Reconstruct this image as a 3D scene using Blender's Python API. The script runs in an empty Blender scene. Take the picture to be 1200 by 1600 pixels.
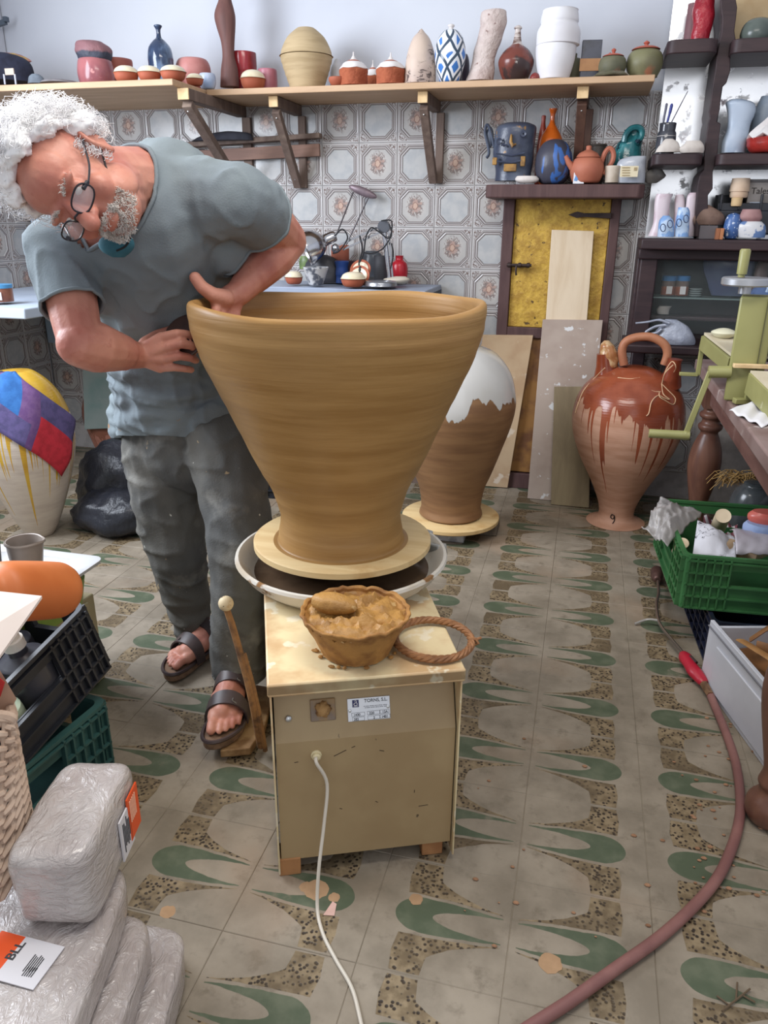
import bpy, bmesh, math, random
import numpy as np
from mathutils import Vector, Matrix, noise
random.seed(7)
PI = math.pi
SC = bpy.context.scene
COL = SC.collection

# ---------------------------------------------------------------- camera
CAM = Vector((0, 0, 1.30))
FPX = 1196.99                       # focal length in pixels of a 1200 x 1600 frame
_p, _r, _y = [math.radians(a) for a in (20.752, 0.503, 14.198)]
FW = Vector((-math.sin(_y)*math.cos(_p), math.cos(_y)*math.cos(_p), -math.sin(_p)))
RT = Vector((math.cos(_y), math.sin(_y), 0))
UP = RT.cross(FW)
RT, UP = math.cos(_r)*RT + math.sin(_r)*UP, -math.sin(_r)*RT + math.cos(_r)*UP
cd = bpy.data.cameras.new('camera')
cam = bpy.data.objects.new('camera', cd)
COL.objects.link(cam)
cd.sensor_fit = 'VERTICAL'
cd.sensor_height = 36.0
cd.lens = FPX*36.0/1600.0
cd.clip_start = 0.02
cam.matrix_world = Matrix(((RT.x, UP.x, -FW.x, CAM.x), (RT.y, UP.y, -FW.y, CAM.y), (RT.z, UP.z, -FW.z, CAM.z), (0, 0, 0, 1)))
SC.camera = cam

# ---------------------------------------------------------------- light
WALL_Y = 3.919
world = bpy.data.worlds.new('world')
SC.world = world
world.use_nodes = True
bg = world.node_tree.nodes['Background']
bg.inputs[0].default_value = (0.90, 0.93, 1.0, 1)
bg.inputs[1].default_value = 0.54


def area(name, loc, target, sx, sy, power, col):
    ld = bpy.data.lights.new(name, 'AREA')
    ld.shape = 'RECTANGLE'
    ld.size, ld.size_y, ld.energy, ld.color = sx, sy, power, col
    o = bpy.data.objects.new(name, ld)
    COL.objects.link(o)
    o.location = loc
    o.rotation_euler = (Vector(target)-Vector(loc)).to_track_quat('-Z', 'Y').to_euler()
    return o


area('assumed_window_light', (-2.75, 1.7, 2.05), (-0.6, 2.2, 1.1), 1.5, 1.3, 95, (0.84, 0.90, 1.0))  # unseen side window, assumed from the light on the man
area('assumed_tube_light', (-0.3, 1.2, 2.75), (-0.3, 1.9, 0.0), 1.6, 0.5, 30, (1.0, 0.95, 0.88))  # unseen fill from above, assumed to be a ceiling tube; no fitting built
area('added_mirror_light', (1.0, -1.3, 2.05), (1.0, 3.0, 1.9), 1.5, 1.9, 10, (0.95, 0.97, 1.0))  # added area light, no window built; placed so the dresser mirrors reflect white
SC.view_settings.view_transform = 'Standard'
SC.view_settings.look = 'None'
SC.view_settings.gamma = 1.0
SC.view_settings.use_curve_mapping = False
SC.view_settings.exposure = 0.25
SC.cycles.use_denoising = True
SC.cycles.max_bounces = 6
SC.cycles.diffuse_bounces = 3
SC.cycles.caustics_reflective = False
SC.cycles.caustics_refractive = False

# ---------------------------------------------------------------- where things stand


def ray(x, y):
    return FW + (x-600)/FPX*RT + (800-y)/FPX*UP


def G(x, y, z=0.0):                  # point at height z
    d = ray(x, y)
    return CAM + d*((z-CAM.z)/d.z)


def W(x, y, Y):                      # point at depth Y in the room
    d = ray(x, y)
    return CAM + d*(Y/d.y)


def mpp(P):                          # metres per photo pixel at a point
    return (Vector(P)-CAM).dot(FW)/FPX


def sil(ax, pts):
    """(radius, z) pairs of a turned shape about the upright axis ax=(X,Y) from its outline."""
    a = Vector((ax[0], ax[1], 0))
    n = Vector((ax[0], ax[1], 0)).normalized()
    out = []
    for x, y in pts:
        d = ray(x, y)
        t = a.dot(n)/d.dot(n)
        P = CAM + d*t
        out.append((abs((P-a).dot(Vector((n.y, -n.x, 0)))), P.z))
    return out


# ---------------------------------------------------------------- mesh accumulator
def rotz(a):
    return Matrix.Rotation(a, 4, 'Z')


def frame(o, z, x=None):
    """4x4 with origin o, local z along z (and x roughly along x)."""
    z = Vector(z).normalized()
    x = Vector(x) if x is not None else (Vector((1, 0, 0)) if abs(z.x) < .9 else Vector((0, 1, 0)))
    y = z.cross(x).normalized()
    x = y.cross(z)
    m = Matrix((x, y, z)).transposed().to_4x4()
    m.translation = o
    return m


class M:
    def __init__(s):
        s.v, s.f, s.mi = [], [], []
        s.m = Matrix.Identity(4)
        s.slot = 0

    def add(s, vs, fs, m=None):
        o = len(s.v)
        mm = s.m @ m if m is not None else s.m
        s.v += [tuple(mm @ Vector(v)) for v in vs]
        s.f += [tuple(i+o for i in f) for f in fs]
        s.mi += [s.slot]*len(fs)
        return s

    def box(s, c, d, rz=0.0, m=None, taper=1.0):
        x, y, z = d[0]/2, d[1]/2, d[2]/2
        t = taper
        vs = [(-x, -y, -z), (x, -y, -z), (x, y, -z), (-x, y, -z), (-x*t, -y*t, z), (x*t, -y*t, z), (x*t, y*t, z), (-x*t, y*t, z)]
        fs = [(0, 3, 2, 1), (4, 5, 6, 7), (0, 1, 5, 4), (1, 2, 6, 5), (2, 3, 7, 6), (3, 0, 4, 7)]
        mm = Matrix.Translation(c) @ rotz(rz)
        return s.add(vs, fs, m @ mm if m is not None else mm)

    def bar(s, a, b, w, h, up=(0, 0, 1)):
        """square bar from a to b, w across, h along up."""
        a, b = Vector(a), Vector(b)
        d = (b-a)
        L = d.length
        d.normalize()
        upv = Vector(up)
        x = d.cross(upv)
        if x.length < 1e-4:
            x = d.cross(Vector((0, 1, 0)))
        x.normalize()
        z = x.cross(d)
        m = Matrix((x, d, z)).transposed().to_4x4()
        m.translation = (a+b)/2
        return s.box((0, 0, 0), (w, L, h), m=m)

    def tube(s, pts, rad, seg=8, closed=False, caps=True, flat=1.0):
        pts = [Vector(p) for p in pts]
        n = len(pts)
        rad = rad if isinstance(rad, (list, tuple)) else [rad]*n
        vs, fs = [], []
        prev = None
        for i, p in enumerate(pts):
            if closed:
                t = pts[(i+1) % n]-pts[i-1]
            else:
                t = pts[min(i+1, n-1)]-pts[max(i-1, 0)]
            t.normalize()
            if prev is None:
                x = t.cross(Vector((0, 0, 1)))
                if x.length < .05:
                    x = t.cross(Vector((1, 0, 0)))
            else:
                x = prev - t*prev.dot(t)
            x.normalize()
            prev = x
            y = t.cross(x)
            for k in range(seg):
                a = 2*PI*k/seg
                vs.append(p + rad[i]*(math.cos(a)*x + flat*math.sin(a)*y))
        m = n if closed else n-1
        for i in range(m):
            for k in range(seg):
                a, b = i*seg+k, i*seg+(k+1) % seg
                c, d = ((i+1) % n)*seg+(k+1) % seg, ((i+1) % n)*seg+k
                fs.append((a, b, c, d))
        if caps and not closed:
            fs.append(tuple(range(seg))[::-1])
            fs.append(tuple((n-1)*seg+k for k in range(seg)))
        return s.add(vs, fs)

    def lathe(s, prof, c=(0, 0, 0), seg=32, m=None, fn=None, sx=1.0, sy=1.0):
        vs, fs, rows = [], [], []
        for r, z in prof:
            if r < 1e-5:
                rows.append([len(vs)])
                vs.append((0, 0, z))
            else:
                row = []
                for k in range(seg):
                    a = 2*PI*k/seg
                    rr, zz = (r, z) if fn is None else fn(r, z, a)
                    row.append(len(vs))
                    vs.append((rr*math.cos(a)*sx, rr*math.sin(a)*sy, zz))
                rows.append(row)
        for A, B in zip(rows, rows[1:]):
            if len(A) == 1 and len(B) == 1:
                continue
            for k in range(seg):
                k2 = (k+1) % seg
                if len(A) == 1:
                    fs.append((A[0], B[k2], B[k]))
                elif len(B) == 1:
                    fs.append((A[k], A[k2], B[0]))
                else:
                    fs.append((A[k], A[k2], B[k2], B[k]))
        mm = Matrix.Translation(c)
        if m is not None:
            mm = mm @ m
        return s.add(vs, fs, mm)

    def ell(s, c, r, m=None, seg=16, rings=10):
        r = r if isinstance(r, (tuple, list)) else (r, r, r)
        prof = [(math.sin(PI*i/rings), -math.cos(PI*i/rings)) for i in range(rings+1)]
        prof[0] = (0, -1)
        prof[-1] = (0, 1)
        mm = Matrix.Translation(c)
        if m is not None:
            mm = mm @ m
        mm = mm @ Matrix.Diagonal((r[0], r[1], r[2], 1))
        return s.lathe(prof, (0, 0, 0), seg, m=mm)

    def cone(s, a, b, ra, rb, seg=14):
        """round cone: a limb from a to b with ball ends."""
        a, b = Vector(a), Vector(b)
        L = (b-a).length
        prof = [(0, -ra)]
        for i in range(1, 5):
            t = i/4*PI/2
            prof.append((ra*math.sin(t), -ra*math.cos(t)))
        for i in range(0, 4):
            t = i/4*PI/2
            prof.append((rb*math.cos(t), L+rb*math.sin(t)))
        prof.append((0, L+rb))
        return s.lathe(prof, (0, 0, 0), seg, m=frame(a, b-a))

    def prism(s, poly, h, m=None):
        """2d outline (x, y) pushed h along z."""
        n = len(poly)
        vs = [(x, y, 0) for x, y in poly]+[(x, y, h) for x, y in poly]
        fs = [tuple(range(n))[::-1], tuple(range(n, 2*n))]
        fs += [(i, (i+1) % n, n+(i+1) % n, n+i) for i in range(n)]
        return s.add(vs, fs, m)

    def grid(s, fn, nu, nv, closed_u=False):
        vs = [fn(i/(nu if closed_u else nu-1), j/(nv-1)) for j in range(nv) for i in range(nu)]
        fs = []
        for j in range(nv-1):
            for i in range(nu if closed_u else nu-1):
                i2 = (i+1) % nu
                fs.append((j*nu+i, j*nu+i2, (j+1)*nu+i2, (j+1)*nu+i))
        return s.add(vs, fs)

    def mesh(s, name, ang=38):
        me = bpy.data.meshes.new(name)
        me.from_pydata(s.v, [], s.f)
        me.polygons.foreach_set('use_smooth', [True]*len(s.f))
        if any(s.mi):
            me.polygons.foreach_set('material_index', s.mi)
        me.set_sharp_from_angle(angle=math.radians(ang))
        return me

    def obj(s, name, mat, parent=None, loc=None, bevel=0.0, sub=0, solid=0.0, ang=38, segs=2):
        me = s.mesh(name, ang)
        o = bpy.data.objects.new(name, me)
        COL.objects.link(o)
        for mm in (mat if isinstance(mat, (list, tuple)) else [mat]):
            me.materials.append(mm)
        if parent is not None:
            o.parent = parent
        if loc is not None:
            o.location = loc
        if solid:
            md = o.modifiers.new('thickness', 'SOLIDIFY')
            md.thickness = solid
            md.offset = 0
        if bevel:
            md = o.modifiers.new('edge', 'BEVEL')
            md.width = bevel
            md.segments = segs
            md.limit_method = 'ANGLE'
            md.angle_limit = math.radians(40)
            md.use_clamp_overlap = True
            md.harden_normals = False
        if sub:
            md = o.modifiers.new('round', 'SUBSURF')
            md.levels = md.render_levels = sub
        return o


def tag(o, label, cat, group=None):
    o['label'], o['category'] = label, cat
    if group:
        o['group'] = group
    return o


def thing(name, label, cat, loc=(0, 0, 0), rz=0.0, group=None, rot=None):
    o = bpy.data.objects.new(name, None)
    COL.objects.link(o)
    o.empty_display_size = .05
    o.location = loc
    o.rotation_euler = rot if rot else (0, 0, rz)
    return tag(o, label, cat, group)


def dup(o, parent=None, **kw):
    c = o.copy()
    COL.objects.link(c)
    if parent is not None:
        c.parent = parent
    for ch in list(o.children):
        dup(ch, c)
    for k, v in kw.items():
        setattr(c, k, v)
    return c


def struct(o):
    o['kind'] = 'structure'
    return o


def kind(o, k='stuff'):
    o['kind'] = k
    return o


def tri_noise(p, s=1.0):
    return noise.noise(Vector(p)*s)


# ---------------------------------------------------------------- materials
def lin(c):
    """sRGB 0..255 to linear"""
    return tuple(((x/255)/12.92 if x/255 <= .04045 else (((x/255)+.055)/1.055)**2.4) for x in c[:3])+(1,)


class NT:
    """small helper to write node materials as expressions"""

    def __init__(s, name):
        s.mat = bpy.data.materials.new(name)
        s.mat.use_nodes = True
        s.t = s.mat.node_tree
        s.b = s.t.nodes['Principled BSDF']
        s.n = s.t.nodes

    def node(s, typ, **kw):
        n = s.n.new(typ)
        for k, v in kw.items():
            setattr(n, k, v)
        return n

    def set(s, inp, v):
        if hasattr(v, 'is_output') or isinstance(v, bpy.types.NodeSocket):
            s.t.links.new(v, inp)
        else:
            inp.default_value = v

    def m(s, op, a, b=0.0, c=None, clamp=False):
        n = s.node('ShaderNodeMath', operation=op, use_clamp=clamp)
        s.set(n.inputs[0], a)
        s.set(n.inputs[1], b)
        if c is not None:
            s.set(n.inputs[2], c)
        return n.outputs[0]

    def step(s, x, a, b):
        """0 below a, 1 above b, smooth"""
        n = s.node('ShaderNodeMapRange', interpolation_type='SMOOTHSTEP')
        s.set(n.inputs[0], x)
        s.set(n.inputs[1], a)
        s.set(n.inputs[2], b)
        return n.outputs[0]

    def mix(s, f, a, b):
        n = s.node('ShaderNodeMix', data_type='RGBA')
        s.set(n.inputs[0], f)
        s.set(n.inputs[6], a)
        s.set(n.inputs[7], b)
        return n.outputs[2]

    def coord(s, kind='Object'):
        if kind == 'World':
            return s.node('ShaderNodeNewGeometry').outputs['Position']
        return s.node('ShaderNodeTexCoord').outputs[kind]

    def xyz(s, v):
        n = s.node('ShaderNodeSeparateXYZ')
        s.set(n.inputs[0], v)
        return n.outputs

    def vec(s, x, y, z):
        n = s.node('ShaderNodeCombineXYZ')
        s.set(n.inputs[0], x)
        s.set(n.inputs[1], y)
        s.set(n.inputs[2], z)
        return n.outputs[0]

    def scale(s, v, k):
        n = s.node('ShaderNodeVectorMath', operation='MULTIPLY')
        s.set(n.inputs[0], v)
        s.set(n.inputs[1], k if isinstance(k, (tuple, list)) else (k, k, k))
        return n.outputs[0]

    def noise(s, v, sc=5.0, det=3.0, rough=.55, dist=0.0):
        n = s.node('ShaderNodeTexNoise')
        s.set(n.inputs['Vector'], v)
        n.inputs['Scale'].default_value = sc
        n.inputs['Detail'].default_value = det
        n.inputs['Roughness'].default_value = rough
        n.inputs['Distortion'].default_value = dist
        return n.outputs[0]

    def voro(s, v, sc=5.0, feature='F1', rnd=1.0):
        n = s.node('ShaderNodeTexVoronoi', feature=feature)
        s.set(n.inputs['Vector'], v)
        n.inputs['Scale'].default_value = sc
        n.inputs['Randomness'].default_value = rnd
        return n.outputs

    def wave(s, v, sc=5.0, dist=1.0, direction='X', det=2.0):
        n = s.node('ShaderNodeTexWave', bands_direction=direction)
        s.set(n.inputs['Vector'], v)
        n.inputs['Scale'].default_value = sc
        n.inputs['Distortion'].default_value = dist
        n.inputs['Detail'].default_value = det
        return n.outputs[1]

    def bump(s, h, strength=.3, dist=.01):
        n = s.node('ShaderNodeBump')
        n.inputs['Strength'].default_value = strength
        n.inputs['Distance'].default_value = dist
        s.set(n.inputs['Height'], h)
        s.set(s.b.inputs['Normal'], n.outputs[0])

    def done(s, col, rough=.6, metal=0.0, spec=.5, coat=0.0, trans=0.0, ior=1.45, alpha=None, sss=0.0):
        s.set(s.b.inputs['Base Color'], col)
        s.set(s.b.inputs['Roughness'], rough)
        s.set(s.b.inputs['Metallic'], metal)
        s.set(s.b.inputs['Specular IOR Level'], spec)
        s.set(s.b.inputs['Coat Weight'], coat)
        s.b.inputs['Coat Roughness'].default_value = .08
        s.set(s.b.inputs['Transmission Weight'], trans)
        s.b.inputs['IOR'].default_value = ior
        if sss:
            s.b.inputs['Subsurface Weight'].default_value = sss
            s.b.inputs['Subsurface Radius'].default_value = (.012, .005, .003)
        if alpha is not None:
            s.set(s.b.inputs['Alpha'], alpha)
        return s.mat


_MATS = {}


def mat(name, c1, c2=None, sc=6.0, lo=.4, hi=.65, rough=.6, metal=0.0, spec=.5, coat=0.0, bump=0.0, bsc=30.0, c3=None, c3sc=25.0, c3at=.68,
        st=(1, 1, 1), trans=0.0, coord='Object', alpha=None, det=4.0, sss=0.0, bdist=.004):
    """general mottled material: c1, patches of c2, specks of c3, fine relief"""
    if name in _MATS:
        return _MATS[name]
    t = NT(name)
    co = t.coord(coord)
    v = t.scale(co, st)
    col = lin(c1)
    if c2:
        col = t.mix(t.step(t.noise(v, sc, det), lo, hi), lin(c1), lin(c2))
    if c3:
        col = t.mix(t.step(t.noise(v, c3sc, 3.0), c3at, c3at+.05), col, lin(c3))
    if bump:
        t.bump(t.noise(v, bsc, 4.0), bump, bdist)
    _MATS[name] = t.done(col, rough, metal, spec, coat, trans, alpha=alpha, sss=sss)
    return _MATS[name]


def dripmat(name, base, glaze, level, amp=.05, k=22.0, base2=None, glaze2=None, rough_base=.75, rough_gl=.18, fine=.35, invert=False):
    """pot with glaze poured from the top: runs hang below height level"""
    t = NT(name)
    co = t.coord()
    x, y, z = t.xyz(co)
    a = t.m('ARCTAN2', y, x)
    n1 = t.noise(t.vec(t.m('COSINE', a), t.m('SINE', a), t.m('MULTIPLY', z, .15)), k*.22, 2.0)
    n2 = t.noise(t.vec(t.m('COSINE', a), t.m('SINE', a), t.m('MULTIPLY', z, .05)), k, 1.0)
    n2 = t.m('POWER', t.step(n2, .45, .75), 1.5)
    h = t.m('ADD', t.m('MULTIPLY', t.m('SUBTRACT', n1, .5), amp*2.2), t.m('MULTIPLY', n2, amp*fine*6))
    d = t.m('ADD', t.m('SUBTRACT', z, level), h)
    mk = t.step(d, -.002, .002)
    b = lin(base)
    if base2:
        b = t.mix(t.step(t.noise(t.scale(co, (1, 1, 5)), 7.0, 4.0), .35, .7), lin(base), lin(base2))
    g = lin(glaze)
    if glaze2:
        g = t.mix(t.step(t.noise(co, 6.0, 4.0), .4, .65), lin(glaze), lin(glaze2))
    t.bump(t.m('ADD', mk, t.m('MULTIPLY', t.wave(co, 30.0, 3.0, 'Z'), .12)), .35, .003)
    r = t.m('ADD', t.m('MULTIPLY', mk, rough_gl-rough_base), rough_base)
    return t.done(t.mix(mk, b, g), r)


def woodmat(name, c1, c2, sc=3.0, axis='X', rough=.55, bump=.15, spec=.4, coat=0.0, dirt=None):
    t = NT(name)
    co = t.coord()
    st = {'X': (1.2, 9, 9), 'Y': (9, 1.2, 9), 'Z': (9, 9, 1.2)}[axis]
    v = t.scale(co, st)
    n = t.noise(v, sc, 5.0, .6, .6)
    col = t.mix(t.step(n, .3, .7), lin(c1), lin(c2))
    if dirt:
        col = t.mix(t.step(t.noise(co, 9.0, 5.0), .55, .72), col, lin(dirt))
    t.bump(n, bump, .003)
    return t.done(col, rough, spec=spec, coat=coat)


def dark(c, k=.7):
    return tuple(x*k for x in c)
# ================================================================ the setting
# ---- materials of the tiles
def wall_tile_mat(name, rose):
    t = NT(name)
    u, v, _ = t.xyz(t.coord('UV'))
    p = t.m('ABSOLUTE', t.m('SUBTRACT', u, .5))
    q = t.m('ABSOLUTE', t.m('SUBTRACT', v, .5))
    dg = t.m('MULTIPLY', t.m('ADD', p, q), .665)
    d = t.m('MAXIMUM', t.m('MAXIMUM', p, q), dg)
    uv = t.vec(u, v, 0.0)
    rnd = t.node('ShaderNodeObjectInfo').outputs['Random']
    off = t.vec(u, v, t.m('MULTIPLY', rnd, 40.0))
    body = t.mix(t.step(t.noise(off, 4.0, 3.0), .35, .7), lin((184, 184, 183)), lin((170, 172, 174)))
    if rose:
        body = t.mix(t.step(d, .12, .34), lin((194, 189, 184)), lin((180, 177, 174)))
        du = t.m('SUBTRACT', u, .49)
        dv = t.m('SUBTRACT', v, .52)
        r = t.m('SQRT', t.m('ADD', t.m('MULTIPLY', du, du), t.m('MULTIPLY', t.m('MULTIPLY', dv, dv), .62)))
        n = t.noise(uv, 15.0, 3.0, .7, .6)
        leaf = t.m('MULTIPLY', t.step(t.m('SUBTRACT', n, t.m('MULTIPLY', r, 1.15)), .22, .34), .85)
        leaf = t.m('MULTIPLY', leaf, t.m('SUBTRACT', 1.0, t.step(r, .2, .27)))
        body = t.mix(leaf, body, lin((118, 102, 98)))
        pk = t.step(t.m('SUBTRACT', t.noise(uv, 11.0, 2.0), t.m('MULTIPLY', r, 2.2)), .16, .3)
        body = t.mix(pk, body, lin((176, 150, 140)))
        rr = t.m('ADD', r, t.m('MULTIPLY', t.m('SUBTRACT', t.noise(uv, 18.0, 2.0), .5), .06))
        body = t.mix(t.m('SUBTRACT', 1.0, t.step(rr, .055, .075)), body, lin((194, 166, 150)))
        ring = t.m('MULTIPLY', t.step(rr, .052, .062), t.m('SUBTRACT', 1.0, t.step(rr, .07, .082)))
        body = t.mix(ring, body, lin((142, 112, 100)))

    def band(a, b, w=.006):
        return t.m('MULTIPLY', t.step(d, a-w, a+w), t.m('SUBTRACT', 1.0, t.step(d, b-w, b+w)))
    frame_c = lin((192, 189, 188))
    col = t.mix(t.step(d, .352, .360), body, frame_c)
    ln = lin((104, 90, 86))
    col = t.mix(band(.362, .376, .004), col, ln)
    col = t.mix(band(.400, .424, .005), col, lin((132, 122, 120)))
    col = t.mix(band(.444, .456, .004), col, lin((120, 106, 100)))
    corner = t.m('MULTIPLY', t.step(dg, .46, .468), t.step(t.m('SUBTRACT', .475, t.m('MAXIMUM', p, q)), 0.0, .01))
    lace = t.step(t.noise(uv, 26.0, 2.0, .6, 1.0), .47, .55)
    col = t.mix(t.m('MULTIPLY', corner, lace), col, lin((116, 98, 92)))
    hgt = t.m('ADD', band(.355, .40, .006), band(.43, .445, .004))
    hgt = t.m('ADD', hgt, t.m('MULTIPLY', corner, lace))
    t.bump(hgt, .5, .004)
    return t.done(col, .22, spec=.5)


WT_PLAIN = wall_tile_mat('wall_tile_plain', False)
WT_ROSE = wall_tile_mat('wall_tile_rose', True)
GROUT = mat('pale_grout', (190, 186, 184), (165, 160, 158), 12, rough=.9)
PLASTER = mat('white_plaster', (206, 210, 218), (196, 200, 210), 1.6, .35, .75, rough=.9, bump=.06, bsc=60, coord='World')
TW = .18934                          # wall tile pitch
TX0, TZ0 = -.94096, 1.65265          # one tile corner


def tile_mesh(name, w, th, mtl, ring=None):
    """square tile with eased edges (and a raised eight-sided frame), UV over its face"""
    e = .0022 if not ring else .004
    h = w/2
    vs = [(-h, -h, 0), (h, -h, 0), (h, h, 0), (-h, h, 0)]
    i = h-e*.6
    vs += [(-h, -h, th-e*.5), (h, -h, th-e*.5), (h, h, th-e*.5), (-h, h, th-e*.5)]
    vs += [(-i, -i, th), (i, -i, th), (i, i, th), (-i, i, th)]
    fs = [(0, 1, 5, 4), (1, 2, 6, 5), (2, 3, 7, 6), (3, 0, 4, 7), (4, 5, 9, 8), (5, 6, 10, 9), (6, 7, 11, 10), (7, 4, 8, 11)]
    if not ring:
        fs.append((8, 9, 10, 11))
    else:
        rows = []
        for d, z in ring:
            a = d*w
            c = d*w/.665-a
            o = len(vs)
            vs += [(-c, -a, z), (c, -a, z), (a, -c, z), (a, c, z), (c, a, z), (-c, a, z), (-a, c, z), (-a, -c, z)]
            rows.append(o)
        o = rows[0]
        fs += [(8, 9, o+1, o), (9, o+2, o+1), (9, 10, o+3, o+2), (10, o+4, o+3), (10, 11, o+5, o+4), (11, o+6, o+5), (11, 8, o+7, o+6), (8, o, o+7)]
        for A, B in zip(rows, rows[1:]):
            fs += [(A+k, A+(k+1) % 8, B+(k+1) % 8, B+k) for k in range(8)]
        fs.append(tuple(rows[-1]+k for k in range(8)))
    me = bpy.data.meshes.new(name)
    me.from_pydata(vs, [], fs)
    uv = me.uv_layers.new(name='UVMap')
    for lp in me.loops:
        x, y, _ = vs[lp.vertex_index]
        uv.data[lp.index].uv = (x/w+.5, y/w+.5)
    me.materials.append(mtl)
    return me


def place_piece(me, name, parent, mw):
    o = bpy.data.objects.new(name, me)
    COL.objects.link(o)
    o.parent = parent
    o.matrix_local = mw
    return o


# ---- back wall: plaster above, tiles below
b = M()
b.box((-.55, WALL_Y+.07, 1.5), (5.2, .12, 3.0))
wall_back = struct(b.obj('wall_back', PLASTER))
b = M()
b.box((-.55, WALL_Y+.008, .90), (5.0, .012, 1.862))
struct(b.obj('wall_grout', GROUT, wall_back))
ring = [(.455, .0065), (.445, .0085), (.425, .0085), (.405, .0062), (.375, .0085), (.36, .0085), (.35, .006)]
me_p = tile_mesh('wall_tile', TW-.003, .007, WT_PLAIN, ring)
me_r = tile_mesh('rose_wall_tile', TW-.003, .007, WT_ROSE, ring)
for i in range(-11, 8):
    for j in range(-1, 8):
        x = TX0+(i+.5)*TW
        z = TZ0-(j+.5)*TW
        rose = (i+j) % 2 != 0
        m = Matrix(((1, 0, 0, x), (0, 0, -1, WALL_Y+.003), (0, 1, 0, z), (0, 0, 0, 1)))
        o = place_piece(me_r if rose else me_p, 'tile', wall_back, m)

# ---- left wall with an assumed window opening (unseen; an area light stands before it)
b = M()
b.box((-3.09, 3.35, 1.5), (.12, 1.14, 3.0))
b.box((-3.09, .9, .55), (.12, 3.78, 1.1))
b.box((-3.09, .9, 2.85), (.12, 3.78, .3))
b.box((-3.09, -.55, 1.9), (.12, .9, 1.65))
wall_left = struct(b.obj('wall_left', PLASTER))
b = M()
b.box((-3.022, 3.35, .92), (.012, 1.0, 1.84))
struct(b.obj('wall_grout', GROUT, wall_left))
for i in range(5):
    for j in range(-1, 8):
        m = Matrix(((0, 0, 1, -3.018), (1, 0, 0, 3.80-i*TW), (0, 1, 0, TZ0-(j+.5)*TW), (0, 0, 0, 1)))
        place_piece(me_r if (i+j) % 2 else me_p, 'tile', wall_left, m)
# right wall
b = M()
b.box((1.75, 2.2, 1.5), (.12, 4.0, 3.0))
wall_right = struct(b.obj('wall_right', PLASTER))
# grey metal corner strip where the tiles end at the right
b = M()
b.box((.262, WALL_Y-.012, 1.5), (.045, .02, 3.0))
struct(b.obj('trim_1', mat('grey_strip', (176, 180, 188), rough=.45)))
b = M()
b.box((-2.965, WALL_Y-.03, 1.13), (.05, .04, 1.0))
struct(b.obj('trim_2', mat('blue_strip', (150, 168, 186), rough=.5)))


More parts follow.
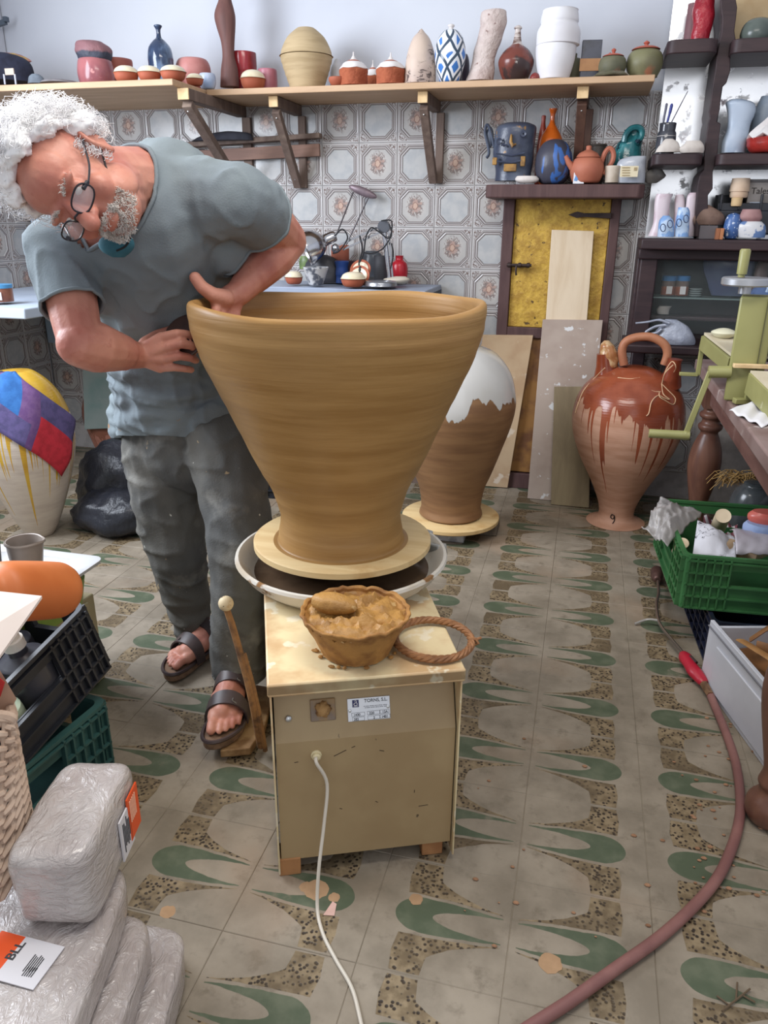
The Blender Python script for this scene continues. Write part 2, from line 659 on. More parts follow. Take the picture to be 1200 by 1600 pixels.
# ---- floor
def floor_tile_mat():
    t = NT('floor_tile')
    a, bb, _ = t.xyz(t.coord('UV'))
    co = t.coord('World')
    wob = t.m('MULTIPLY', t.m('SUBTRACT', t.noise(co, 30.0, 2.0), .5), .02)
    b0 = t.m('MAXIMUM', t.m('ADD', t.m('ABSOLUTE', t.m('SUBTRACT', bb, .5)), wob), 0.0)
    # green U : outer and inner half heights as functions of a
    k = t.m('MULTIPLY', t.m('SUBTRACT', a, .05), 1/.60, clamp=True)
    out1 = t.m('ADD', .112, t.m('MULTIPLY', t.m('SINE', t.m('MULTIPLY', k, PI/2)), .045))
    e = t.m('MULTIPLY', t.m('MAXIMUM', t.m('SUBTRACT', a, .63), 0.0), 1/.21)
    out2 = t.m('SQRT', t.m('MAXIMUM', t.m('SUBTRACT', 1.0, t.m('MULTIPLY', e, e)), 0.0))
    outer = t.m('MULTIPLY', out1, out2)
    ei = t.m('MULTIPLY', t.m('MAXIMUM', t.m('SUBTRACT', a, .04), 0.0), 1/.52)
    inner = t.m('MULTIPLY', .104, t.m('SQRT', t.m('MAXIMUM', t.m('SUBTRACT', 1.0, t.m('MULTIPLY', ei, ei)), 0.0)))
    ina = t.step(a, .05, .056)
    green = t.m('MULTIPLY', t.m('MULTIPLY', t.step(t.m('SUBTRACT', outer, b0), 0.0, .006), t.step(t.m('SUBTRACT', b0, inner), -.006, 0.0)), ina)
    # speckled foot : from the U's outside to the tile edge
    s1 = t.m('ADD', out1, .020)
    g = t.m('MULTIPLY', t.m('SUBTRACT', a, .05), 1/.53, clamp=True)
    g3 = t.m('POWER', g, 3.0)
    s2 = t.m('ADD', t.m('ADD', s1, .010), t.m('ADD', t.m('MULTIPLY', g, .05), t.m('MULTIPLY', g3, .13)))
    big = t.step(a, .54, .60)
    s2 = t.m('ADD', s2, t.m('MULTIPLY', big, .4))
    s2 = t.m('MINIMUM', s2, .487)
    rgt = t.m('SUBTRACT', .80, t.m('MULTIPLY', t.m('ABSOLUTE', t.m('SUBTRACT', b0, .33)), .12))
    spk = t.m('MULTIPLY', t.m('MULTIPLY', t.step(t.m('SUBTRACT', b0, s1), 0.0, .006), t.step(t.m('SUBTRACT', s2, b0), 0.0, .006)),
              t.m('MULTIPLY', ina, t.step(t.m('SUBTRACT', rgt, a), 0.0, .008)))
    base = t.mix(t.step(t.noise(co, 7.0, 5.0, .6), .3, .7), lin((124, 114, 99)), lin((151, 140, 124)))
    base = t.mix(t.step(t.noise(co, 18.0, 5.0, .65), .52, .72), base, lin((118, 108, 93)))
    base = t.mix(t.m('MULTIPLY', t.step(t.noise(co, 2.2, 3.0), .52, .72), .5), base, lin((158, 132, 108)))
    gr = t.mix(t.step(t.noise(co, 16.0, 4.0), .4, .75), lin((78, 88, 68)), lin((100, 106, 86)))
    vo = t.voro(co, 105.0)
    sp = t.mix(t.step(vo[0], .26, .46), lin((50, 40, 31)), t.mix(t.step(t.noise(co, 40.0, 3.0), .35, .65), lin((142, 125, 98)), lin((112, 96, 72))))
    sp = t.mix(t.step(t.noise(co, 5.0, 4.0), .42, .68), sp, lin((96, 82, 62)))
    wear = t.step(t.noise(co, 6.5, 5.0, .65), .60, .74)
    col = t.mix(t.m('MULTIPLY', green, t.m('SUBTRACT', 1.0, t.m('MULTIPLY', wear, .8))), base, gr)
    col = t.mix(t.m('MULTIPLY', spk, t.m('SUBTRACT', 1.0, t.m('MULTIPLY', wear, .5))), col, sp)
    hgt = t.m('SUBTRACT', t.m('MULTIPLY', t.noise(co, 60.0, 3.0), .25), t.m('MULTIPLY', spk, t.m('ADD', .3, t.m('SUBTRACT', 1.0, t.step(vo[0], .15, .5)))))
    t.bump(hgt, .35, .003)
    r = t.m('ADD', .42, t.m('MULTIPLY', t.noise(co, 9.0, 4.0), .3))
    return t.done(col, r, spec=.45)


FT = .27220                          # floor tile pitch
FX0, FY0 = -.02717, 2.90662
b = M()
b.box((-.6, 1.95, -.0575), (5.0, 4.6, .112))
floor = struct(b.obj('floor', mat('floor_grout', (136, 126, 110), (126, 116, 99), 14, rough=.9)))
me_f = tile_mesh('floor_tile', FT-.0007, .010, floor_tile_mat())
for i in range(-11, 7):
    for j in range(-4, 10):
        if i < -6 and j > 4 or i > 3 and j < -1 or i > 4:
            continue
        x = FX0+(i+.5)*FT
        y = FY0-(j+.5)*FT
        m = Matrix.Translation((x, y, -.010+random.uniform(-.0006, .0006)))
        if i % 2:
            m = m @ rotz(PI)
        place_piece(me_f, 'tile', floor, m)
# ================================================================ the potter's wheel and what stands on it
WX, WYY, WR = -.5265, 1.655, math.radians(23.5)
MW = Matrix.Translation((WX, WYY, 0)) @ rotz(WR)          # wheel frame: x across, -y to the front
cream = mat('cream_enamel', (220, 202, 160), (196, 164, 122), 7, .42, .62, rough=.45, c3=(226, 214, 186), c3sc=16, c3at=.60, bump=.12, bsc=25)
tan_panel = mat('tan_panel', (168, 145, 108), (158, 134, 98), 5, rough=.45, c3=(92, 78, 60), c3sc=34, c3at=.74)
wheel = thing('pottery_wheel', 'cream metal electric pottery wheel with a clay-spattered top standing mid floor', 'pottery wheel', (WX, WYY, 0), WR)
b = M()
b.box((0, -.11, .470), (.386, .74, .026))
b.box((0, -.476, .4695), (.386, .008, .029))
b.obj('top_plate', cream, wheel, bevel=.006)
for sx in (-1, 1):
    b = M()
    b.prism([(-.474, .012), (.24, .012), (.24, .457), (-.474, .457)], .004, Matrix(((0, 0, 1, sx*.187-.002), (1, 0, 0, 0), (0, 1, 0, 0), (0, 0, 0, 1))))
    b.obj('side_panel', cream, wheel, bevel=.0015)
b = M()
b.prism([(-.462, .040), (-.455, .040), (-.455, .334), (-.408, .457), (-.415, .457), (-.462, .336)], .364, Matrix(((0, 0, 1, -.182), (1, 0, 0, 0), (0, 1, 0, 0), (0, 0, 0, 1))))
b.obj('front_panel', tan_panel, wheel, ang=20)
b = M()
b.box((0, .235, .235), (.37, .006, .44))
b.box((0, -.1, .05), (.36, .70, .006))
b.obj('back_panel', tan_panel, wheel)
for x, y in ((-.165, -.44), (.145, -.43), (-.165, .2), (.16, .2)):
    b = M()
    b.box((x, y, .022), (.046, .05, .044))
    b.obj('foot', mat('raw_block_wood', (176, 128, 84), (150, 104, 66), 12, rough=.8), wheel, bevel=.002)
# fittings on the front (the upper band leans back)
band = Matrix.Translation((0, -.4405, .392)) @ Matrix.Rotation(math.radians(90-21.2), 4, 'X')
steel = mat('steel', (190, 190, 188), rough=.3, metal=1.0)
b = M()
b.m = band @ Matrix.Translation((-.155, -.012, 0))
b.lathe([(0, 0), (.0065, 0), (.0065, .003), (.004, .005), (0, .0052)], seg=14)
b.obj('screw', steel, wheel)
b = M()
b.m = band @ Matrix.Translation((-.086, 0, 0))
b.box((0, 0, .002), (.050, .044, .004))
b.obj('switch_plate', mat('grey_switch_plate', (128, 112, 98), (150, 122, 84), 30, rough=.5), wheel, bevel=.002)
b = M()
b.m = band @ Matrix.Translation((-.086, .002, .004))
b.lathe([(.015, 0), (.0155, .004), (.011, .012), (.006, .016), (0, .017)], seg=16, fn=lambda r, z, a: (r*(1+.18*math.sin(5*a+z*400)), z))
b.obj('switch_knob', mat('dried_clay', (172, 134, 86), (112, 78, 44), 40, rough=.9, bump=.6, bsc=80), wheel)
npm = band @ Matrix.Translation((.006, -.006, 0))
b = M()
b.m = npm
b.box((0, 0, .001), (.086, .046, .002))
plate = b.obj('nameplate', mat('brushed_plate', (216, 218, 222), (190, 192, 198), 6, rough=.35, metal=.55), wheel, bevel=.0007)
for x, y in ((-.0385, -.001), (.0385, .001)):
    b = M()
    b.m = npm
    b.lathe([(0, .002), (.0032, .002), (.0032, .0034), (.0015, .004), (0, .004)], (x, y, 0), 12)
    b.obj('rivet', steel, plate)
ink = mat('print_ink', (62, 62, 66), rough=.6)
navy = mat('navy_print', (44, 48, 96), rough=.5)
b = M()
b.m = npm
b.box((-.0265, .0125, .0022), (.013, .0145, .0004))
b.obj('emblem', navy, plate)
b = M()
b.m = npm
b.tube([(-.0305+.0085*k/8+.0, .0075, .0025) for k in range(9)], .0007, 5)
b.tube([(-.0265+.0035*math.cos(a), .0115+.0028*math.sin(a), .0025) for a in [PI*2*k/12 for k in range(13)]], .0007, 5)
b.tube([(-.0265+.0022*math.cos(a), .0165+.0018*math.sin(a), .0025) for a in [-1.2+4*k/10 for k in range(11)]], .0006, 5)
b.obj('emblem_figure', mat('white_print', (235, 235, 238), rough=.5), plate)
b = M()
b.m = npm
for x, y, w in ((-.022, -.0095, .026), (.009, -.0085, .025), (.031, -.008, .018), (-.022, -.0185, .024), (.009, -.0180, .024), (.032, -.0175, .020)):
    h = .0072
    for dx, dy, ww, hh in ((0, h/2, w, .0005), (0, -h/2, w, .0005), (-w/2, 0, .0005, h), (w/2, 0, .0005, h)):
        b.box((x+dx, y+dy, .0022), (ww, hh, .0003))
for r, (x0, x1) in ((.0055, (-.010, .036)), (.0025, (-.008, .036))):   # two lines of print too fine to read
    x = x0
    k = 0
    while x < x1:
        w = (.0016, .0010, .0013, .0018, .0009)[k % 5]
        b.box((x+w/2, r, .0022), (w, .0013, .0003))
        x += w+(.0007 if k % 4 else .0016)
        k += 1
b.obj('printed_boxes', ink, plate)


def text(body, size, m, mt, parent, name='lettering', ext=.0002, spacing=1.0, bold=0.0):
    cu = bpy.data.curves.new(name, 'FONT')
    cu.body = body
    cu.size = size
    cu.extrude = ext
    cu.offset = bold
    cu.space_character = spacing
    cu.align_x = 'LEFT'
    tmp = bpy.data.objects.new(name, cu)
    COL.objects.link(tmp)
    bpy.context.view_layer.update()
    me = bpy.data.meshes.new_from_object(tmp.evaluated_get(bpy.context.evaluated_depsgraph_get()))
    bpy.data.objects.remove(tmp)
    o = bpy.data.objects.new(name, me)
    COL.objects.link(o)
    me.materials.clear()
    me.materials.append(mt)
    if parent is not None:
        o.parent = parent
    o.matrix_local = m
    return o


for s, x, y, sz in (('TORNS, S.L.', -.009, .0135, .0092), ('1430', -.0315, -.0122, .0068), ('220', .000, -.0112, .0068), ('12A', .0265, -.0107, .0068),
                    ('282', -.0315, -.0212, .0068), ('2', .008, -.0207, .0068), ('1481', .0245, -.0202, .0068)):
    text(s, sz, npm @ Matrix.Translation((x, y, .0023)), ink, plate, bold=.00012)
b = M()
b.m = Matrix.Translation((-.103, -.462, .302)) @ Matrix.Rotation(PI/2, 4, 'X')
b.lathe([(0, .012), (.006, .012), (.0085, .010), (.0085, .004), (.011, .003), (.011, 0)], seg=14)
b.obj('cable_grommet', mat('cream_plastic', (214, 200, 160), rough=.45), wheel)
# chips and scratches in the enamel
b = M()
for x, z, L, a in ((-.055, .300, .028, .45), (-.028, .312, .008, .4), (.03, .296, .010, -.3), (-.055, .16, .006, -.4), (.02, .168, .006, -.6), (.10, .185, .007, 1.5), (.12, .145, .02, .05), (-.143, .288, .008, .1)):
    b.box((x, -.4622, z), (L, .0006, .0014), m=Matrix.Translation((x, 0, z)) @ Matrix.Rotation(-a, 4, 'Y') @ Matrix.Translation((-x, 0, -z)))
kind(b.obj('scratch', mat('bare_scratch', (64, 50, 38), rough=.7), wheel))

# splash pan, wheel head
pan_m = mat('spattered_pan', (214, 208, 196), (196, 182, 160), 6, .5, .72, rough=.45, c3=(142, 104, 64), c3sc=14, c3at=.62, bump=.12, bsc=25)
b = M()
b.lathe([(0, .488), (.17, .488), (.200, .492), (.225, .512), (.244, .540), (.250, .545), (.257, .544), (.259, .537), (.252, .530), (.236, .506), (.208, .4835), (0, .4835)], (0, -.008, 0), 64)
pan = b.obj('splash_pan', pan_m, wheel)
b = M()
b.lathe([(0, .4895), (.19, .4900), (.215, .5035), (0, .504)], (0, -.008, 0), 48)
b.obj('dirty_water', mat('dirty_slip_water', (92, 74, 58), (70, 54, 42), 9, rough=.12), pan)
b = M()
b.bar((.20, .07, .530), (.235, .10, .532), .05, .03)
b.bar((.235, .03, .52), (.255, -.01, .53), .03, .03)
b.obj('pan_clip', mat('clip_grey', (170, 172, 170), (140, 128, 108), 20, rough=.5), pan, bevel=.004)
b = M()
b.lathe([(.03, .485), (.03, .53), (.10, .535), (.148, .543), (.150, .556), (0, .557)], (0, 0, 0), 40)
b.obj('wheel_head', mat('wet_metal', (120, 108, 98), (84, 70, 58), 8, rough=.35, metal=.6), wheel)

# lever with a wooden knob, and the foot pedal
Lm = MW.inverted()
kn = W(353, 943, 1.50)
b0 = G(408, 1165, .03)
lev = [kn+Vector((0, 0, -.012)), W(362, 975, 1.495), W(375, 1020, 1.485), W(388, 1065, 1.47), W(397, 1105, 1.455), b0]
b = M()
b.tube([Lm @ p for p in lev], [.008, .0085, .009, .010, .0105, .011], 8)
b.tube([Lm @ p+Vector((.010, -.004, -.004*i)) for i, p in enumerate(lev[2:])], [.006, .0065, .007, .007], 6)
lever = b.obj('speed_lever', mat('clay_caked_lever', (150, 108, 66), (96, 70, 50), 26, rough=.8, bump=.5, bsc=50), wheel)
b = M()
b.ell(Lm @ kn, (.0185, .0185, .019), seg=16, rings=12)
b.obj('knob', mat('pale_wood_knob', (214, 194, 156), (186, 150, 104), 50, .5, .7, rough=.6, c3=(46, 34, 28), c3sc=62, c3at=.62), lever)
b = M()
pp = [Lm @ G(x, y, .0) for x, y in ((345, 1190), (392, 1186), (415, 1150), (430, 1090), (400, 1085), (372, 1120))]
b.prism([(p.x, p.y) for p in pp], .022, Matrix.Translation((0, 0, .012)))
b.obj('foot_pedal', mat('pedal_wood', (168, 136, 96), (128, 96, 62), 18, rough=.75), wheel, bevel=.003)

# mains cable running out to the camera
g0 = MW @ Vector((-.103, -.468, .302))
pts = [g0, g0+Vector((.005, -.014, -.004)), W(511, 1225, 1.180), W(506, 1290, 1.155), W(498, 1360, 1.12)]
pts += [G(496, 1420, .01), G(505, 1460, .004), G(525, 1500, .004), G(548, 1540, .004), G(560, 1580, .004), G(570, 1640, .004), G(580, 1800, .004)]


def smooth(pts, n=6, closed=False):
    """Catmull-Rom through points"""
    P = [Vector(p) for p in pts]
    out = []
    N = len(P)
    for i in range(N if closed else N-1):
        if closed:
            a, b_, c, d = P[i-1], P[i], P[(i+1) % N], P[(i+2) % N]
        else:
            a, b_, c, d = P[max(i-1, 0)], P[i], P[i+1], P[min(i+2, N-1)]
        for k in range(n):
            t = k/n
            out.append(.5*((2*b_)+(c-a)*t+(2*a-5*b_+4*c-d)*t*t+(3*b_-a-3*c+d)*t**3))
    if not closed:
        out.append(P[-1])
    return out


b = M()
b.tube([Lm @ p for p in smooth(pts, 6)], .0036, 8)
b.obj('power_cable', mat('white_cable', (206, 198, 184), rough=.5), wheel)

# round wooden bat on the wheel head
bat_wood = woodmat('pale_bat_wood', (222, 196, 146), (206, 174, 122), 2.0, 'X', .6, .06, dirt=(190, 150, 96))
b = M()
b.lathe([(0, .557), (.212, .557), (.217, .560), (.217, .573), (.213, .576), (0, .576)], (0, 0, 0), 72)
bat = b.obj('wheel_bat', bat_wood, None, (WX, WYY+.012, 0))
tag(bat, 'round pale wooden bat on the spinning wheel under the big clay pot', 'bat')

# the big pot being thrown
AX = (WX, WYY)
oR = sil(AX, [(632, 855), (633, 838), (629, 822), (627, 805), (631, 784), (640, 759), (655, 730), (676, 688), (705, 630), (732, 580), (747, 538), (754, 505), (756, 486)])
oL = sil(AX, [(437, 853), (437, 838), (438, 822), (440, 801), (434, 776), (417, 738), (396, 706), (369, 651), (342, 597), (315, 540), (301, 503), (297, 488), (295, 478)])
pr_ = []
for (ra, za), (rb, zb) in zip(oR, oL):
    pr_.append(((ra+rb)/2, (za+zb)/2))
pr_[0] = (pr_[0][0], .577)
pr_ = pr_[:-2]+[(.3215, 1.100)]
prof = [(0, .577)]+pr_
prof = [(p[0], max(p[1], .577)) for p in prof]
top = [(.3228, 1.116), (.3215, 1.128), (.316, 1.1345), (.309, 1.135), (.303, 1.129), (.299, 1.117), (.295, 1.098)]
inn = [(r-.026, z) for r, z in reversed(pr_[4:-1])]
inn[-1] = (inn[-1][0], .62)
prof = prof+top+inn+[(0, .60)]


def fine_profile(pf, n=4):
    P = smooth([(r, z, 0) for r, z in pf], n)
    return [(max(p.x, 0), p.y) for p in P]


def wob(r, z, a):
    k = max(0, (z-.95)/.18)
    w = .004*math.sin(a*2+.6)*k+.0025*math.sin(a*5+1)*k*k
    ringz = .0005*math.sin(z*95)+.0003*math.sin(z*210+1)
    return (r+ringz*(1 if r > .02 else 0)+w*.4, z+w)


b = M()
b.lathe(fine_profile(prof, 5), (0, 0, 0), 128, fn=wob)
t = NT('wet_yellow_clay')
co = t.coord()
n1 = t.noise(t.scale(co, (.8, .8, 9)), 5.0, 5.0, .6)
col = t.mix(t.step(n1, .3, .7), lin((152, 114, 64)), lin((168, 130, 78)))
col = t.mix(t.m('MULTIPLY', t.step(t.noise(t.scale(co, (1, 1, 14)), 3.0, 4.0), .52, .75), .35), col, lin((136, 98, 52)))
t.bump(t.noise(t.scale(co, (.5, .5, 30)), 6.0, 4.0), .22, .004)
clay = t.done(col, t.m('ADD', .34, t.m('MULTIPLY', n1, .22)), spec=.45)
pot = b.obj('clay_pot', clay, None, (WX, WYY, 0), ang=70)
tag(pot, 'huge flaring wet yellow clay pot being thrown on the wheel', 'pot')

# bowl of slip
b = M()
flute = lambda r, z, a: (r*(1+.022*abs(math.sin(a*11))*(1 if r > .03 else 0)+.030*tri_noise((math.cos(a)*4, math.sin(a)*4, z*50))), z+(.006*tri_noise((math.cos(a)*6, math.sin(a)*6, 2)) if z > .56 and r > .09 else 0))
b.lathe(fine_profile([(0, .486), (.064, .486), (.070, .490), (.080, .512), (.092, .538), (.102, .560), (.109, .569), (.108, .574), (.101, .571), (.097, .560), (.05, .55), (0, .55)], 3), (0, 0, 0), 66, fn=flute)
slip = mat('thick_slip', (172, 128, 68), (142, 102, 50), 14, .4, .7, rough=.5, bump=.7, bsc=38, bdist=.008, c3=(190, 156, 104), c3sc=30, c3at=.66)
crust = mat('slip_crust', (168, 122, 64), (128, 86, 44), 20, .4, .7, rough=.75, bump=.8, bsc=60, c3=(200, 168, 118), c3sc=40, c3at=.68)
bw = thing('slip_bowl', 'clay-caked fluted bowl heaped with wet slip on the wheel table', 'bowl', (-.388, 1.308, 0), .3)
b.obj('bowl_body', crust, bw)
b = M()


def slipfn(u, v):
    a = u*2*PI
    r = v*.103
    z = .566+.006*math.cos(v*2)+.022*tri_noise((math.cos(a)*r*40, math.sin(a)*r*40, 3))*(1-v*.5)+.009*tri_noise((math.cos(a)*r*110, math.sin(a)*r*110, 8))
    if v > .93:
        z += .004*abs(math.sin(a*9))-.004
    return (r*math.cos(a), r*math.sin(a), z)


b.grid(slipfn, 60, 16, True)
kind(b.obj('slip_filling', slip, bw))
b = M()
lump = lambda u, v: tuple(Vector((.048*math.sin(PI*v)*math.cos(2*PI*u), .026*math.sin(PI*v)*math.sin(2*PI*u), .022*-math.cos(PI*v)))*(1+.10*tri_noise((u*4, v*5, 2))))
b.grid(lump, 24, 14, True)
sp = b.obj('sponge', slip, None, G(522, 952, .575)+Vector((0, 0, .012)), ang=80)
sp.rotation_euler = (0, .1, .1)
tag(sp, 'slip-soaked oval sponge lying in the bowl of slip', 'sponge')
# bits of slip fallen around the foot of the bowl
b = M()
for k in range(26):
    a = random.uniform(0, 6.28)
    r = random.uniform(.068, .085)
    b.ell((-.388+r*math.cos(a), 1.308+r*math.sin(a), .486), (random.uniform(.003, .008), random.uniform(.003, .007), .003), seg=7, rings=5)
kind(tag(b.obj('slip_crumbs', crust), 'crumbs of slip around the foot of the bowl', 'slip'))

# cane hoop lying on the corner of the table
b = M()
cm = mat('brown_cane', (150, 104, 66), (118, 78, 48), 30, rough=.6, bump=.3, bsc=60)
for k in range(4):
    ph = k*PI/2
    b.tube([((.079+.0045*math.cos(a*9+ph))*math.cos(a), (.079+.0045*math.cos(a*9+ph))*math.sin(a), .0045*math.sin(a*9+ph)) for a in [2*PI*i/96 for i in range(96)]], .0042, 6, closed=True)
hoop = thing('cane_hoop', 'hoop of twisted brown cane lying beside the slip bowl', 'hoop', (-.240, 1.372, .4945), 0, rot=(0, .03, 0))
b.obj('cane_ring', cm, hoop)
b = M()
b.tube([(.083, .012, -.007), (.092, .012, .0), (.086, .012, .008), (.074, .012, .006), (.072, .012, -.006)], .0035, 6, closed=True)
b.tube([(.085, .016, .004), (.097, .021, .008)], .003, 6)
b.obj('cane_knot', cm, hoop)
# ================================================================ shelves along the back wall
SZ = 1.846                            # top of the shelf boards


def column(x, Y, z):                  # photo column x, depth Y, height z -> point
    a, b_ = W(x, 0, Y), W(x, 1600, Y)
    k = (z-a.z)/(b_.z-a.z)
    for _ in range(3):
        y = 1600*k
        p = W(x, y, Y)
        e = p.z-z
        k += e/(W(x, 0, Y).z-W(x, 1600, Y).z)
    return W(x, 1600*k, Y)


def spot(x0, x1, ytop, Y, z):
    xc = (x0+x1)/2
    T = W(xc, ytop, Y)
    B = column(xc, Y, z)
    s = mpp((T+B)/2)
    return B, (x1-x0)/2*s, T.z-z


def loft(rings, Y, z0, depth=.75, n=24, jit=0.0, jsc=20.0, cap=True, base=None):
    """body whose outline is given ring by ring (xl, xr, y) from the top down; local to its base point"""
    ax = rings[-1]
    B = column((ax[0]+ax[1])/2, Y, z0) if base is None else base
    m = M()
    P = smooth([(a, b_, c) for a, b_, c in rings], 4)
    ws = []
    vs, fs = [], []
    for q in P:
        L, R = W(q.x, q.z, Y), W(q.y, q.z, Y)
        c = (L+R)/2-B
        r = max((R-L).length/2, .0005)
        for k in range(n):
            a = 2*PI*k/n
            j = 1+jit*tri_noise((math.cos(a)*jsc*r, math.sin(a)*jsc*r+5, c.z*jsc)) if jit else 1
            vs.append((c.x+r*j*math.cos(a), c.y+r*j*depth*math.sin(a), max(c.z, 0)))
    N = len(P)
    for i in range(N-1):
        for k in range(n):
            fs.append((i*n+k, (i+1)*n+k, (i+1)*n+(k+1) % n, i*n+(k+1) % n))
    if cap:
        fs.append(tuple(range(n)))
        fs.append(tuple((N-1)*n+k for k in range(n))[::-1])
    m.add(vs, fs)
    return m, B


def turned(name, px, Y, z, prof, mt, label, cat, group=None, seg=32, sub=3, **kw):
    """a turned vessel: profile in fractions of its photo width and height"""
    B, r, h = spot(px[0], px[1], px[2], Y, z)
    b = M()
    b.lathe(fine_profile([(a*r, c*h) for a, c in prof], sub), seg=seg, **kw)
    return tag(b.obj(name, mt, None, B), label, cat, group), B, r, h


ply = woodmat('shelf_board_wood', (198, 166, 134), (182, 150, 118), 2.2, 'X', .6, .08)
grey_wood = woodmat('weathered_bracket_wood', (120, 102, 92), (96, 80, 72), 2.5, 'Z', .7, .15, dirt=(140, 122, 108))
dark_wood = woodmat('dark_bracket_wood', (92, 66, 54), (74, 52, 44), 2.5, 'Z', .6, .15)
b = M()
b.box(((-1.735+.177)/2, (3.55+WALL_Y)/2, SZ-.0125), (1.912, WALL_Y-3.55-.002, .025))
tag(b.obj('shelf_board', ply, None, bevel=.003), 'long pale plywood shelf over the flowered tiles carrying pots', 'shelf')
b = M()
b.box(((-3.0-1.74)/2, (3.26+WALL_Y)/2, SZ-.0125), (1.255, WALL_Y-3.26-.002, .025))
tag(b.obj('shelf_board', ply, None, bevel=.003), 'deeper plywood shelf over the man, holding the blue bottle', 'shelf')


def bracket(px, Yf, zend, mt, label, capm, w=.045, ylow=None, drop=.36):
    """arm under the shelf, slanting strut and a wall batten"""
    P = column(px, Yf, SZ-.045)
    x = P.x
    t = thing('shelf_bracket', label, 'bracket', (x, WALL_Y, SZ-.026), 0, 'wooden brackets under the shelf')
    b = M()
    L = WALL_Y-Yf-.03
    b.box((0, -L/2-.004, -.0225), (w, L, .045))
    b.obj('arm', mt, t, bevel=.003)
    b = M()
    b.box((0, -L-.008, -.0225), (w*1.02, .008, .044))
    b.obj('arm_end', capm, t, bevel=.002)
    b = M()
    b.bar((0, -L+.02, -.055), (0, -.028, -drop), w*.9, .032)
    b.obj('strut', mt, t, bevel=.003)
    b = M()
    b.box((w*.55, -.0125, -.047-(drop-.04)/2), (w*.9, .022, drop-.04))
    b.obj('wall_batten', mt, t, bevel=.003)
    for z, y in ((-.085, -L+.045), (-drop+.03, -.05)):
        b = M()
        b.ell((0, y-.022, z), (.004, .003, .004), seg=8, rings=6)
        b.obj('screw_head', steel, t)
    return t


endw = mat('sawn_end', (226, 196, 150), (206, 174, 128), 20, rough=.7)
bracket(282, 3.30, 0, grey_wood, 'weathered bracket at the end of the deeper shelf above the man', endw, .05, drop=.40)
bracket(424, 3.58, 0, grey_wood, 'weathered shelf bracket below the big beige urn', endw, .042, drop=.36)
bracket(659, 3.58, 0, grey_wood, 'weathered shelf bracket below the bark-patterned cone vase', endw, .042, drop=.34)
bracket(911, 3.58, 0, dark_wood, 'dark brown shelf bracket standing behind the teapot', endw, .045, drop=.42)
# low ledge of two planks with a dark cloth on it
t = thing('plank_ledge', 'low ledge of two grey planks on the tiles behind the shoulder', 'ledge', W(400, 228, 3.86))
b = M()
b.bar((-.40, -.02, .005), (.335, .0, .040), .05, .022)
b.obj('plank', grey_wood, t, bevel=.002)
b = M()
b.bar((-.40, .02, -.045), (.32, .025, -.02), .02, .055)
b.obj('plank', woodmat('pinkish_plank', (150, 118, 104), (124, 98, 88), 2.5, 'X', .7, .15), t, bevel=.002)
m_, B = loft([(352, 362, 205), (330, 388, 208), (312, 394, 213), (300, 396, 220)], 3.82, 0, .35, base=W(350, 221, 3.82))
kb = mat('black_cloth', (38, 40, 50), (52, 54, 64), 20, rough=.85, bump=.6, bsc=40)
tag(m_.obj('dark_cloth', kb, None, B), 'crumpled black cloth lying on the low plank ledge', 'cloth')

# ---- on the deeper shelf
terra = mat('terracotta', (172, 96, 70), (156, 82, 58), 9, rough=.7, bump=.08, bsc=60)
cream_gl = mat('cream_glaze', (226, 216, 190), (214, 200, 168), 8, rough=.25)
pink_gl = mat('pink_glaze', (166, 102, 104), (140, 84, 90), 7, rough=.18, c3=(196, 140, 138), c3sc=16, c3at=.64)
Yl = 3.50
m_, B = loft([(122, 158, 66), (121, 166, 72), (121, 171, 80), (124, 172, 88), (128, 171, 95), (132, 168, 99)], Yl, SZ, .9, jit=.10, jsc=35, base=W(148, 99, Yl))
t = NT('burnt_pot')
z = t.xyz(t.coord())[2]
t.bump(t.noise(t.coord(), 40.0), .5, .01)
tag(m_.obj('burnt_pot', t.done(t.mix(t.step(t.m('ADD', z, t.m('MULTIPLY', t.noise(t.coord(), 20.0), .03)), .05, .06), lin((58, 62, 76)), lin((136, 96, 100))), .6), None, B),
    'rough burnt pot, pink above and black below, perched on a pink pot', 'pot')
turned('pink_pot', (125, 181, 97), Yl, SZ, [(0, 0), (.72, 0), (.9, .12), (1, .5), (.93, .88), (.84, 1), (.7, .97), (0, .9)], pink_gl, 'glossy mottled pink pot carrying the burnt pot', 'pot')
turned('red_bowl', (166, 211, 97), 3.66, SZ, [(0, 0), (.5, 0), (.8, .35), (1, .85), (.97, 1), (.9, .9), (0, .3)], mat('matt_red', (176, 104, 92), (160, 90, 82), 8, rough=.6), 'matt reddish bowl half hidden behind the pink pot', 'bowl')


def lidded_bowl(px, Y, z, label):
    B, r, h = spot(px[0], px[1], px[2], Y, z)
    t = thing('lidded_bowl', label, 'bowl', B, 0, 'terracotta bowls with cream lids')
    b = M()
    b.lathe(fine_profile([(0, 0), (r*.62, 0), (r*.9, h*.2), (r, h*.48), (r*.97, h*.54), (0, h*.54)], 3), seg=28)
    b.obj('bowl_body', terra, t)
    b = M()
    b.lathe(fine_profile([(0, h*.545), (r*.99, h*.545), (r*1.0, h*.60), (r*.86, h*.80), (r*.5, h*.96), (0, h)], 3), seg=28)
    b.obj('lid', cream_gl, t)
    return t


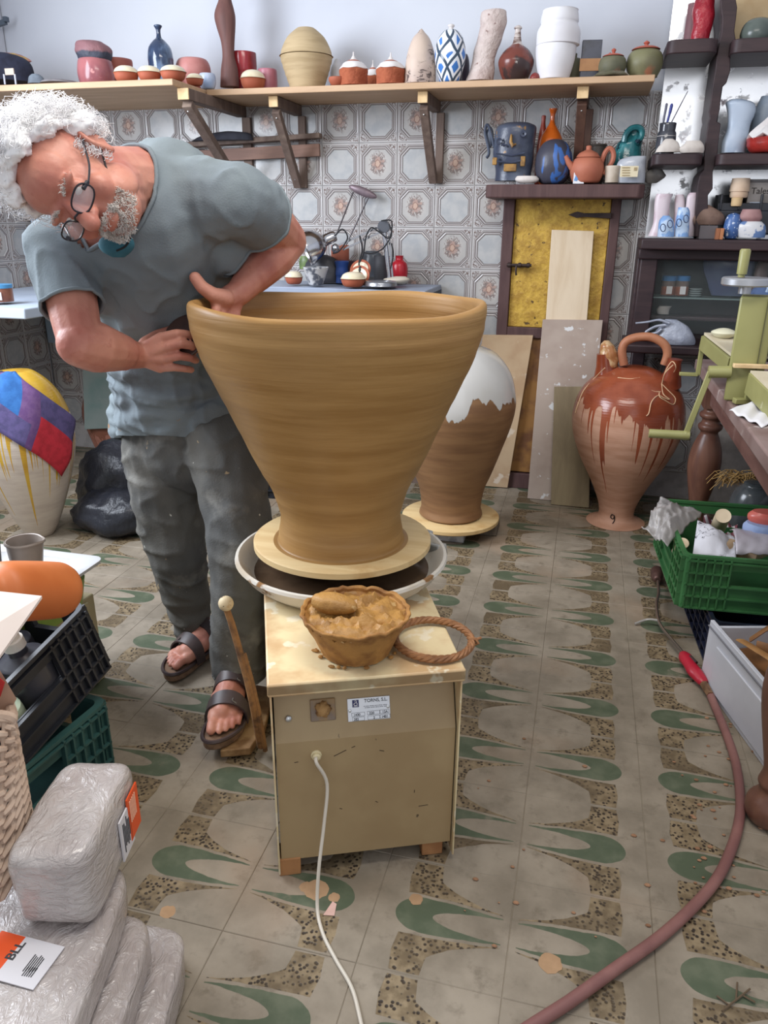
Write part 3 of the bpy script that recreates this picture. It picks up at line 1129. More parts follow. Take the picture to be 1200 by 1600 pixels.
lidded_bowl((180, 217, 106), 3.36, SZ, 'cream-lidded terracotta bowl, next to the pink pot')
lidded_bowl((217, 252, 106), 3.36, SZ, 'cream-lidded terracotta bowl standing in front of the blue bottle')
lidded_bowl((252, 291, 105), 3.36, SZ, 'cream-lidded terracotta bowl, largest of the row above the man')
lidded_bowl((292, 318, 118), 3.50, SZ, 'small cream-lidded terracotta bowl at the right end of the deeper shelf')
lidded_bowl((377, 415, 112), 3.66, SZ, 'cream-lidded terracotta bowl at the foot of the wooden torso')
t = NT('blue_bottle_glaze')
co = t.coord()
t.bump(t.noise(co, 20.0), .05)
bottle_m = t.done(t.mix(t.step(t.noise(t.scale(co, (1, 1, .6)), 11.0, 4.0), .42, .62), lin((44, 58, 84)), lin((104, 126, 156))), .12, coat=.4)
turned('blue_bottle', (235, 275, 43), 3.60, SZ, [(0, 0), (.95, 0), (1, .06), (.96, .4), (.98, .5), (.85, .66), (.45, .77), (.2, .82), (.17, .93), (.3, .98), (.3, 1), (.15, 1), (.12, .85), (0, .8)], bottle_m, 'slender-necked blue glazed bottle on the deeper shelf', 'bottle')
b_, B, r, h = turned('pink_bowl', (278, 331, 95), 3.70, SZ, [(0, 0), (.55, 0), (.8, .2), (1, .55), (.98, .8), (.8, .97), (.5, 1), (0, 1)], mat('dusty_pink', (190, 128, 122), (176, 112, 106), 9, rough=.5), 'dusty pink rounded bowl behind the small cream-lidded bowl', 'bowl')
turned('blue_white_bowl', (312, 338, 119), 3.60, SZ, [(0, 0), (.7, 0), (.95, .3), (1, .7), (.9, 1), (.7, .95), (0, .5)], mat('blue_white_glaze', (186, 196, 214), (150, 172, 206), 14, rough=.3), 'little pale blue bowl at the step between the shelves', 'bowl')
# dark bag, grey cloths at the far left
m_, B = loft([(-30, 12, 84), (-40, 30, 90), (-45, 42, 100), (-45, 48, 115), (-45, 50, 130)], 3.55, SZ, .7, jit=.08, jsc=12, base=W(0, 131, 3.55))
bag = thing('dark_bag', 'dark navy bag with a pale tag at the far end of the deeper shelf', 'bag', B)
m_.obj('bag_body', mat('navy_fabric', (46, 50, 70), (34, 36, 52), 14, rough=.85, bump=.4, bsc=60), bag)
b = M()
b.box(W(15, 112, 3.40)-B, (.046, .006, .026))
b.obj('pale_tag', mat('pale_tag', (206, 192, 178), rough=.8), bag)
for x in (6, 23):
    b = M()
    b.tube([W(x, 116, 3.40)-B, W(x+2, 132, 3.40)-B], .004, 6)
    b.obj('white_strap', mat('strap_white', (196, 200, 214), rough=.8), bag)
m_, B = loft([(0, 8, 82), (-10, 30, 86), (-10, 42, 92), (-6, 46, 97)], 3.60, SZ, .5, jit=.2, jsc=30, base=W(18, 97, 3.60))
tag(m_.obj('woolly_bundle', mat('pink_yellow_wool', (168, 112, 122), (206, 172, 92), 12, .45, .6, rough=.95, bump=.8, bsc=60), None, B), 'tangle of pink and yellow wool on top of the dark bag', 'wool')
m_, B = loft([(50, 60, 116), (46, 66, 121), (45, 70, 131)], 3.45, SZ, .8, jit=.1, base=W(58, 131, 3.45))
tag(m_.obj('grey_rag', mat('grey_rag', (122, 132, 142), (104, 112, 122), 16, rough=.9, bump=.5, bsc=40), None, B), 'small grey rag bunched beside the dark bag', 'rag')
m_, B = loft([(82, 108, 126), (74, 122, 129), (72, 128, 133)], 3.45, SZ, 1.2, jit=.1, base=W(100, 133, 3.45))
tag(m_.obj('folded_cloth', mat('grey_brown_cloth', (134, 130, 132), (112, 106, 108), 16, rough=.9, bump=.4, bsc=40), None, B), 'flat folded grey cloth at the edge of the deeper shelf', 'cloth')
b = M()
b.bar((-.16, 0, -.03), (0, 0, 0), .02, .022)
b.box((.002, 0, .010), (.02, .024, .022))
tag(b.obj('metal_bracket', mat('slate_metal', (96, 106, 118), rough=.5, metal=.4), None, W(9, 34, 3.85)), 'dark metal arm end jutting out high on the white wall', 'bracket')

# ---- on the long shelf
Ys = 3.70
m_, B = loft([(338, 360, -60), (334, 362, -30), (341, 359, -12), (342, 361, 0), (337, 365, 16), (336, 367, 28), (340, 367, 45), (346, 366, 66), (348, 366, 88), (346, 371, 108), (345, 373, 136)], Ys, SZ, .8)
torso_m = woodmat('carved_red_wood', (112, 76, 70), (92, 62, 58), 3, 'Z', .6, .15)
tag(m_.obj('torso_carving', torso_m, None, B), 'tall slim carved wooden torso standing on the long shelf', 'sculpture')
redg = mat('red_glaze', (146, 46, 52), (120, 36, 44), 8, rough=.15, c3=(196, 110, 106), c3sc=18, c3at=.70)
turned('red_cup', (362, 403, 87), 3.78, SZ, [(0, 0), (.82, 0), (.88, .3), (.95, .35), (.93, .5), (1, .6), (1, .98), (.96, 1), (.9, .95), (.85, .2), (0, .2)], redg, 'glossy dark red cup behind the cream-lidded bowl', 'cup')
turned('rose_bowl', (404, 434, 112), 3.74, SZ, [(0, 0), (.8, 0), (1, .2), (1, .85), (.95, 1), (.85, .95), (0, .6)], mat('rose_glaze', (176, 112, 126), (160, 96, 110), 9, rough=.35), 'small rose pink bowl left of the beige urn', 'bowl')
beige = mat('beige_clay', (186, 164, 128), (172, 150, 114), 6, rough=.75, st=(1, 1, 8))
B, r, h = spot(440, 520, 47, Ys, SZ)
urn = thing('beige_urn', 'big rounded beige unglazed urn with a seam around its middle', 'urn', B)
b = M()
b.lathe(fine_profile([(0, 0), (.62*r, 0), (.66*r, .02*h), (.80*r, .2*h), (.93*r, .38*h), (r, .50*h), (r, .535*h), (.9*r, .54*h), (0, .54*h)], 4), seg=48, fn=lambda rr, zz, a: (rr*(1+.010*math.sin(zz*240)*(zz < h*.5)), zz))
b.obj('lower_half', beige, urn)
b = M()
b.lathe(fine_profile([(0, .548*h), (.97*r, .548*h), (r, .56*h), (.93*r, .68*h), (.72*r, .85*h), (.42*r, .97*h), (.36*r, .985*h), (.3*r, 1*h), (0, 1*h)], 4), seg=48)
b.obj('upper_half', beige, urn)
turned('pale_jar', (516, 540, 95), 3.84, SZ, [(0, 0), (.8, 0), (1, .3), (.9, .7), (.5, .9), (.3, 1), (0, 1)], mat('pale_grey_glaze', (196, 196, 200), (180, 178, 182), 9, rough=.4), 'pale grey jar hidden behind the first meringue-lidded pot', 'jar')
turned('clay_saucer', (514, 541, 124), 3.62, SZ, [(0, 0), (.6, 0), (1, .6), (1, 1), (.9, .9), (0, .4)], terra, 'flat terracotta saucer beside the beige urn', 'saucer')
rough_terra = mat('rough_terracotta', (168, 92, 62), (146, 74, 48), 14, rough=.85, bump=.9, bsc=45, bdist=.01)
white_sl = mat('white_slip', (226, 222, 220), (206, 198, 196), 9, rough=.35)


def meringue_pot(px, Y, label, k=1.0):
    B, r, h = spot(px[0], px[1], px[2], Y, SZ)
    t = thing('meringue_pot', label, 'pot', B, 0, 'rough terracotta pots with white lids')
    b = M()
    b.lathe(fine_profile([(0, 0), (.92*r, 0), (r, .06*h), (1.02*r, .28*h), (.98*r, .5*h), (0, .5*h)], 4), seg=36, fn=lambda rr, zz, a: (rr*(1+.03*tri_noise((math.cos(a)*2, math.sin(a)*2, zz*30))), zz))
    b.obj('pot_body', rough_terra, t)
    b = M()
    b.lathe(fine_profile([(0, .5*h), (.98*r, .5*h), (.95*r, .58*h), (.7*r, .68*h), (.34*r, .75*h), (.2*r, .8*h), (0, .8*h)], 4), seg=36, fn=lambda rr, zz, a: (rr, zz-(.03*h*abs(math.sin(3*a)) if rr > .8*r else 0)))
    lid = b.obj('lid', white_sl, t)
    b = M()
    b.lathe(fine_profile([(0, .70*h), (.55*r, .69*h), (.5*r, .73*h), (.2*r, .78*h), (0, .79*h)], 2), seg=24)
    b.obj('lid_band', terra, lid)
    b = M()
    b.lathe(fine_profile([(0, .77*h), (.17*r, .77*h), (.15*r, .84*h), (.06*r, .9*h), (.04*r, h), (0, h)], 3), seg=18)
    b.obj('lid_knob', white_sl, lid)
    return t


meringue_pot((531, 574, 84), 3.64, 'rough terracotta pot with white dripped lid, nearest the beige urn')
meringue_pot((571, 594, 97), 3.80, 'small rough terracotta pot with white lid, tucked between two larger ones')
meringue_pot((588, 632, 85), 3.64, 'rough terracotta pot with white-banded lid beside the cone vase')
t = NT('bark_glaze')
co = t.coord()
bk = t.step(t.noise(t.scale(co, (1, 1, 1.6)), 34.0, 4.0, .6, .8), .50, .60)
bk = t.m('MULTIPLY', bk, t.step(t.noise(co, 9.0, 2.0), .44, .54))
t.bump(t.noise(co, 40.0), .15)
turned('cone_vase', (632, 681, 47), 3.66, SZ, [(0, 0), (.95, 0), (1, .08), (.97, .35), (.83, .6), (.55, .82), (.22, .93), (.12, .97), (0, 1)],
       t.done(t.mix(bk, t.mix(t.step(t.noise(co, 5.0), .4, .7), lin((204, 184, 168)), lin((176, 156, 146))), lin((92, 78, 74))), .5), 'pointed cone vase marked like birch bark', 'vase')
# blue, white and black painted vase
t = NT('blue_painted_glaze')
co = t.coord()
x, y, z = t.xyz(co)
an = t.m('MULTIPLY', t.m('ARCTAN2', y, x), 1/(2*PI))
u_ = t.m('ADD', t.m('MULTIPLY', an, 5.0), t.m('MULTIPLY', z, 10.0))
v_ = t.m('SUBTRACT', t.m('MULTIPLY', an, 5.0), t.m('MULTIPLY', z, 10.0))
wob_ = t.m('MULTIPLY', t.noise(co, 9.0, 2.0), .5)
fu = t.m('ABSOLUTE', t.m('SUBTRACT', t.m('FRACT', t.m('ADD', u_, wob_)), .5))
fv = t.m('ABSOLUTE', t.m('SUBTRACT', t.m('FRACT', t.m('ADD', v_, wob_)), .5))
line = t.m('SUBTRACT', 1.0, t.step(t.m('MINIMUM', fu, fv), .085, .105))
blob = t.step(t.m('MINIMUM', fu, fv), .26, .28)
bl = t.m('MULTIPLY', blob, t.step(t.noise(co, 7.0, 1.0), .40, .42))
col = t.mix(bl, lin((226, 230, 236)), lin((66, 122, 196)))
col = t.mix(line, col, lin((62, 78, 96)))
B, r, h = spot(678, 726, 40, 3.62, SZ)
v = thing('painted_vase', 'egg-shaped vase painted with black lattice and blue blots', 'vase', B)
b = M()
b.lathe(fine_profile([(0, 0), (.55*r, 0), (.72*r, .1*h), (.95*r, .32*h), (r, .5*h), (.88*r, .7*h), (.55*r, .86*h), (.2*r, .91*h), (0, .92*h)], 4), seg=40)
b.obj('vase_body', t.done(col, .2), v)
b = M()
b.lathe(fine_profile([(0, .89*h), (.17*r, .89*h), (.14*r, .93*h), (.22*r, .96*h), (.20*r, .985*h), (.08*r, 1*h), (0, 1*h)], 3), seg=18)
b.obj('stopper', white_sl, v)
turned('dark_plate', (706, 732, 86), 3.80, SZ, [(0, 0), (.9, 0), (1, .3), (1, .7), (.7, .97), (0, 1)], mat('dark_glaze', (52, 46, 60), rough=.3), 'dark round pot showing behind the painted vase', 'pot')
m_, B = loft([(756, 790, 17), (752, 792, 22), (750, 791, 40), (746, 785, 60), (741, 778, 78), (738, 773, 95), (733, 772, 112), (728, 770, 127)], 3.66, SZ, .9, jit=.08, jsc=30)
tag(m_.obj('rough_column', mat('porous_pink', (206, 192, 186), (184, 166, 160), 12, rough=.9, bump=.9, bsc=45, bdist=.012, c3=(146, 122, 116), c3sc=30, c3at=.66), None, B), 'rough porous pinkish column twisting upward, tallest on the shelf', 'sculpture')
t = NT('brown_white_glaze')
co = t.coord()
z = t.xyz(co)[2]
col = t.mix(t.step(t.noise(co, 9.0, 4.0), .45, .55), lin((112, 58, 48)), lin((60, 46, 46)))
col = t.mix(t.step(t.noise(co, 26.0, 3.0), .66, .70), col, lin((178, 172, 166)))
nk = t.step(t.m('ADD', z, t.m('MULTIPLY', t.noise(co, 22.0, 3.0), .05)), .155, .16)
col = t.mix(nk, col, t.mix(t.step(t.noise(t.scale(co, (1, 1, 4)), 14.0, 3.0), .45, .6), lin((196, 186, 180)), lin((108, 84, 76))))
turned('long_neck_vase', (777, 832, 42), 3.66, SZ, [(0, 0), (.55, 0), (.8, .1), (1, .3), (.97, .42), (.7, .56), (.33, .66), (.22, .75), (.16, .92), (.22, .94), (.2, .97), (.08, 1), (0, 1)], t.done(col, .25), 'round brown vase with white slip on its long neck', 'vase')
turned('tiny_lid', (828, 843, 115), 3.62, SZ, [(0, 0), (.9, 0), (1, .4), (.6, .8), (0, 1)], mat('dark_red_clay', (124, 48, 44), rough=.4), 'tiny dark red lid lying beside the white stacked cups', 'lid')
white_cl = mat('white_bisque', (224, 224, 228), (214, 212, 216), 5, rough=.6)
B, r, h = spot(834, 900, 27, 3.64, SZ)
c1, B, r1, h1 = turned('white_cup', (834, 896, 74), 3.64, SZ, [(0, 0), (.68, 0), (.78, .1), (.95, .55), (1, .9), (.98, 1), (.9, .96), (.8, .3), (0, .1)], white_cl, 'lower cup of the white unglazed pair stacked rim to base', 'cup', 'stacked white cups', 40)
b = M()
b.lathe(fine_profile([(0, 0), (.96*r1, 0), (r1*1.06, .12*h1), (r1*1.05, .42*h1), (r1*.90, .62*h1), (r1*.93, .72*h1), (r1*.86, .98*h1), (r1*.8, 1.02*h1), (0, 1.02*h1)], 3), seg=40)
tag(b.obj('white_cup', white_cl, None, B+Vector((.006, 0, h1*.985))), 'upper cup of the white unglazed pair, turned upside down', 'cup', 'stacked white cups')
mossy = mat('mossy_glaze', (102, 100, 78), (84, 84, 66), 9, rough=.6, c3=(140, 92, 70), c3sc=9, c3at=.62, bump=.2, bsc=40)
turned('olive_jar', (884, 906, 86), 3.78, SZ, [(0, 0), (.8, 0), (1, .4), (.9, .8), (.3, .86), (.25, 1), (0, 1)], mossy, 'small olive jar hidden behind the white cups', 'jar')
B, r, h = spot(905, 935, 65, 3.70, SZ)
t = thing('sample_card', 'dark glazed sample tile with an orange paper band, propped upright', 'tile', B, .1)
b = M()
b.box((0, 0, h/2), (2*r, .02, h))
b.obj('dark_tile', mat('slate_glaze', (72, 78, 96), (48, 50, 62), 14, rough=.3), t, bevel=.002)
b = M()
b.box((-.002, -.0115, h*.40), (2*r+.004, .003, h*.30))
b.obj('paper_band', mat('kraft_band', (206, 158, 116), (190, 142, 104), 10, rough=.8), t)


def lid_pot(px, Y, z, label, k, body_m, lid_m, name='lidded_pot', feet=False):
    B, r, h = spot(px[0], px[1], px[2], Y, z)
    t = thing(name, label, 'pot', B)
    b = M()
    b.lathe(fine_profile([(0, 0), (.72*r, 0), (.78*r, .02*h), (.97*r, .25*h), (r, .42*h), (.9*r, .62*h), (.62*r, k*h), (0, k*h)], 4), seg=40)
    body = b.obj('pot_body', body_m, t)
    b = M()
    b.lathe(fine_profile([(0, k*h), (.72*r, k*h), (.73*r, (k+.03)*h), (.5*r, (k+.08)*h), (.16*r, (k+.10)*h), (.11*r, (k+.15)*h), (.17*r, .93*h), (.1*r, .97*h), (0, h)], 3), seg=28)
    b.obj('lid', lid_m, t)
    return t, r, h


redclay = mat('red_clay_lid', (176, 90, 72), (156, 76, 60), 10, rough=.6)
t, r, h = lid_pot((934, 976, 77), 3.61, SZ, 'mossy green pot with a red lid and a ruffled foot like a turtle', .70, mossy, redclay)
b = M()
b.lathe(fine_profile([(0, 0), (1.25*r, 0), (1.2*r, .10*h), (.95*r, .16*h)], 2), seg=36, fn=lambda rr, zz, a: (rr*(1+.07*math.sin(7*a)), zz))
b.obj('ruffled_foot', mat('ruffled_olive', (92, 90, 70), (120, 112, 96), 20, rough=.6, c3=(206, 204, 196), c3sc=22, c3at=.62), t)
b = M()
b.lathe([(0, h*.72), (r*.12, h*.73), (r*.10, h*.82), (0, h*.86)], (-.25*r, 0, 0), seg=12)
b.obj('side_knob', redclay, t)
lid_pot((977, 1032, 65), 3.64, SZ, 'larger sage green lidded pot at the end of the long shelf', .74, mat('sage_glaze', (118, 116, 84), (104, 100, 74), 9, rough=.5, c3=(150, 98, 72), c3sc=6, c3at=.62), redclay)

# ================================================================ built-in cupboard with a gold door
frame_w = woodmat('purple_brown_wood', (92, 68, 66), (76, 54, 54), 3, 'Z', .6, .12)
CY = 3.86
cb = thing('wall_cupboard', 'built-in wooden cupboard with a gilded door and iron latch', 'cupboard', (-.15, CY, 0))
xl, xr = -.414, .112
for x0, x1, nm in ((xl, -.362, 'frame_post'), (.070, xr, 'frame_post')):
    b = M()
    b.box(((x0+x1)/2+.15, .022, .71), (x1-x0, .06, 1.42))
    b.obj(nm, frame_w, cb, bevel=.004)
for z, h in ((.80, .05), (1.435, .05), (.04, .08)):
    b = M()
    b.box(((xl+xr)/2+.15, .024, z), (.43, .056, h))
    b.obj('frame_rail', frame_w, cb, bevel=.003)
t = NT('gilded_door')
co = t.coord()
n = t.noise(co, 18.0, 6.0, .7)
col = t.mix(t.step(n, .35, .65), lin((206, 168, 72)), lin((164, 126, 50)))
col = t.mix(t.step(t.noise(co, 34.0, 4.0), .63, .70), col, lin((84, 62, 34)))
t.bump(n, .6, .012)
gold = t.done(col, .42, metal=.12)
b = M()
b.box(((-.362+.070)/2+.15, .02, 1.115), (.43, .02, .58))
dr = b.obj('door', gold, cb, bevel=.003)
b = M()
b.box(((-.362+.070)/2+.15, .024, .43), (.43, .02, .69))
b.obj('door', mat('dull_gold_door', (150, 108, 60), (110, 74, 50), 8, rough=.6, bump=.4, bsc=30), cb, bevel=.003)
iron = mat('dark_iron', (66, 54, 52), (50, 42, 42), 20, rough=.55, metal=.5, bump=.3, bsc=50)
lt = W(812, 415, 3.83)-Vector((-.15, CY, 0))
b = M()
b.box(lt+Vector((0, .010, 0)), (.085, .008, .016))
b.tube([lt+Vector((-.06, -.004, .002)), lt+Vector((.055, -.004, .002))], .007, 8)
b.tube([lt+Vector((-.015, -.006, 0)), lt+Vector((-.015, -.012, -.03)), lt+Vector((-.013, -.006, -.042))], .0045, 8)
for dx in (-.048, .0, .04):
    b.lathe([(.011, -.007), (.012, 0), (.011, .007)], lt+Vector((dx, -.004, .002)), 10, m=Matrix.Rotation(PI/2, 4, 'Y'))
b.obj('latch', iron, cb)
b = M()
hp = W(955, 337, 3.84)-Vector((-.15, CY, 0))
b.prism([(0, -.012), (0, .012), (-.12, .010), (-.15, .017), (-.19, .003), (-.15, -.011), (-.12, -.006)], .006, Matrix.Translation(hp+Vector((0, .008, 0))) @ Matrix.Rotation(PI/2, 4, 'X'))
b.obj('hinge', iron, cb, bevel=.001)
b = M()
mz = 1.452
b.prism([(-.478, 3.675), (-.45, 3.652), (.17, 3.652), (.195, 3.675), (.195, WALL_Y), (-.478, WALL_Y)], .055, Matrix.Translation((.15, -CY, mz-.05)))
b.obj('mantel_board', frame_w, cb, bevel=.006)
MZ = mz+.005
Ym = 3.76
# items on the mantel
t = NT('blue_black_mask')
co = t.coord()
col = t.mix(t.step(t.noise(co, 8.0, 4.0), .4, .66), lin((58, 64, 82)), lin((84, 92, 108)))
col = t.mix(t.step(t.noise(co, 15.0, 3.0), .64, .69), col, lin((150, 112, 66)))
t.bump(t.noise(co, 25.0), .3, .008)
mask_m = t.done(col, .32)
m_, B = loft([(790, 826, 192), (778, 837, 197), (774, 838, 206), (772, 836, 222), (770, 834, 240), (772, 833, 255), (774, 830, 268), (773, 829, 283)], Ym, MZ, .75, jit=.02, jsc=20)
mv = thing('face_vase', 'blue-black slab vase modelled as a face with one big ear', 'vase', B)
m_.obj('vase_body', mask_m, mv)
b = M()
e = [W(x, y, Ym-.01)-B for x, y in ((772, 230), (769, 215), (764, 198), (760, 196), (758, 208), (762, 225), (764, 240), (760, 247))]
b.tube(smooth(e, 4), .011, 8, flat=.6)
b.ell(W(765, 215, Ym)-B, (.018, .012, .045), seg=12)
b.obj('ear', mask_m, mv)
och = mat('ochre_patch', (162, 122, 62), (120, 88, 48), 30, rough=.5)
b = M()
f_ = lambda x, y, d=.0: W(x, y, Ym-.072-d)-B
b.tube([f_(799, 210), f_(798, 222, .008), f_(801, 228, .012), f_(806, 225, .004)], [.004, .007, .009, .004], 8)
b.obj('nose', och, mv)
for x, y in ((818, 209), (780, 221)):
    b = M()
    b.lathe([(.004, 0), (.012, .003), (.014, 0), (.012, -.004)], f_(x, y), 14, m=Matrix.Rotation(PI/2, 4, 'X'))
    b.obj('eye', mask_m, mv)
for pts in (((783, 227), (788, 226), (793, 229)), ((775, 240), (800, 243), (820, 239)), ((775, 252), (800, 254), (818, 250))):
    b = M()
    b.tube([f_(x, y, -.002) for x, y in pts], .004, 6)
    b.obj('modelled_band', mask_m, mv)
for x, y, w, h in ((797, 262, .055, .03), (817, 252, .02, .04), (773, 252, .02, .03)):
    b = M()
    b.box(f_(x, y, -.004), (w, .012, h))
    b.obj('ochre_patch', och, mv, bevel=.003)
orange = mat('orange_glaze', (206, 102, 34), (188, 84, 24), 8, rough=.12, coat=.5)
turned('orange_bottle', (837, 874, 173), 3.83, MZ, [(0, 0), (.7, 0), (.9, .15), (1, .45), (.9, .62), (.5, .74), (.22, .82), (.2, .92), (.34, .99), (.3, 1), (.15, .95), (0, .9)], orange, 'glossy orange bottle with a flared lip on the mantel', 'bottle')
turned('red_bottle', (834, 850, 184), 3.88, MZ, [(0, 0), (.9, 0), (1, .4), (.8, .7), (.4, .9), (.4, 1), (0, 1)], mat('red_brown_glaze', (150, 62, 46), rough=.3), 'red-brown bottle just behind the orange bottle', 'bottle')
t = NT('egg_glaze')
co = t.coord()
s = t.noise(t.scale(co, (1, 1, .35)), 15.0, 3.0, .5, .4)
t.bump(t.noise(co, 50.0), .1)
turned('blue_egg', (834, 891, 220), 3.74, MZ, [(0, 0), (.6, 0), (.9, .2), (1, .42), (.93, .68), (.65, .9), (.3, .985), (0, 1)],
       t.done(t.mix(t.step(s, .57, .60), lin((66, 66, 78)), lin((62, 104, 172))), .4), 'dark egg-shaped pot with runs of bright blue glaze', 'pot')
m_, B = loft([(808, 838, 275), (805, 842, 279), (806, 841, 283), (812, 836, 286)], 3.70, MZ, .5, base=W(823, 286, 3.69))
tag(m_.obj('white_roll', mat('off_white_paper', (212, 204, 198), (196, 188, 182), 14, rough=.6), None, B), 'small off-white roll lying at the foot of the face vase', 'roll')
# teapot
B, r, h = spot(890, 940, 230, 3.71, MZ)
tp = thing('teapot', 'unglazed terracotta teapot with a domed lid on the mantel', 'teapot', B)
tclay = mat('teapot_clay', (178, 108, 84), (166, 96, 74), 8, rough=.6)
b = M()
b.lathe(fine_profile([(0, 0), (.7*r, 0), (.92*r, .12*h), (1.05*r, .34*h), (.95*r, .55*h), (.66*r, .68*h), (0, .68*h)], 4), seg=40)
b.obj('pot_body', tclay, tp)
b = M()
b.lathe(fine_profile([(0, .68*h), (.68*r, .68*h), (.7*r, .71*h), (.55*r, .80*h), (.25*r, .87*h), (.16*r, .90*h), (.17*r, .97*h), (.1*r, h), (0, h)], 3), seg=28)
b.obj('lid', tclay, tp)
b = M()
b.tube(smooth([(.80*r, 0, .50*h), (1.0*r, 0, .80*h), (1.25*r, 0, .92*h), (1.5*r, 0, .80*h), (1.5*r, 0, .6*h), (1.25*r, 0, .38*h), (1.0*r, 0, .25*h)], 5), .0105, 8)
b.obj('handle', tclay, tp)
b = M()
b.tube([(-.85*r, -.02, .4*h), (-1.15*r, -.03, .55*h), (-1.35*r, -.035, .72*h)], [.016, .012, .008], 10)
b.obj('spout', tclay, tp)
b = M()
pts = [(895, 287), (897, 270), (905, 268), (912, 268), (912, 287)]
b.prism([((W(x, y, 3.665)-W(903, 287, 3.665)).x, (W(x, y, 3.665)-W(903, 287, 3.665)).z) for x, y in pts], .006, Matrix.Rotation(PI/2, 4, 'X'))
cd_ = thing('photo_card', 'little white and blue card propped in front of the teapot', 'card', W(903, 287, 3.665))
b.obj('card', mat('white_card', (222, 222, 226), rough=.6), cd_)
b = M()
b.prism([(-.018, .012), (-.006, .052), (.008, .052), (.004, .03), (-.006, .010)], .0015, Matrix.Translation((0, -.0065, 0)) @ Matrix.Rotation(PI/2, 4, 'X'))
b.obj('blue_print', mat('blue_print', (96, 142, 196), rough=.6), cd_)
turned('dark_jar', (916, 942, 228), 3.86, MZ, [(0, 0), (.8, 0), (1, .5), (.9, .9), (1, .95), (.95, 1), (0, 1)], mat('dark_olive', (74, 66, 60), rough=.5), 'dark olive jar hidden behind the teapot lid', 'jar')
turned('small_cup', (943, 968, 263), 3.70, MZ, [(0, 0), (.75, 0), (.85, .2), (.97, .8), (1, 1), (.92, 1), (.85, .4), (0, .2)], mat('speckled_white', (196, 184, 168), (180, 166, 148), 20, rough=.5), 'small speckled off-white cup right of the teapot', 'cup')
m_, B = loft([(975, 1003, 203), (978, 1004, 212), (966, 1004, 222), (962, 1002, 232), (957, 1003, 246), (955, 1006, 262)], 3.80, MZ, .8, jit=.03, jsc=25)
teal = mat('teal_glaze', (34, 92, 98), (58, 128, 132), 14, .4, .66, rough=.15, c3=(26, 44, 56), c3sc=20, c3at=.58, bump=.3, bsc=40)
bd = thing('teal_bird', 'glossy teal glazed bird-like vessel with a looped head', 'vessel', B)
m_.obj('vessel_body', teal, bd)
b = M()
b.tube(smooth([W(x, y, 3.76)-B for x, y in ((975, 222), (978, 210), (986, 201), (997, 199), (1003, 204), (1002, 214), (994, 224))], 4), .012, 8)
b.obj('looped_head', teal, bd)
m_, B = loft([(985, 1010, 244), (968, 1010, 250), (962, 1009, 262), (962, 1008, 275), (966, 1007, 288)], 3.70, MZ, .45, jit=.05, jsc=30)
fb = thing('food_bag', 'clear plastic bag with a cream paper label at the mantel end', 'bag', B)
m_.obj('bag', mat('clear_plastic_film', (206, 210, 218), (186, 192, 204), 14, rough=.2, trans=.25, bump=.4, bsc=40), fb)
b = M()
b.box(W(983, 268, 3.645)-B, (.072, .004, .042))
lb = b.obj('paper_label', mat('cream_label', (214, 202, 172), rough=.7), fb)
b = M()
b.box(W(993, 264, 3.642)-B, (.012, .003, .012))
for k in range(4):
    b.box(W(978, 262+k*4, 3.642)-B, (.03, .003, .004))
kind(b.obj('label_print', mat('faded_print', (160, 142, 110), rough=.8), lb))
m_, B = loft([(1018, 1034, 264), (1008, 1038, 270), (1006, 1040, 276), (1010, 1026, 286)], 3.74, MZ, .6)
tag(m_.obj('grey_leaf_dish', mat('warm_grey', (130, 126, 122), (112, 108, 104), 10, rough=.6), None, B), 'grey leaf-shaped dish hanging over the mantel end', 'dish')

# ================================================================ boards leaning by the cupboard


def leaning(name, mt, label, c, th=.012, cat='board'):
    """board through four points: bottom-left, bottom-right, top-right, top-left"""
    bl, br, tr, tl = [Vector(p) for p in c]
    n = (br-bl).cross(tl-bl).normalized()
    b = M()
    o = bl.copy()
    vs = [p-o for p in (bl, br, tr, tl)]
    vs += [p-o-n*th for p in (bl, br, tr, tl)]
    b.add(vs, [(0, 1, 2, 3), (7, 6, 5, 4), (0, 4, 5, 1), (1, 5, 6, 2), (2, 6, 7, 3), (3, 7, 4, 0)])
    return tag(b.obj(name, mt, None, o, bevel=.0015), label, cat)


leaning('plywood_board', mat('stained_plywood', (190, 164, 132), (176, 146, 114), 5, rough=.75, c3=(208, 192, 172), c3sc=9, c3at=.64),
        'square plywood sheet leaning left of the cupboard behind the tall jar', [(-.545, 3.825, .004), (-.305, 3.835, .004), W(833, 524, 3.845), W(742, 523, 3.845)])
gw = leaning('grey_board', mat('spattered_grey_board', (176, 160, 148), (160, 142, 130), 4, rough=.7, c3=(214, 214, 214), c3sc=22, c3at=.62),
             'tall pinkish grey board spattered white, leaning on the cupboard door', [(-.192, 3.700, .003), (.082, 3.700, .003), W(942, 500, 3.822), W(848, 499, 3.822)])
leaning('pine_board', woodmat('pale_pine', (222, 204, 178), (206, 184, 154), 1.6, 'Z', .6, .06), 'narrow pale pine board leaning against the gold door',
        [(-.165, 3.818, .003), (.03, 3.818, .003), W(928, 361, 3.842), W(862, 359, 3.842)], .010)
leaning('short_board', woodmat('grey_green_board', (146, 132, 104), (126, 112, 88), 1.6, 'Z', .65, .08), 'short grey-green board leaning beside the big jug',
        [(-.073, 3.642, .003), (.11, 3.642, .003), W(924, 604, 3.752), W(866, 604, 3.752)], .012)

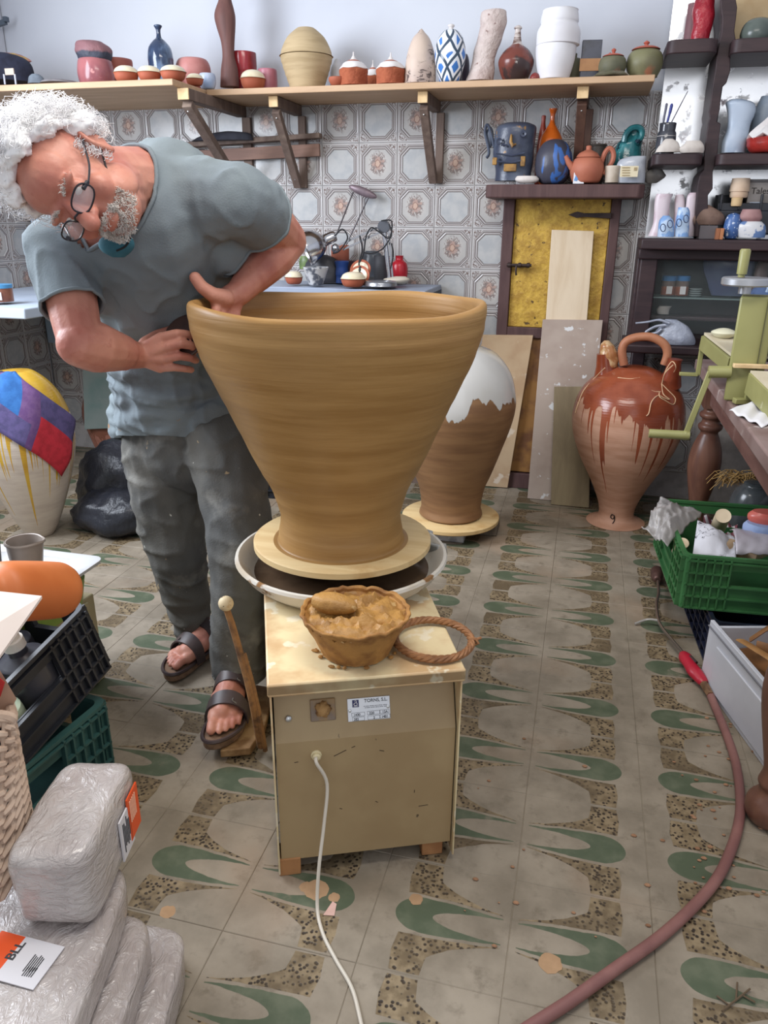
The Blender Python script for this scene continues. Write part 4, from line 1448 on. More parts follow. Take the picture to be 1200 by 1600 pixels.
# ================================================================ tall jar with a white glazed top on its bat
bx, by = -.498, 3.185
t = NT('white_top_jar')
co = t.coord()
x, y, z = t.xyz(co)
a = t.m('ARCTAN2', y, x)
nn = t.noise(t.vec(t.m('COSINE', a), t.m('SINE', a), t.m('MULTIPLY', z, .5)), 3.0, 3.5, .5)
d = t.m('ADD', t.m('SUBTRACT', z, .62), t.m('MULTIPLY', t.m('SUBTRACT', nn, .5), .34))
mk = t.step(d, -.002, .002)
bd_ = t.mix(t.step(t.noise(t.scale(co, (1, 1, 7)), 4.0, 4.0), .35, .7), lin((142, 106, 72)), lin((120, 86, 58)))
t.bump(mk, .3, .003)
jm = t.done(t.mix(mk, bd_, lin((196, 194, 190))), t.m('SUBTRACT', .55, t.m('MULTIPLY', mk, .42)))
b = M()
b.box((-.51+.02, 3.10, .0275), (.15, .10, .055))
st = tag(b.obj('foam_block', mat('foam_block', (196, 196, 200), (150, 150, 156), 30, rough=.8), None, bevel=.003), 'white printed block under the tall jar\'s round bat', 'block')
b = M()
b.box((0, 0, .0275), (.16, .12, .055))
o = b.obj('stone_block', mat('grey_stone', (132, 122, 108), (108, 98, 86), 14, rough=.9, bump=.5, bsc=40), None, (-.365, 3.22, 0), bevel=.006)
tag(o, 'grey stone block propping the back of the round bat', 'block')
b = M()
b.lathe([(0, .056), (.212, .056), (.216, .060), (.216, .074), (.212, .077), (0, .077)], seg=56)
tag(b.obj('jar_bat', bat_wood, None, (bx, by, 0)), 'round pale wooden bat carrying the white-topped jar', 'bat')
sl = sil((bx, by), [(751, 806), (751, 790), (757, 762), (768, 738), (784, 700), (798, 665), (805, 640), (806, 620), (801, 590), (789, 567), (772, 550), (752, 541)])
sl[0] = (sl[0][0], .079)
pf = [(0, .079), (sl[0][0]*.98, .079)]+[(r, max(z, .081)) for r, z in sl[1:]]+[(.10, sl[-1][1]+.012), (.10, sl[-1][1]+.05), (.085, sl[-1][1]+.05), (.08, sl[-1][1]), (0, sl[-1][1]-.05)]
b = M()
b.lathe(fine_profile(pf, 4), (0, 0, 0), 56)
tag(b.obj('tall_jar', jm, None, (bx, by, 0)), 'tall brown clay jar whose shoulder is glazed white, behind the wheel', 'jar')

# ================================================================ big spouted jug (botijo)
jx, jy = .229, 3.503
ob = sil((jx, jy), [(921, 826), (925, 815), (935, 800), (934, 780), (922, 745), (907, 712), (897, 680), (894, 652), (899, 625), (912, 602), (935, 583), (960, 573)])
ob[0] = (.128, 0)
pf = [(0, 0), (.122, 0)]+[(.124, .004)]+[(r, max(z, .01)) for r, z in ob[1:]]
zt = ob[-1][1]
pf += [(.045, zt+.006), (0, zt+.008)]
pink_clay = (196, 152, 128)
jug = thing('spouted_jug', 'big round clay jug with red-brown glaze runs and a hoop handle', 'jug', (jx, jy, 0))
b = M()
b.lathe(fine_profile(pf, 4), seg=72)
jb = b.obj('jug_body', dripmat('jug_glaze', pink_clay, (152, 80, 54), .545, .13, 13.0, (178, 132, 106), (128, 62, 40), .6, .2, .5), jug)
b = M()
jc = Vector((jx, jy, 0))
hp = [W(x, y, 3.47)-jc for x, y in ((975, 570), (972, 548), (978, 534), (995, 527), (1018, 527), (1037, 537), (1043, 552), (1038, 570))]
b.tube(smooth(hp, 5), .018, 12)
b.obj('hoop_handle', mat('handle_clay', (176, 118, 86), (156, 98, 70), 8, rough=.5), jug)
b = M()
sp = [W(948, 585, 3.50)-jc, W(946, 570, 3.50)-jc, W(945, 552, 3.50)-jc]
b.tube(sp, [.055, .040, .034], 16)
spo = b.obj('spout', mat('glazed_spout', (140, 66, 38), (116, 52, 30), 8, rough=.2), jug)
m_, B_ = loft([(944, 952, 532), (938, 960, 540), (936, 966, 552), (937, 967, 562), (938, 966, 572)], 3.50, 0, .9, jit=.12, jsc=40, base=Vector((jx, jy, 0)))
m_.obj('plastic_cover', mat('amber_plastic', (176, 120, 76), (206, 172, 130), 24, .45, .6, rough=.15, trans=.15, bump=.6, bsc=40), spo)
b = M()
b.tube([W(1046, 600, 3.46)-jc, W(1051, 582, 3.44)-jc, W(1054, 566, 3.43)-jc, W(1055, 561, 3.43)-jc], [.05, .034, .027, .031], 16)
b.obj('mouth', mat('glazed_mouth', (148, 72, 46), (124, 56, 36), 8, rough=.3), jug)
string_m = mat('pale_string', (214, 178, 142), rough=.8)


def on_jug(x, y, off=.006):
    d = ray(x, y)
    best = None
    for k in range(300):
        t_ = 3.0+k*.004
        P = CAM+d*(t_)
        rr = math.hypot(P.x-jx, P.y-jy)
        for (r0, z0), (r1, z1) in zip(pf, pf[1:]):
            if z0 <= P.z <= z1 and z1 > z0 and rr <= r0+(r1-r0)*(P.z-z0)/(z1-z0)+off:
                return P-jc
    return W(x, y, 3.35)-jc


for pts in (((1052, 570), (1040, 582), (1036, 595), (1046, 590), (1056, 575), (1050, 565), (1040, 580), (1034, 600), (1030, 618), (1040, 626), (1052, 632), (1055, 622), (1044, 610), (1034, 600)),
            ((1034, 600), (1036, 615), (1046, 624), (1038, 622), (1028, 618), (1018, 628), (1014, 645), (1010, 650)),
            ((945, 575), (930, 590), (912, 610), (903, 632), (899, 645)), ((1032, 612), (1024, 612), (1018, 610)), ((965, 590), (985, 592), (1000, 590))):
    b = M()
    b.tube(smooth([on_jug(x, y) for x, y in pts], 5), .0022, 5)
    b.obj('string', string_m, jug)
b = M()
b.tube(smooth([on_jug(x, y, .002) for x, y in ((960, 806), (956, 804), (954, 808), (958, 811), (960, 806), (960, 813), (957, 818))], 5), .0022, 5)
b.obj('painted_nine', mat('black_mark', (40, 32, 30), rough=.7), jug)
# ================================================================ the tall dresser at the right
HF, HB = 3.56, 3.885                  # front of its boards, back panel
hut_w = woodmat('black_brown_wood', (62, 46, 48), (46, 34, 38), 3, 'X', .5, .1)
hut = thing('dresser', 'dark carved wooden dresser with scalloped upright and mirror back full of pots', 'dresser', (.5, 3.7, 0))
HO = Vector((.5, 3.7, 0))
XL = W(1003, 372, HF).x
XR = 1.25


def hbox(name, x0, x1, y0, y1, z0, z1, mt=None, bevel=.006, parent=None):
    b = M()
    b.box(Vector(((x0+x1)/2, (y0+y1)/2, (z0+z1)/2))-HO, (x1-x0, y1-y0, z1-z0))
    return b.obj(name, mt or hut_w, parent or hut, bevel=bevel)


LZ = W(1003, 373, HF).z               # lower shelf top
BZ = W(1040, 541, HF).z               # base ledge top
hbox('shelf', XL, XR, HF, HB, LZ-.042, LZ)
hbox('base_ledge', XL-.02, XR, HF, HB, BZ-.035, BZ)
hbox('cornice_rail', XL, XR, 3.66, HB, LZ-.085, LZ-.042)
hbox('post', XL+.012, XL+.085, 3.68, 3.76, BZ, LZ-.08)
hbox('back_board', XL, XR, HB-.015, HB, BZ-.03, LZ-.04, mat('dark_back_board', (58, 50, 52), (44, 38, 40), 9, rough=.7), .001)
hbox('side_board', XL, XL+.018, 3.70, HB, BZ, LZ-.04)
for x in (XL+.03, 1.1):
    hbox('leg', x, x+.06, HB-.09, HB-.02, 0, BZ-.035)
glass = mat('cabinet_glass', (150, 160, 160), rough=.04, alpha=.07)
hbox('glass_pane', XL+.085, 1.10, 3.705, 3.709, BZ+.04, LZ-.085, glass, 0)
gz_ = W(1055, 463, 3.78).z
hbox('glass_shelf', XL+.03, 1.1, 3.73, HB-.02, gz_-.006, gz_, mat('shelf_glass', (150, 170, 166), rough=.1, alpha=.5), 0)
hbox('inner_shelf', XL+.03, 1.1, 3.76, HB-.02, W(1040, 492, 3.8).z-.02, W(1040, 492, 3.8).z)
# mirror backs : old silvered glass gone spotty
t = NT('spotted_mirror')
co = t.coord('World')
sp_ = t.step(t.noise(co, 16.0, 6.0, .65), .56, .66)
sp2 = t.step(t.noise(co, 5.0, 4.0, .6), .55, .7)
col = t.mix(t.m('MULTIPLY', sp_, sp2), lin((246, 247, 250)), lin((176, 150, 156)))
mir = t.done(col, t.m('ADD', .22, t.m('MULTIPLY', sp_, .3)), t.m('SUBTRACT', .6, t.m('MULTIPLY', sp_, .5)))
XM = W(1108, 200, 3.87).x
hbox('mirror', W(1024, 200, 3.87).x+.012, XM, 3.872, 3.882, LZ, 2.35, mir, 0)
pale = mat('patched_pale_panel', (206, 206, 200), (186, 186, 182), 5, rough=.6, coord='World')
hbox('mirror', XM+.03, XR, 3.868, 3.882, LZ, 1.93, mir, 0)
hbox('upper_back_panel', XM+.03, XR, 3.866, 3.882, 1.93, 2.35, mat('honey_panel', (206, 180, 138), (190, 158, 116), 7, rough=.6, coord='World'), 0)
# scalloped upright
rightE = [(1005, -80), (1010, -60), (1000, 0), (1008, 45), (1000, 120), (990, 190), (1000, 260), (990, 320), (965, 350), (965, 440), (940, 520), (915, 540), (905, 600), (900, 680), (880, 760), (905, 772), (890, 900), (880, 1000), (855, 1075), (855, 1180), (825, 1220), (825, 1290), (830, 1480)]
leftE = [(905, -80), (905, 45), (915, 120), (910, 200), (895, 260), (880, 350), (870, 440), (860, 500), (850, 560), (840, 650), (830, 700), (835, 740), (825, 770), (815, 850), (800, 960), (800, 1060), (775, 1090), (760, 1150), (750, 1290), (745, 1480)]
UY = 3.64
poly = []
for x, y in rightE+leftE[::-1]:
    p = W(900+x/4, y/4, UY)
    poly.append((p.x-HO.x, max(p.z, LZ)-HO.z))
b = M()
n = len(poly)
b.add([(x, UY-HO.y, z) for x, z in poly]+[(x, HB-.02-HO.y, z) for x, z in poly], [tuple(range(n)), tuple(range(n, 2*n))[::-1]]+[(i, n+i, n+(i+1) % n, (i+1) % n) for i in range(n)])
b.obj('scalloped_upright', hut_w, hut, bevel=.003)


def hshelf(x0, x1, ytop, ybot, name='bracket_shelf'):
    A, B_ = W(x0, ytop, HF), W(x1, ytop, HF)
    zt = A.z
    zb = W(x0, ybot, HF).z
    b = M()
    r = .035
    pts = [(A.x, HB)]
    for k in range(6):
        a = PI+PI/2*k/5
        pts.append((A.x+r+r*math.cos(a), HF+r+r*math.sin(a)))
    if x1 < 1150:
        for k in range(6):
            a = -PI/2+PI/2*k/5
            pts.append((B_.x-r+r*math.cos(a), HF+r+r*math.sin(a)))
        pts.append((B_.x, HB))
    else:
        pts += [(XR, HF), (XR, HB)]
    b.prism([(x-HO.x, y-HO.y) for x, y in pts], zt-zb, Matrix.Translation((0, 0, zb)))
    b.obj(name, hut_w, hut, bevel=.004)
    return zt


z_tl = hshelf(1044, 1124, 62, 84)
z_tr = hshelf(1146, 1200, 60, 83)
z_ml = hshelf(1021, 1100, 240, 258)
z_mr = hshelf(1122, 1200, 240, 258)
Yd = 3.70
m_, B = loft([(1087, 1116, -30), (1088, 1117, -10), (1084, 1116, 8), (1082, 1117, 22), (1083, 1114, 38), (1080, 1110, 50), (1079, 1108, 62)], Yd, z_tl, .8, jit=.07, jsc=30)
tag(m_.obj('red_sculpture', mat('lacquer_red', (164, 30, 46), (132, 20, 36), 14, rough=.3, bump=.7, bsc=30, bdist=.01), None, B), 'knobbly glossy red column sculpture on the top left dresser shelf', 'sculpture')
turned('brown_cylinder', (1067, 1090, 12), 3.78, z_tl, [(0, 0), (1, 0), (1, .98), (.9, 1), (0, 1)], mat('dull_mauve', (120, 84, 88), (104, 70, 76), 9, rough=.6), 'dull mauve cylinder behind the red sculpture', 'vase')
turned('grey_dome', (1156, 1206, 29), 3.68, z_tr, [(0, 0), (.8, 0), (.98, .2), (1, .45), (.85, .75), (.5, .95), (0, 1)], mat('grey_green_glaze', (96, 104, 98), (80, 88, 84), 6, rough=.25), 'rounded grey-green pot on the top right dresser shelf', 'pot')
# jar of brushes
B, r, h = spot(1024, 1052, 196, 3.68, z_ml)
bj = thing('brush_jar', 'dark-topped glass jar standing at the corner of a dresser shelf', 'jar', B)
b = M()
b.lathe(fine_profile([(0, 0), (r, 0), (r, .68*h), (.85*r, .75*h), (.9*r, h), (.8*r, h), (.75*r, .8*h), (0, .7*h)], 2), seg=24)
b.obj('jar_body', mat('smoky_glass', (86, 88, 96), (62, 64, 72), 20, rough=.12, trans=.3), bj)
b = M()
b.lathe([(r*1.01, .05*h), (r*1.02, .06*h), (r*1.02, .60*h), (r*1.01, .61*h)], seg=24)
b.obj('paper_wrap', mat('worn_label', (192, 186, 182), (120, 112, 112), 16, rough=.7), bj)
inkblue = mat('blue_plastic', (52, 62, 140), rough=.35)
for nm, lab, pts, rad, mt in (('brush', 'blue plastic brush with a loop handle in the jar', ((1040, 205), (1043, 190), (1047, 175), (1050, 162)), [.006, .009, .012, .006], inkblue),
                              ('brush', 'grey brush standing left of the blue one in the jar', ((1036, 205), (1037, 188), (1040, 172), (1042, 161)), [.006, .009, .010, .003], mat('grey_plastic', (96, 96, 112), rough=.4)),
                              ('brush', 'long thin dark brush handle slanting out of the jar', ((1042, 205), (1055, 180), (1068, 155), (1075, 142)), [.004, .004, .003, .002], mat('dark_handle', (72, 64, 84), rough=.4))):
    b = M()
    o0 = W(pts[0][0], pts[0][1], 3.68)
    b.tube(smooth([W(x, y, 3.68)-o0 for x, y in pts], 4), [rad[min(len(rad)-1, int(k/4))] for k in range(13)], 8, flat=.5)
    tag(b.obj(nm, mt, None, o0), lab, 'brush')
shellm = mat('pale_bisque_leaf', (206, 198, 190), (186, 176, 168), 10, rough=.75, bump=.3, bsc=40)
for (rings, lab) in (([(1040, 1052, 217), (1034, 1058, 222), (1028, 1061, 229), (1025, 1062, 238)], 'curled pale bisque leaf form left of the other on the dresser shelf'),
                     ([(1072, 1094, 220), (1066, 1098, 226), (1061, 1100, 232), (1064, 1099, 240)], 'ruffled pale bisque shell form at the shelf corner by the upright')):
    m_, B = loft(rings, 3.62, z_ml, .5, jit=.15, jsc=40)
    tag(m_.obj('bisque_leaf', shellm, None, B), lab, 'sculpture')
bluev = mat('pale_blue_glaze', (176, 188, 204), (156, 172, 192), 9, rough=.35, c3=(196, 208, 222), c3sc=12, c3at=.62)
m_, B = loft([(1142, 1160, 155), (1134, 1176, 160), (1135, 1181, 168), (1137, 1179, 180), (1137, 1173, 193), (1134, 1170, 207), (1128, 1167, 222), (1126, 1163, 239)], 3.68, z_mr, .6)
tag(m_.obj('blue_vase', bluev, None, B), 'pale blue faceted vase shaped like a torso on the dresser', 'vase')
m_, B = loft([(1190, 1225, 150), (1180, 1222, 170), (1174, 1220, 190), (1170, 1215, 215), (1172, 1215, 239)], 3.78, z_mr, .6)
tag(m_.obj('blue_slab_vase', mat('grey_blue_glaze', (150, 164, 180), (128, 142, 160), 9, rough=.4), None, B), 'grey-blue slab vase leaning at the frame edge behind the red pot', 'vase')
B, r, h = spot(1167, 1240, 184, 3.62, z_mr)
rp = thing('red_white_pot', 'round red pot with a ruffled white top on the dresser', 'pot', B)
b = M()
b.lathe(fine_profile([(0, 0), (.7*r, 0), (.95*r, .15*h), (r, .3*h), (.95*r, .42*h), (0, .42*h)], 3), seg=32)
b.obj('pot_body', mat('bright_red_glaze', (164, 50, 44), (140, 40, 36), 12, rough=.3, bump=.4, bsc=60), rp)
b = M()
b.lathe(fine_profile([(0, .42*h), (.97*r, .41*h), (.9*r, .55*h), (.5*r, .8*h), (.2*r, h), (0, h)], 3), seg=32, fn=lambda a_, z, t_: (a_, z+.01*math.sin(8*t_)))
b.obj('white_top', white_sl, rp)

# things on the long lower shelf
pw = mat('pink_white_glaze', (214, 200, 206), (188, 158, 172), 11, .45, .65, rough=.35)
YL = 3.66
for rings, lab, mt_, Y_ in (([(1026, 1052, 303), (1023, 1048, 312), (1022, 1046, 330), (1020, 1044, 350), (1012, 1044, 369)], 'pink and white standing folded form at the left end of the lower dresser shelf', pw, 3.68),
                            ([(1056, 1068, 304), (1054, 1070, 315), (1053, 1071, 340), (1052, 1074, 369)], 'narrow pink-white folded form, second on the lower dresser shelf', pw, 3.70),
                            ([(1078, 1090, 301), (1073, 1090, 310), (1071, 1087, 335), (1070, 1084, 369)], 'tallest pink-white folded form beside the brown hands', pw, 3.68)):
    m_, B = loft(rings, Y_, LZ, .6, jit=.06, jsc=30)
    tag(m_.obj('folded_form', mt_, None, B), lab, 'sculpture', 'pink and white folded forms')
blot = mat('blue_blotted', (176, 196, 220), (120, 156, 204), 26, .46, .56, rough=.35, c3=(66, 72, 92), c3sc=22, c3at=.66)
for rings, lab in (([(1036, 1046, 337), (1030, 1052, 345), (1028, 1054, 358), (1027, 1053, 370)], 'small blue blotted egg form painted with loops, leftmost on the lower shelf'),
                   ([(1060, 1075, 324), (1058, 1078, 332), (1055, 1077, 350), (1054, 1076, 370)], 'small upright blue form painted with rings, in front of the pink ones')):
    m_, B = loft(rings, 3.595, LZ, .7)
    o = thing('blue_form', lab, 'sculpture', B)
    m_.obj('form_body', blot, o)
    b = M()
    c0 = rings[-2]
    for k in range(2):
        cx, cy = (c0[0]+c0[1])/2+(-5 if k == 0 else 6), c0[2]-2-k*6
        b = M()
        b.tube([W(cx+4*math.cos(a), cy+6*math.sin(a), 3.558)-B for a in [2*PI*i/14 for i in range(14)]], .0018, 5, closed=True)
        b.obj('painted_ring', mat('dark_blue_line', (50, 60, 92), rough=.5), o)
m_, B = loft([(1098, 1108, 320), (1093, 1118, 326), (1086, 1128, 334), (1083, 1132, 343), (1086, 1130, 352)], 3.66, W(1100, 353, 3.66).z, .6, jit=.16, jsc=30)
tag(m_.obj('brown_hands', mat('brown_bisque', (128, 104, 92), (104, 82, 72), 12, rough=.8, bump=.4, bsc=40), None, B), 'brown bisque sculpture like clasped hands resting on a grey box', 'sculpture')
b = M()
p = W(1105, 361, 3.66)
b.box((0, 0, .027), (.07, .08, .054))
tag(b.obj('grey_box', mat('grey_box', (96, 90, 92), rough=.7), None, Vector((p.x, 3.66, LZ)), bevel=.003), 'low grey box under the brown hands', 'box')
for k, (xx, cc) in enumerate(((1121, (150, 96, 66)), (1127, (176, 116, 78)))):
    b = M()
    b.box((0, 0, .022), (.014, .04, .044))
    tag(b.obj('clay_sample', mat('clay_sample%d' % k, cc, rough=.8), None, Vector((W(xx, 365, 3.60).x, 3.60, LZ)), bevel=.002), ('darker brown' if k == 0 else 'lighter orange-brown')+' little clay block on the dresser by the grey box', 'block')
turned('dotted_bowl', (1129, 1154, 334), 3.63, LZ, [(0, 0), (.7, 0), (1, .3), (1, .6), (.75, .9), (0, 1)], mat('dotted_blue', (72, 104, 158), (60, 88, 140), 10, rough=.3, c3=(206, 214, 226), c3sc=70, c3at=.60), 'round blue pot covered in white dots on the dresser', 'pot')
m_, B = loft([(1160, 1188, 327), (1156, 1190, 334), (1154, 1190, 341), (1160, 1186, 347)], 3.62, LZ+.055, .7, jit=.08, jsc=40)
tag(m_.obj('pink_shell', mat('dusky_pink_bisque', (164, 126, 124), (146, 106, 106), 12, rough=.6), None, B), 'dusky pink shell form lying on the blue-printed dish', 'sculpture')
m_, B = loft([(1158, 1190, 346), (1150, 1196, 352), (1150, 1197, 362), (1153, 1195, 371)], 3.62, LZ, .6, jit=.04)
tag(m_.obj('printed_dish', mat('white_blue_print', (214, 214, 216), (96, 124, 170), 22, .5, .56, rough=.3), None, B), 'white dish with blotches of blue print beneath the pink shell', 'dish')
b = M()
o0 = Vector((W(1166, 330, 3.72).x, 3.74, LZ))
z0, z1 = W(1166, 328, 3.66).z-LZ, W(1166, 303, 3.66).z-LZ
org = thing('desk_organiser', 'black plastic organiser tray holding cream cups', 'organiser', o0)
b.box((.03, 0, z0/2+.01), (.30, .13, z0-.02))
b.obj('tray_base', mat('black_plastic', (34, 36, 44), rough=.35), org, bevel=.006)
for x in (-.11, -.04, .045, .15):
    b = M()
    b.box((x, -.02, (z0+z1)/2), (.008, .10, z1-z0))
    b.obj('divider', _MATS['black_plastic'], org, bevel=.002)
b = M()
b.box((.03, .055, (z0+z1)/2), (.30, .008, z1-z0))
b.box((.03, -.062, z0+.012), (.30, .006, .03))
b.obj('tray_wall', _MATS['black_plastic'], org, bevel=.002)
cz = W(1152, 311, 3.68).z
creamp = mat('cream_pot', (216, 192, 168), (204, 176, 150), 9, rough=.6)
turned('cream_cup', (1139, 1168, 281), 3.70, W(1153, 311, 3.70).z, [(0, 0), (.85, 0), (.9, .3), (1, .32), (.98, .55), (.9, .97), (.85, 1), (0, 1)], creamp, 'larger peach-cream cup standing in the black organiser', 'cup')
turned('small_cream_cup', (1142, 1158, 311), 3.66, W(1150, 324, 3.66).z, [(0, 0), (.9, 0), (1, .7), (.96, 1), (0, 1)], mat('yellow_cream_pot', (206, 176, 132), rough=.6), 'little yellowish cup in the front slot of the organiser', 'cup')
tb = thing('grey_tin', 'grey tin with handwritten word, in the organiser', 'tin', Vector((W(1182, 310, 3.74).x, 3.72, LZ+z0)))
hh = W(1182, 284, 3.68).z-(LZ+z0)
b = M()
b.box((0, 0, hh/2), (.088, .06, hh))
b.obj('tin_body', mat('warm_grey_tin', (132, 126, 122), (118, 112, 110), 8, rough=.5), tb, bevel=.003)
b = M()
b.box((0, 0, hh+.004), (.094, .066, .012))
b.obj('tin_lid', mat('dark_grey_tin', (92, 88, 88), rough=.5), tb, bevel=.002)
b = M()
b.box((-.008, -.0305, .018), (.05, .002, .026))
b.obj('pale_sticker', mat('pale_sticker', (176, 186, 200), rough=.6), tb)
text('Tales', .034, Matrix.Translation((-.034, -.0312, hh*.58)) @ Matrix.Rotation(PI/2, 4, 'X'), mat('black_mark', (40, 32, 30), rough=.7), tb)

# things behind the dresser's glass
jarg = mat('orange_jar_content', (150, 84, 52), (118, 60, 38), 9, rough=.5)
bluelid = mat('blue_lid', (44, 118, 176), rough=.4)


def lidded_jar(px, Y, z, label):
    B, r, h = spot(px[0], px[1], px[2], Y, z)
    t = thing('lidded_jar', label, 'jar', B, 0, 'jars with blue lids')
    b = M()
    b.lathe([(0, 0), (r, 0), (r, .45*h), (0, .45*h)], seg=20)
    b.obj('contents', jarg, t)
    b = M()
    b.lathe([(0, .455*h), (r, .455*h), (r, .74*h), (0, .74*h)], seg=20)
    b.obj('jar_body', mat('jar_plastic', (110, 92, 84), rough=.15), t)
    b = M()
    b.lathe([(0, .74*h), (1.06*r, .74*h), (1.06*r, .98*h), (r, h), (0, h)], seg=24)
    b.obj('lid', bluelid, t)
    b = M()
    b.box((.1*r, -r*1.0, .27*h), (r*.8, .004, .4*h))
    b.obj('paper_label', mat('white_label', (214, 212, 210), rough=.7), t)
    return t


lidded_jar((1032, 1053, 432), 3.80, gz_, 'blue-lidded jar of orange glaze at the left behind the cabinet glass')
lidded_jar((1053, 1074, 432), 3.80, gz_, 'blue-lidded jar with a white label, second behind the cabinet glass')
m_, B = loft([(1125, 1150, 395), (1105, 1175, 402), (1098, 1180, 412), (1100, 1176, 428), (1105, 1172, 445), (1112, 1166, 462)], 3.80, gz_, .3, jit=.05)
tag(m_.obj('blue_glazed_basin', mat('dark_blue_basin', (60, 66, 92), (74, 84, 104), 7, rough=.2), None, B), 'big dark blue basin stored behind the cabinet glass', 'basin')
for k in range(4):
    b = M()
    b.lathe([(0, 0), (.02, 0), (.028, .006), (.027, .008), (0, .004)], seg=20)
    tag(b.obj('saucer', mat('pale_green_glaze', (150, 160, 158), rough=.25), None, Vector((W(1086, 460, 3.80).x, 3.80, gz_+.009*k))), ('lowest', 'second lowest', 'second highest', 'topmost')[k]+' of the four saucers stacked behind the glass', 'saucer', 'saucers behind the glass')
B = W(1172, 462, 3.80)
turned('brown_bottle', (1173, 1192, 408), 3.80, gz_, [(0, 0), (1, 0), (1, .7), (.7, .95), (0, 1)], mat('brown_bottle', (104, 84, 76), rough=.5), 'brown rounded bottle behind the glass by the grey handwheel', 'bottle')
m_, B = loft([(1030, 1050, 478), (1026, 1046, 484), (1027, 1045, 491)], 3.80, W(1040, 492, 3.8).z, .7)
tag(m_.obj('paper_scrap', mat('grey_scrap', (170, 164, 158), rough=.8), None, B), 'pale scrap of paper inside the dark cabinet', 'paper')
# carrier bag on the ledge
m_, B = loft([(1040, 1058, 499), (1034, 1070, 506), (1024, 1078, 515), (1020, 1085, 528), (1030, 1086, 538), (1040, 1080, 546)], 3.63, BZ, .55, jit=.14, jsc=22)
bagm = mat('pale_carrier', (172, 178, 192), (150, 156, 172), 16, rough=.3, trans=.12, bump=.7, bsc=30, bdist=.01)
cbag = thing('carrier_bag', 'tied pale grey plastic carrier bag on the dresser ledge above the jug', 'bag', B)
m_.obj('bag_body', bagm, cbag)
b = M()
b.tube(smooth([W(x, y, 3.60)-B for x, y in ((1046, 505), (1030, 500), (1012, 503), (993, 505))], 4), [.012]*5+[.010]*4+[.008]*4, 8, flat=.5)
b.obj('tied_end', bagm, cbag)
b = M()
b.tube(smooth([W(x, y, 3.59)-B for x, y in ((1040, 508), (1025, 510), (1010, 518), (1012, 522), (1026, 520), (1034, 514))], 4), .006, 6)
b.obj('bag_loop', bagm, cbag)

# ================================================================ the heavy table with the slab roller
TZ = .78
tx0, ty0, ty1 = .462, 1.30, 3.42
tb_w = woodmat('worn_table_wood', (116, 84, 76), (96, 66, 60), 2.4, 'Y', .55, .12, dirt=(140, 116, 108))
tab = thing('work_table', 'heavy brown table with turned bulbous legs along the right side', 'table', (.9, 2.3, 0))
TO = Vector((.9, 2.3, 0))
b = M()
b.box((0, (ty0+ty1)/2-2.3, TZ-.022), ((.9-tx0)*2, ty1-ty0, .044))
b.obj('tabletop', mat('dusty_tabletop', (138, 118, 114), (116, 92, 88), 5, rough=.5, c3=(176, 164, 158), c3sc=8, c3at=.62), tab, bevel=.006)
b = M()
b.box((tx0+.075-.9, (ty0+ty1)/2-2.3, TZ-.105), (.025, ty1-ty0-.16, .12))
b.obj('apron', tb_w, tab, bevel=.003)
b = M()
b.box((0, ty1-.08-2.3, TZ-.105), (.7, .025, .12))
b.obj('apron', tb_w, tab, bevel=.003)
legp = [(0, 0), (.028, 0), (.044, .012), (.052, .035), (.050, .060), (.036, .080), (.030, .095), (.036, .110), (.033, .125), (.030, .15), (.042, .21), (.060, .30), (.066, .36), (.060, .42), (.044, .47), (.034, .495), (.046, .51), (.048, .525), (.038, .535), (.036, .55), (.048, .562), (.048, .575), (.036, .585), (.036, .60)]
for x, y in ((tx0+.060, 1.595), (tx0+.085, ty1-.09), (1.30, 1.585), (1.30, ty1-.09)):
    b = M()
    b.lathe(fine_profile(legp, 3), (x-.9, y-2.3, 0), 32)
    b.box((x-.9, y-2.3, .675), (.085, .085, .15))
    b.obj('leg', woodmat('turned_leg_wood', (120, 84, 68), (96, 64, 54), 2.2, 'Z', .35, .1) if 'tlw' not in _MATS else _MATS['tlw'], tab)
    _MATS['tlw'] = bpy.data.materials['turned_leg_wood']

olive = mat('olive_enamel', (150, 148, 96), (138, 136, 86), 5, rough=.4, c3=(206, 202, 176), c3sc=14, c3at=.70)
sr = thing('slab_roller', 'olive green slab roller with handwheel and crank on the brown table', 'slab roller', (.50, 2.62, TZ))
SO = Vector((.50, 2.62, TZ))
pb = [(-.05, -.035), (.005, -.045), (.055, -.035), (.055, .05), (-.03, .06)]
b = M()
hpost = W(1150, 462, 2.60).z-TZ
b.prism(pb, hpost, Matrix.Translation((0, 0, 0)))
b.obj('column', olive, sr, bevel=.006)
b = M()
b.box((.028, -.0435, hpost/2), (.002, .006, hpost*.98))
b.obj('column_seam', mat('dark_seam', (84, 82, 54), rough=.6), sr)
b = M()
cw = W(1166, 440, 2.60)-SO
b.lathe([(0, -.012), (.066, -.012), (.070, -.008), (.070, .008), (.066, .012), (0, .012)], cw+Vector((.0, 0, 0)), 40)
b.lathe([(.018, -.035), (.018, -.012)], cw, 16)
b.obj('handwheel', mat('cast_aluminium', (176, 178, 182), rough=.35, metal=.7), sr)
b = M()
hb = W(1161, 437, 2.585)-SO
b.lathe([(0, .0), (.010, .0), (.010, .008), (.0145, .009), (.0155, .075), (.012, .080), (0, .080)], hb+Vector((-.01, -.02, .008)), 18)
b.obj('wheel_grip', olive, sr)
b = M()
a0 = W(1142, 581, 2.585)-SO
a1 = W(1110, 581, 2.585)-SO
a2 = W(1071, 680, 2.57)-SO
a3 = W(1014, 677, 2.57)-SO
b.tube([a0, a1+Vector((-.006, 0, 0))], .019, 14)
b.obj('crank_hub', olive, sr)
b = M()
b.bar(a1, a2, .018, .010, up=(0, 1, 0))
b.obj('crank_arm', olive, sr, bevel=.002)
b = M()
b.tube([a2+Vector((.012, 0, 0)), a3], .0145, 14)
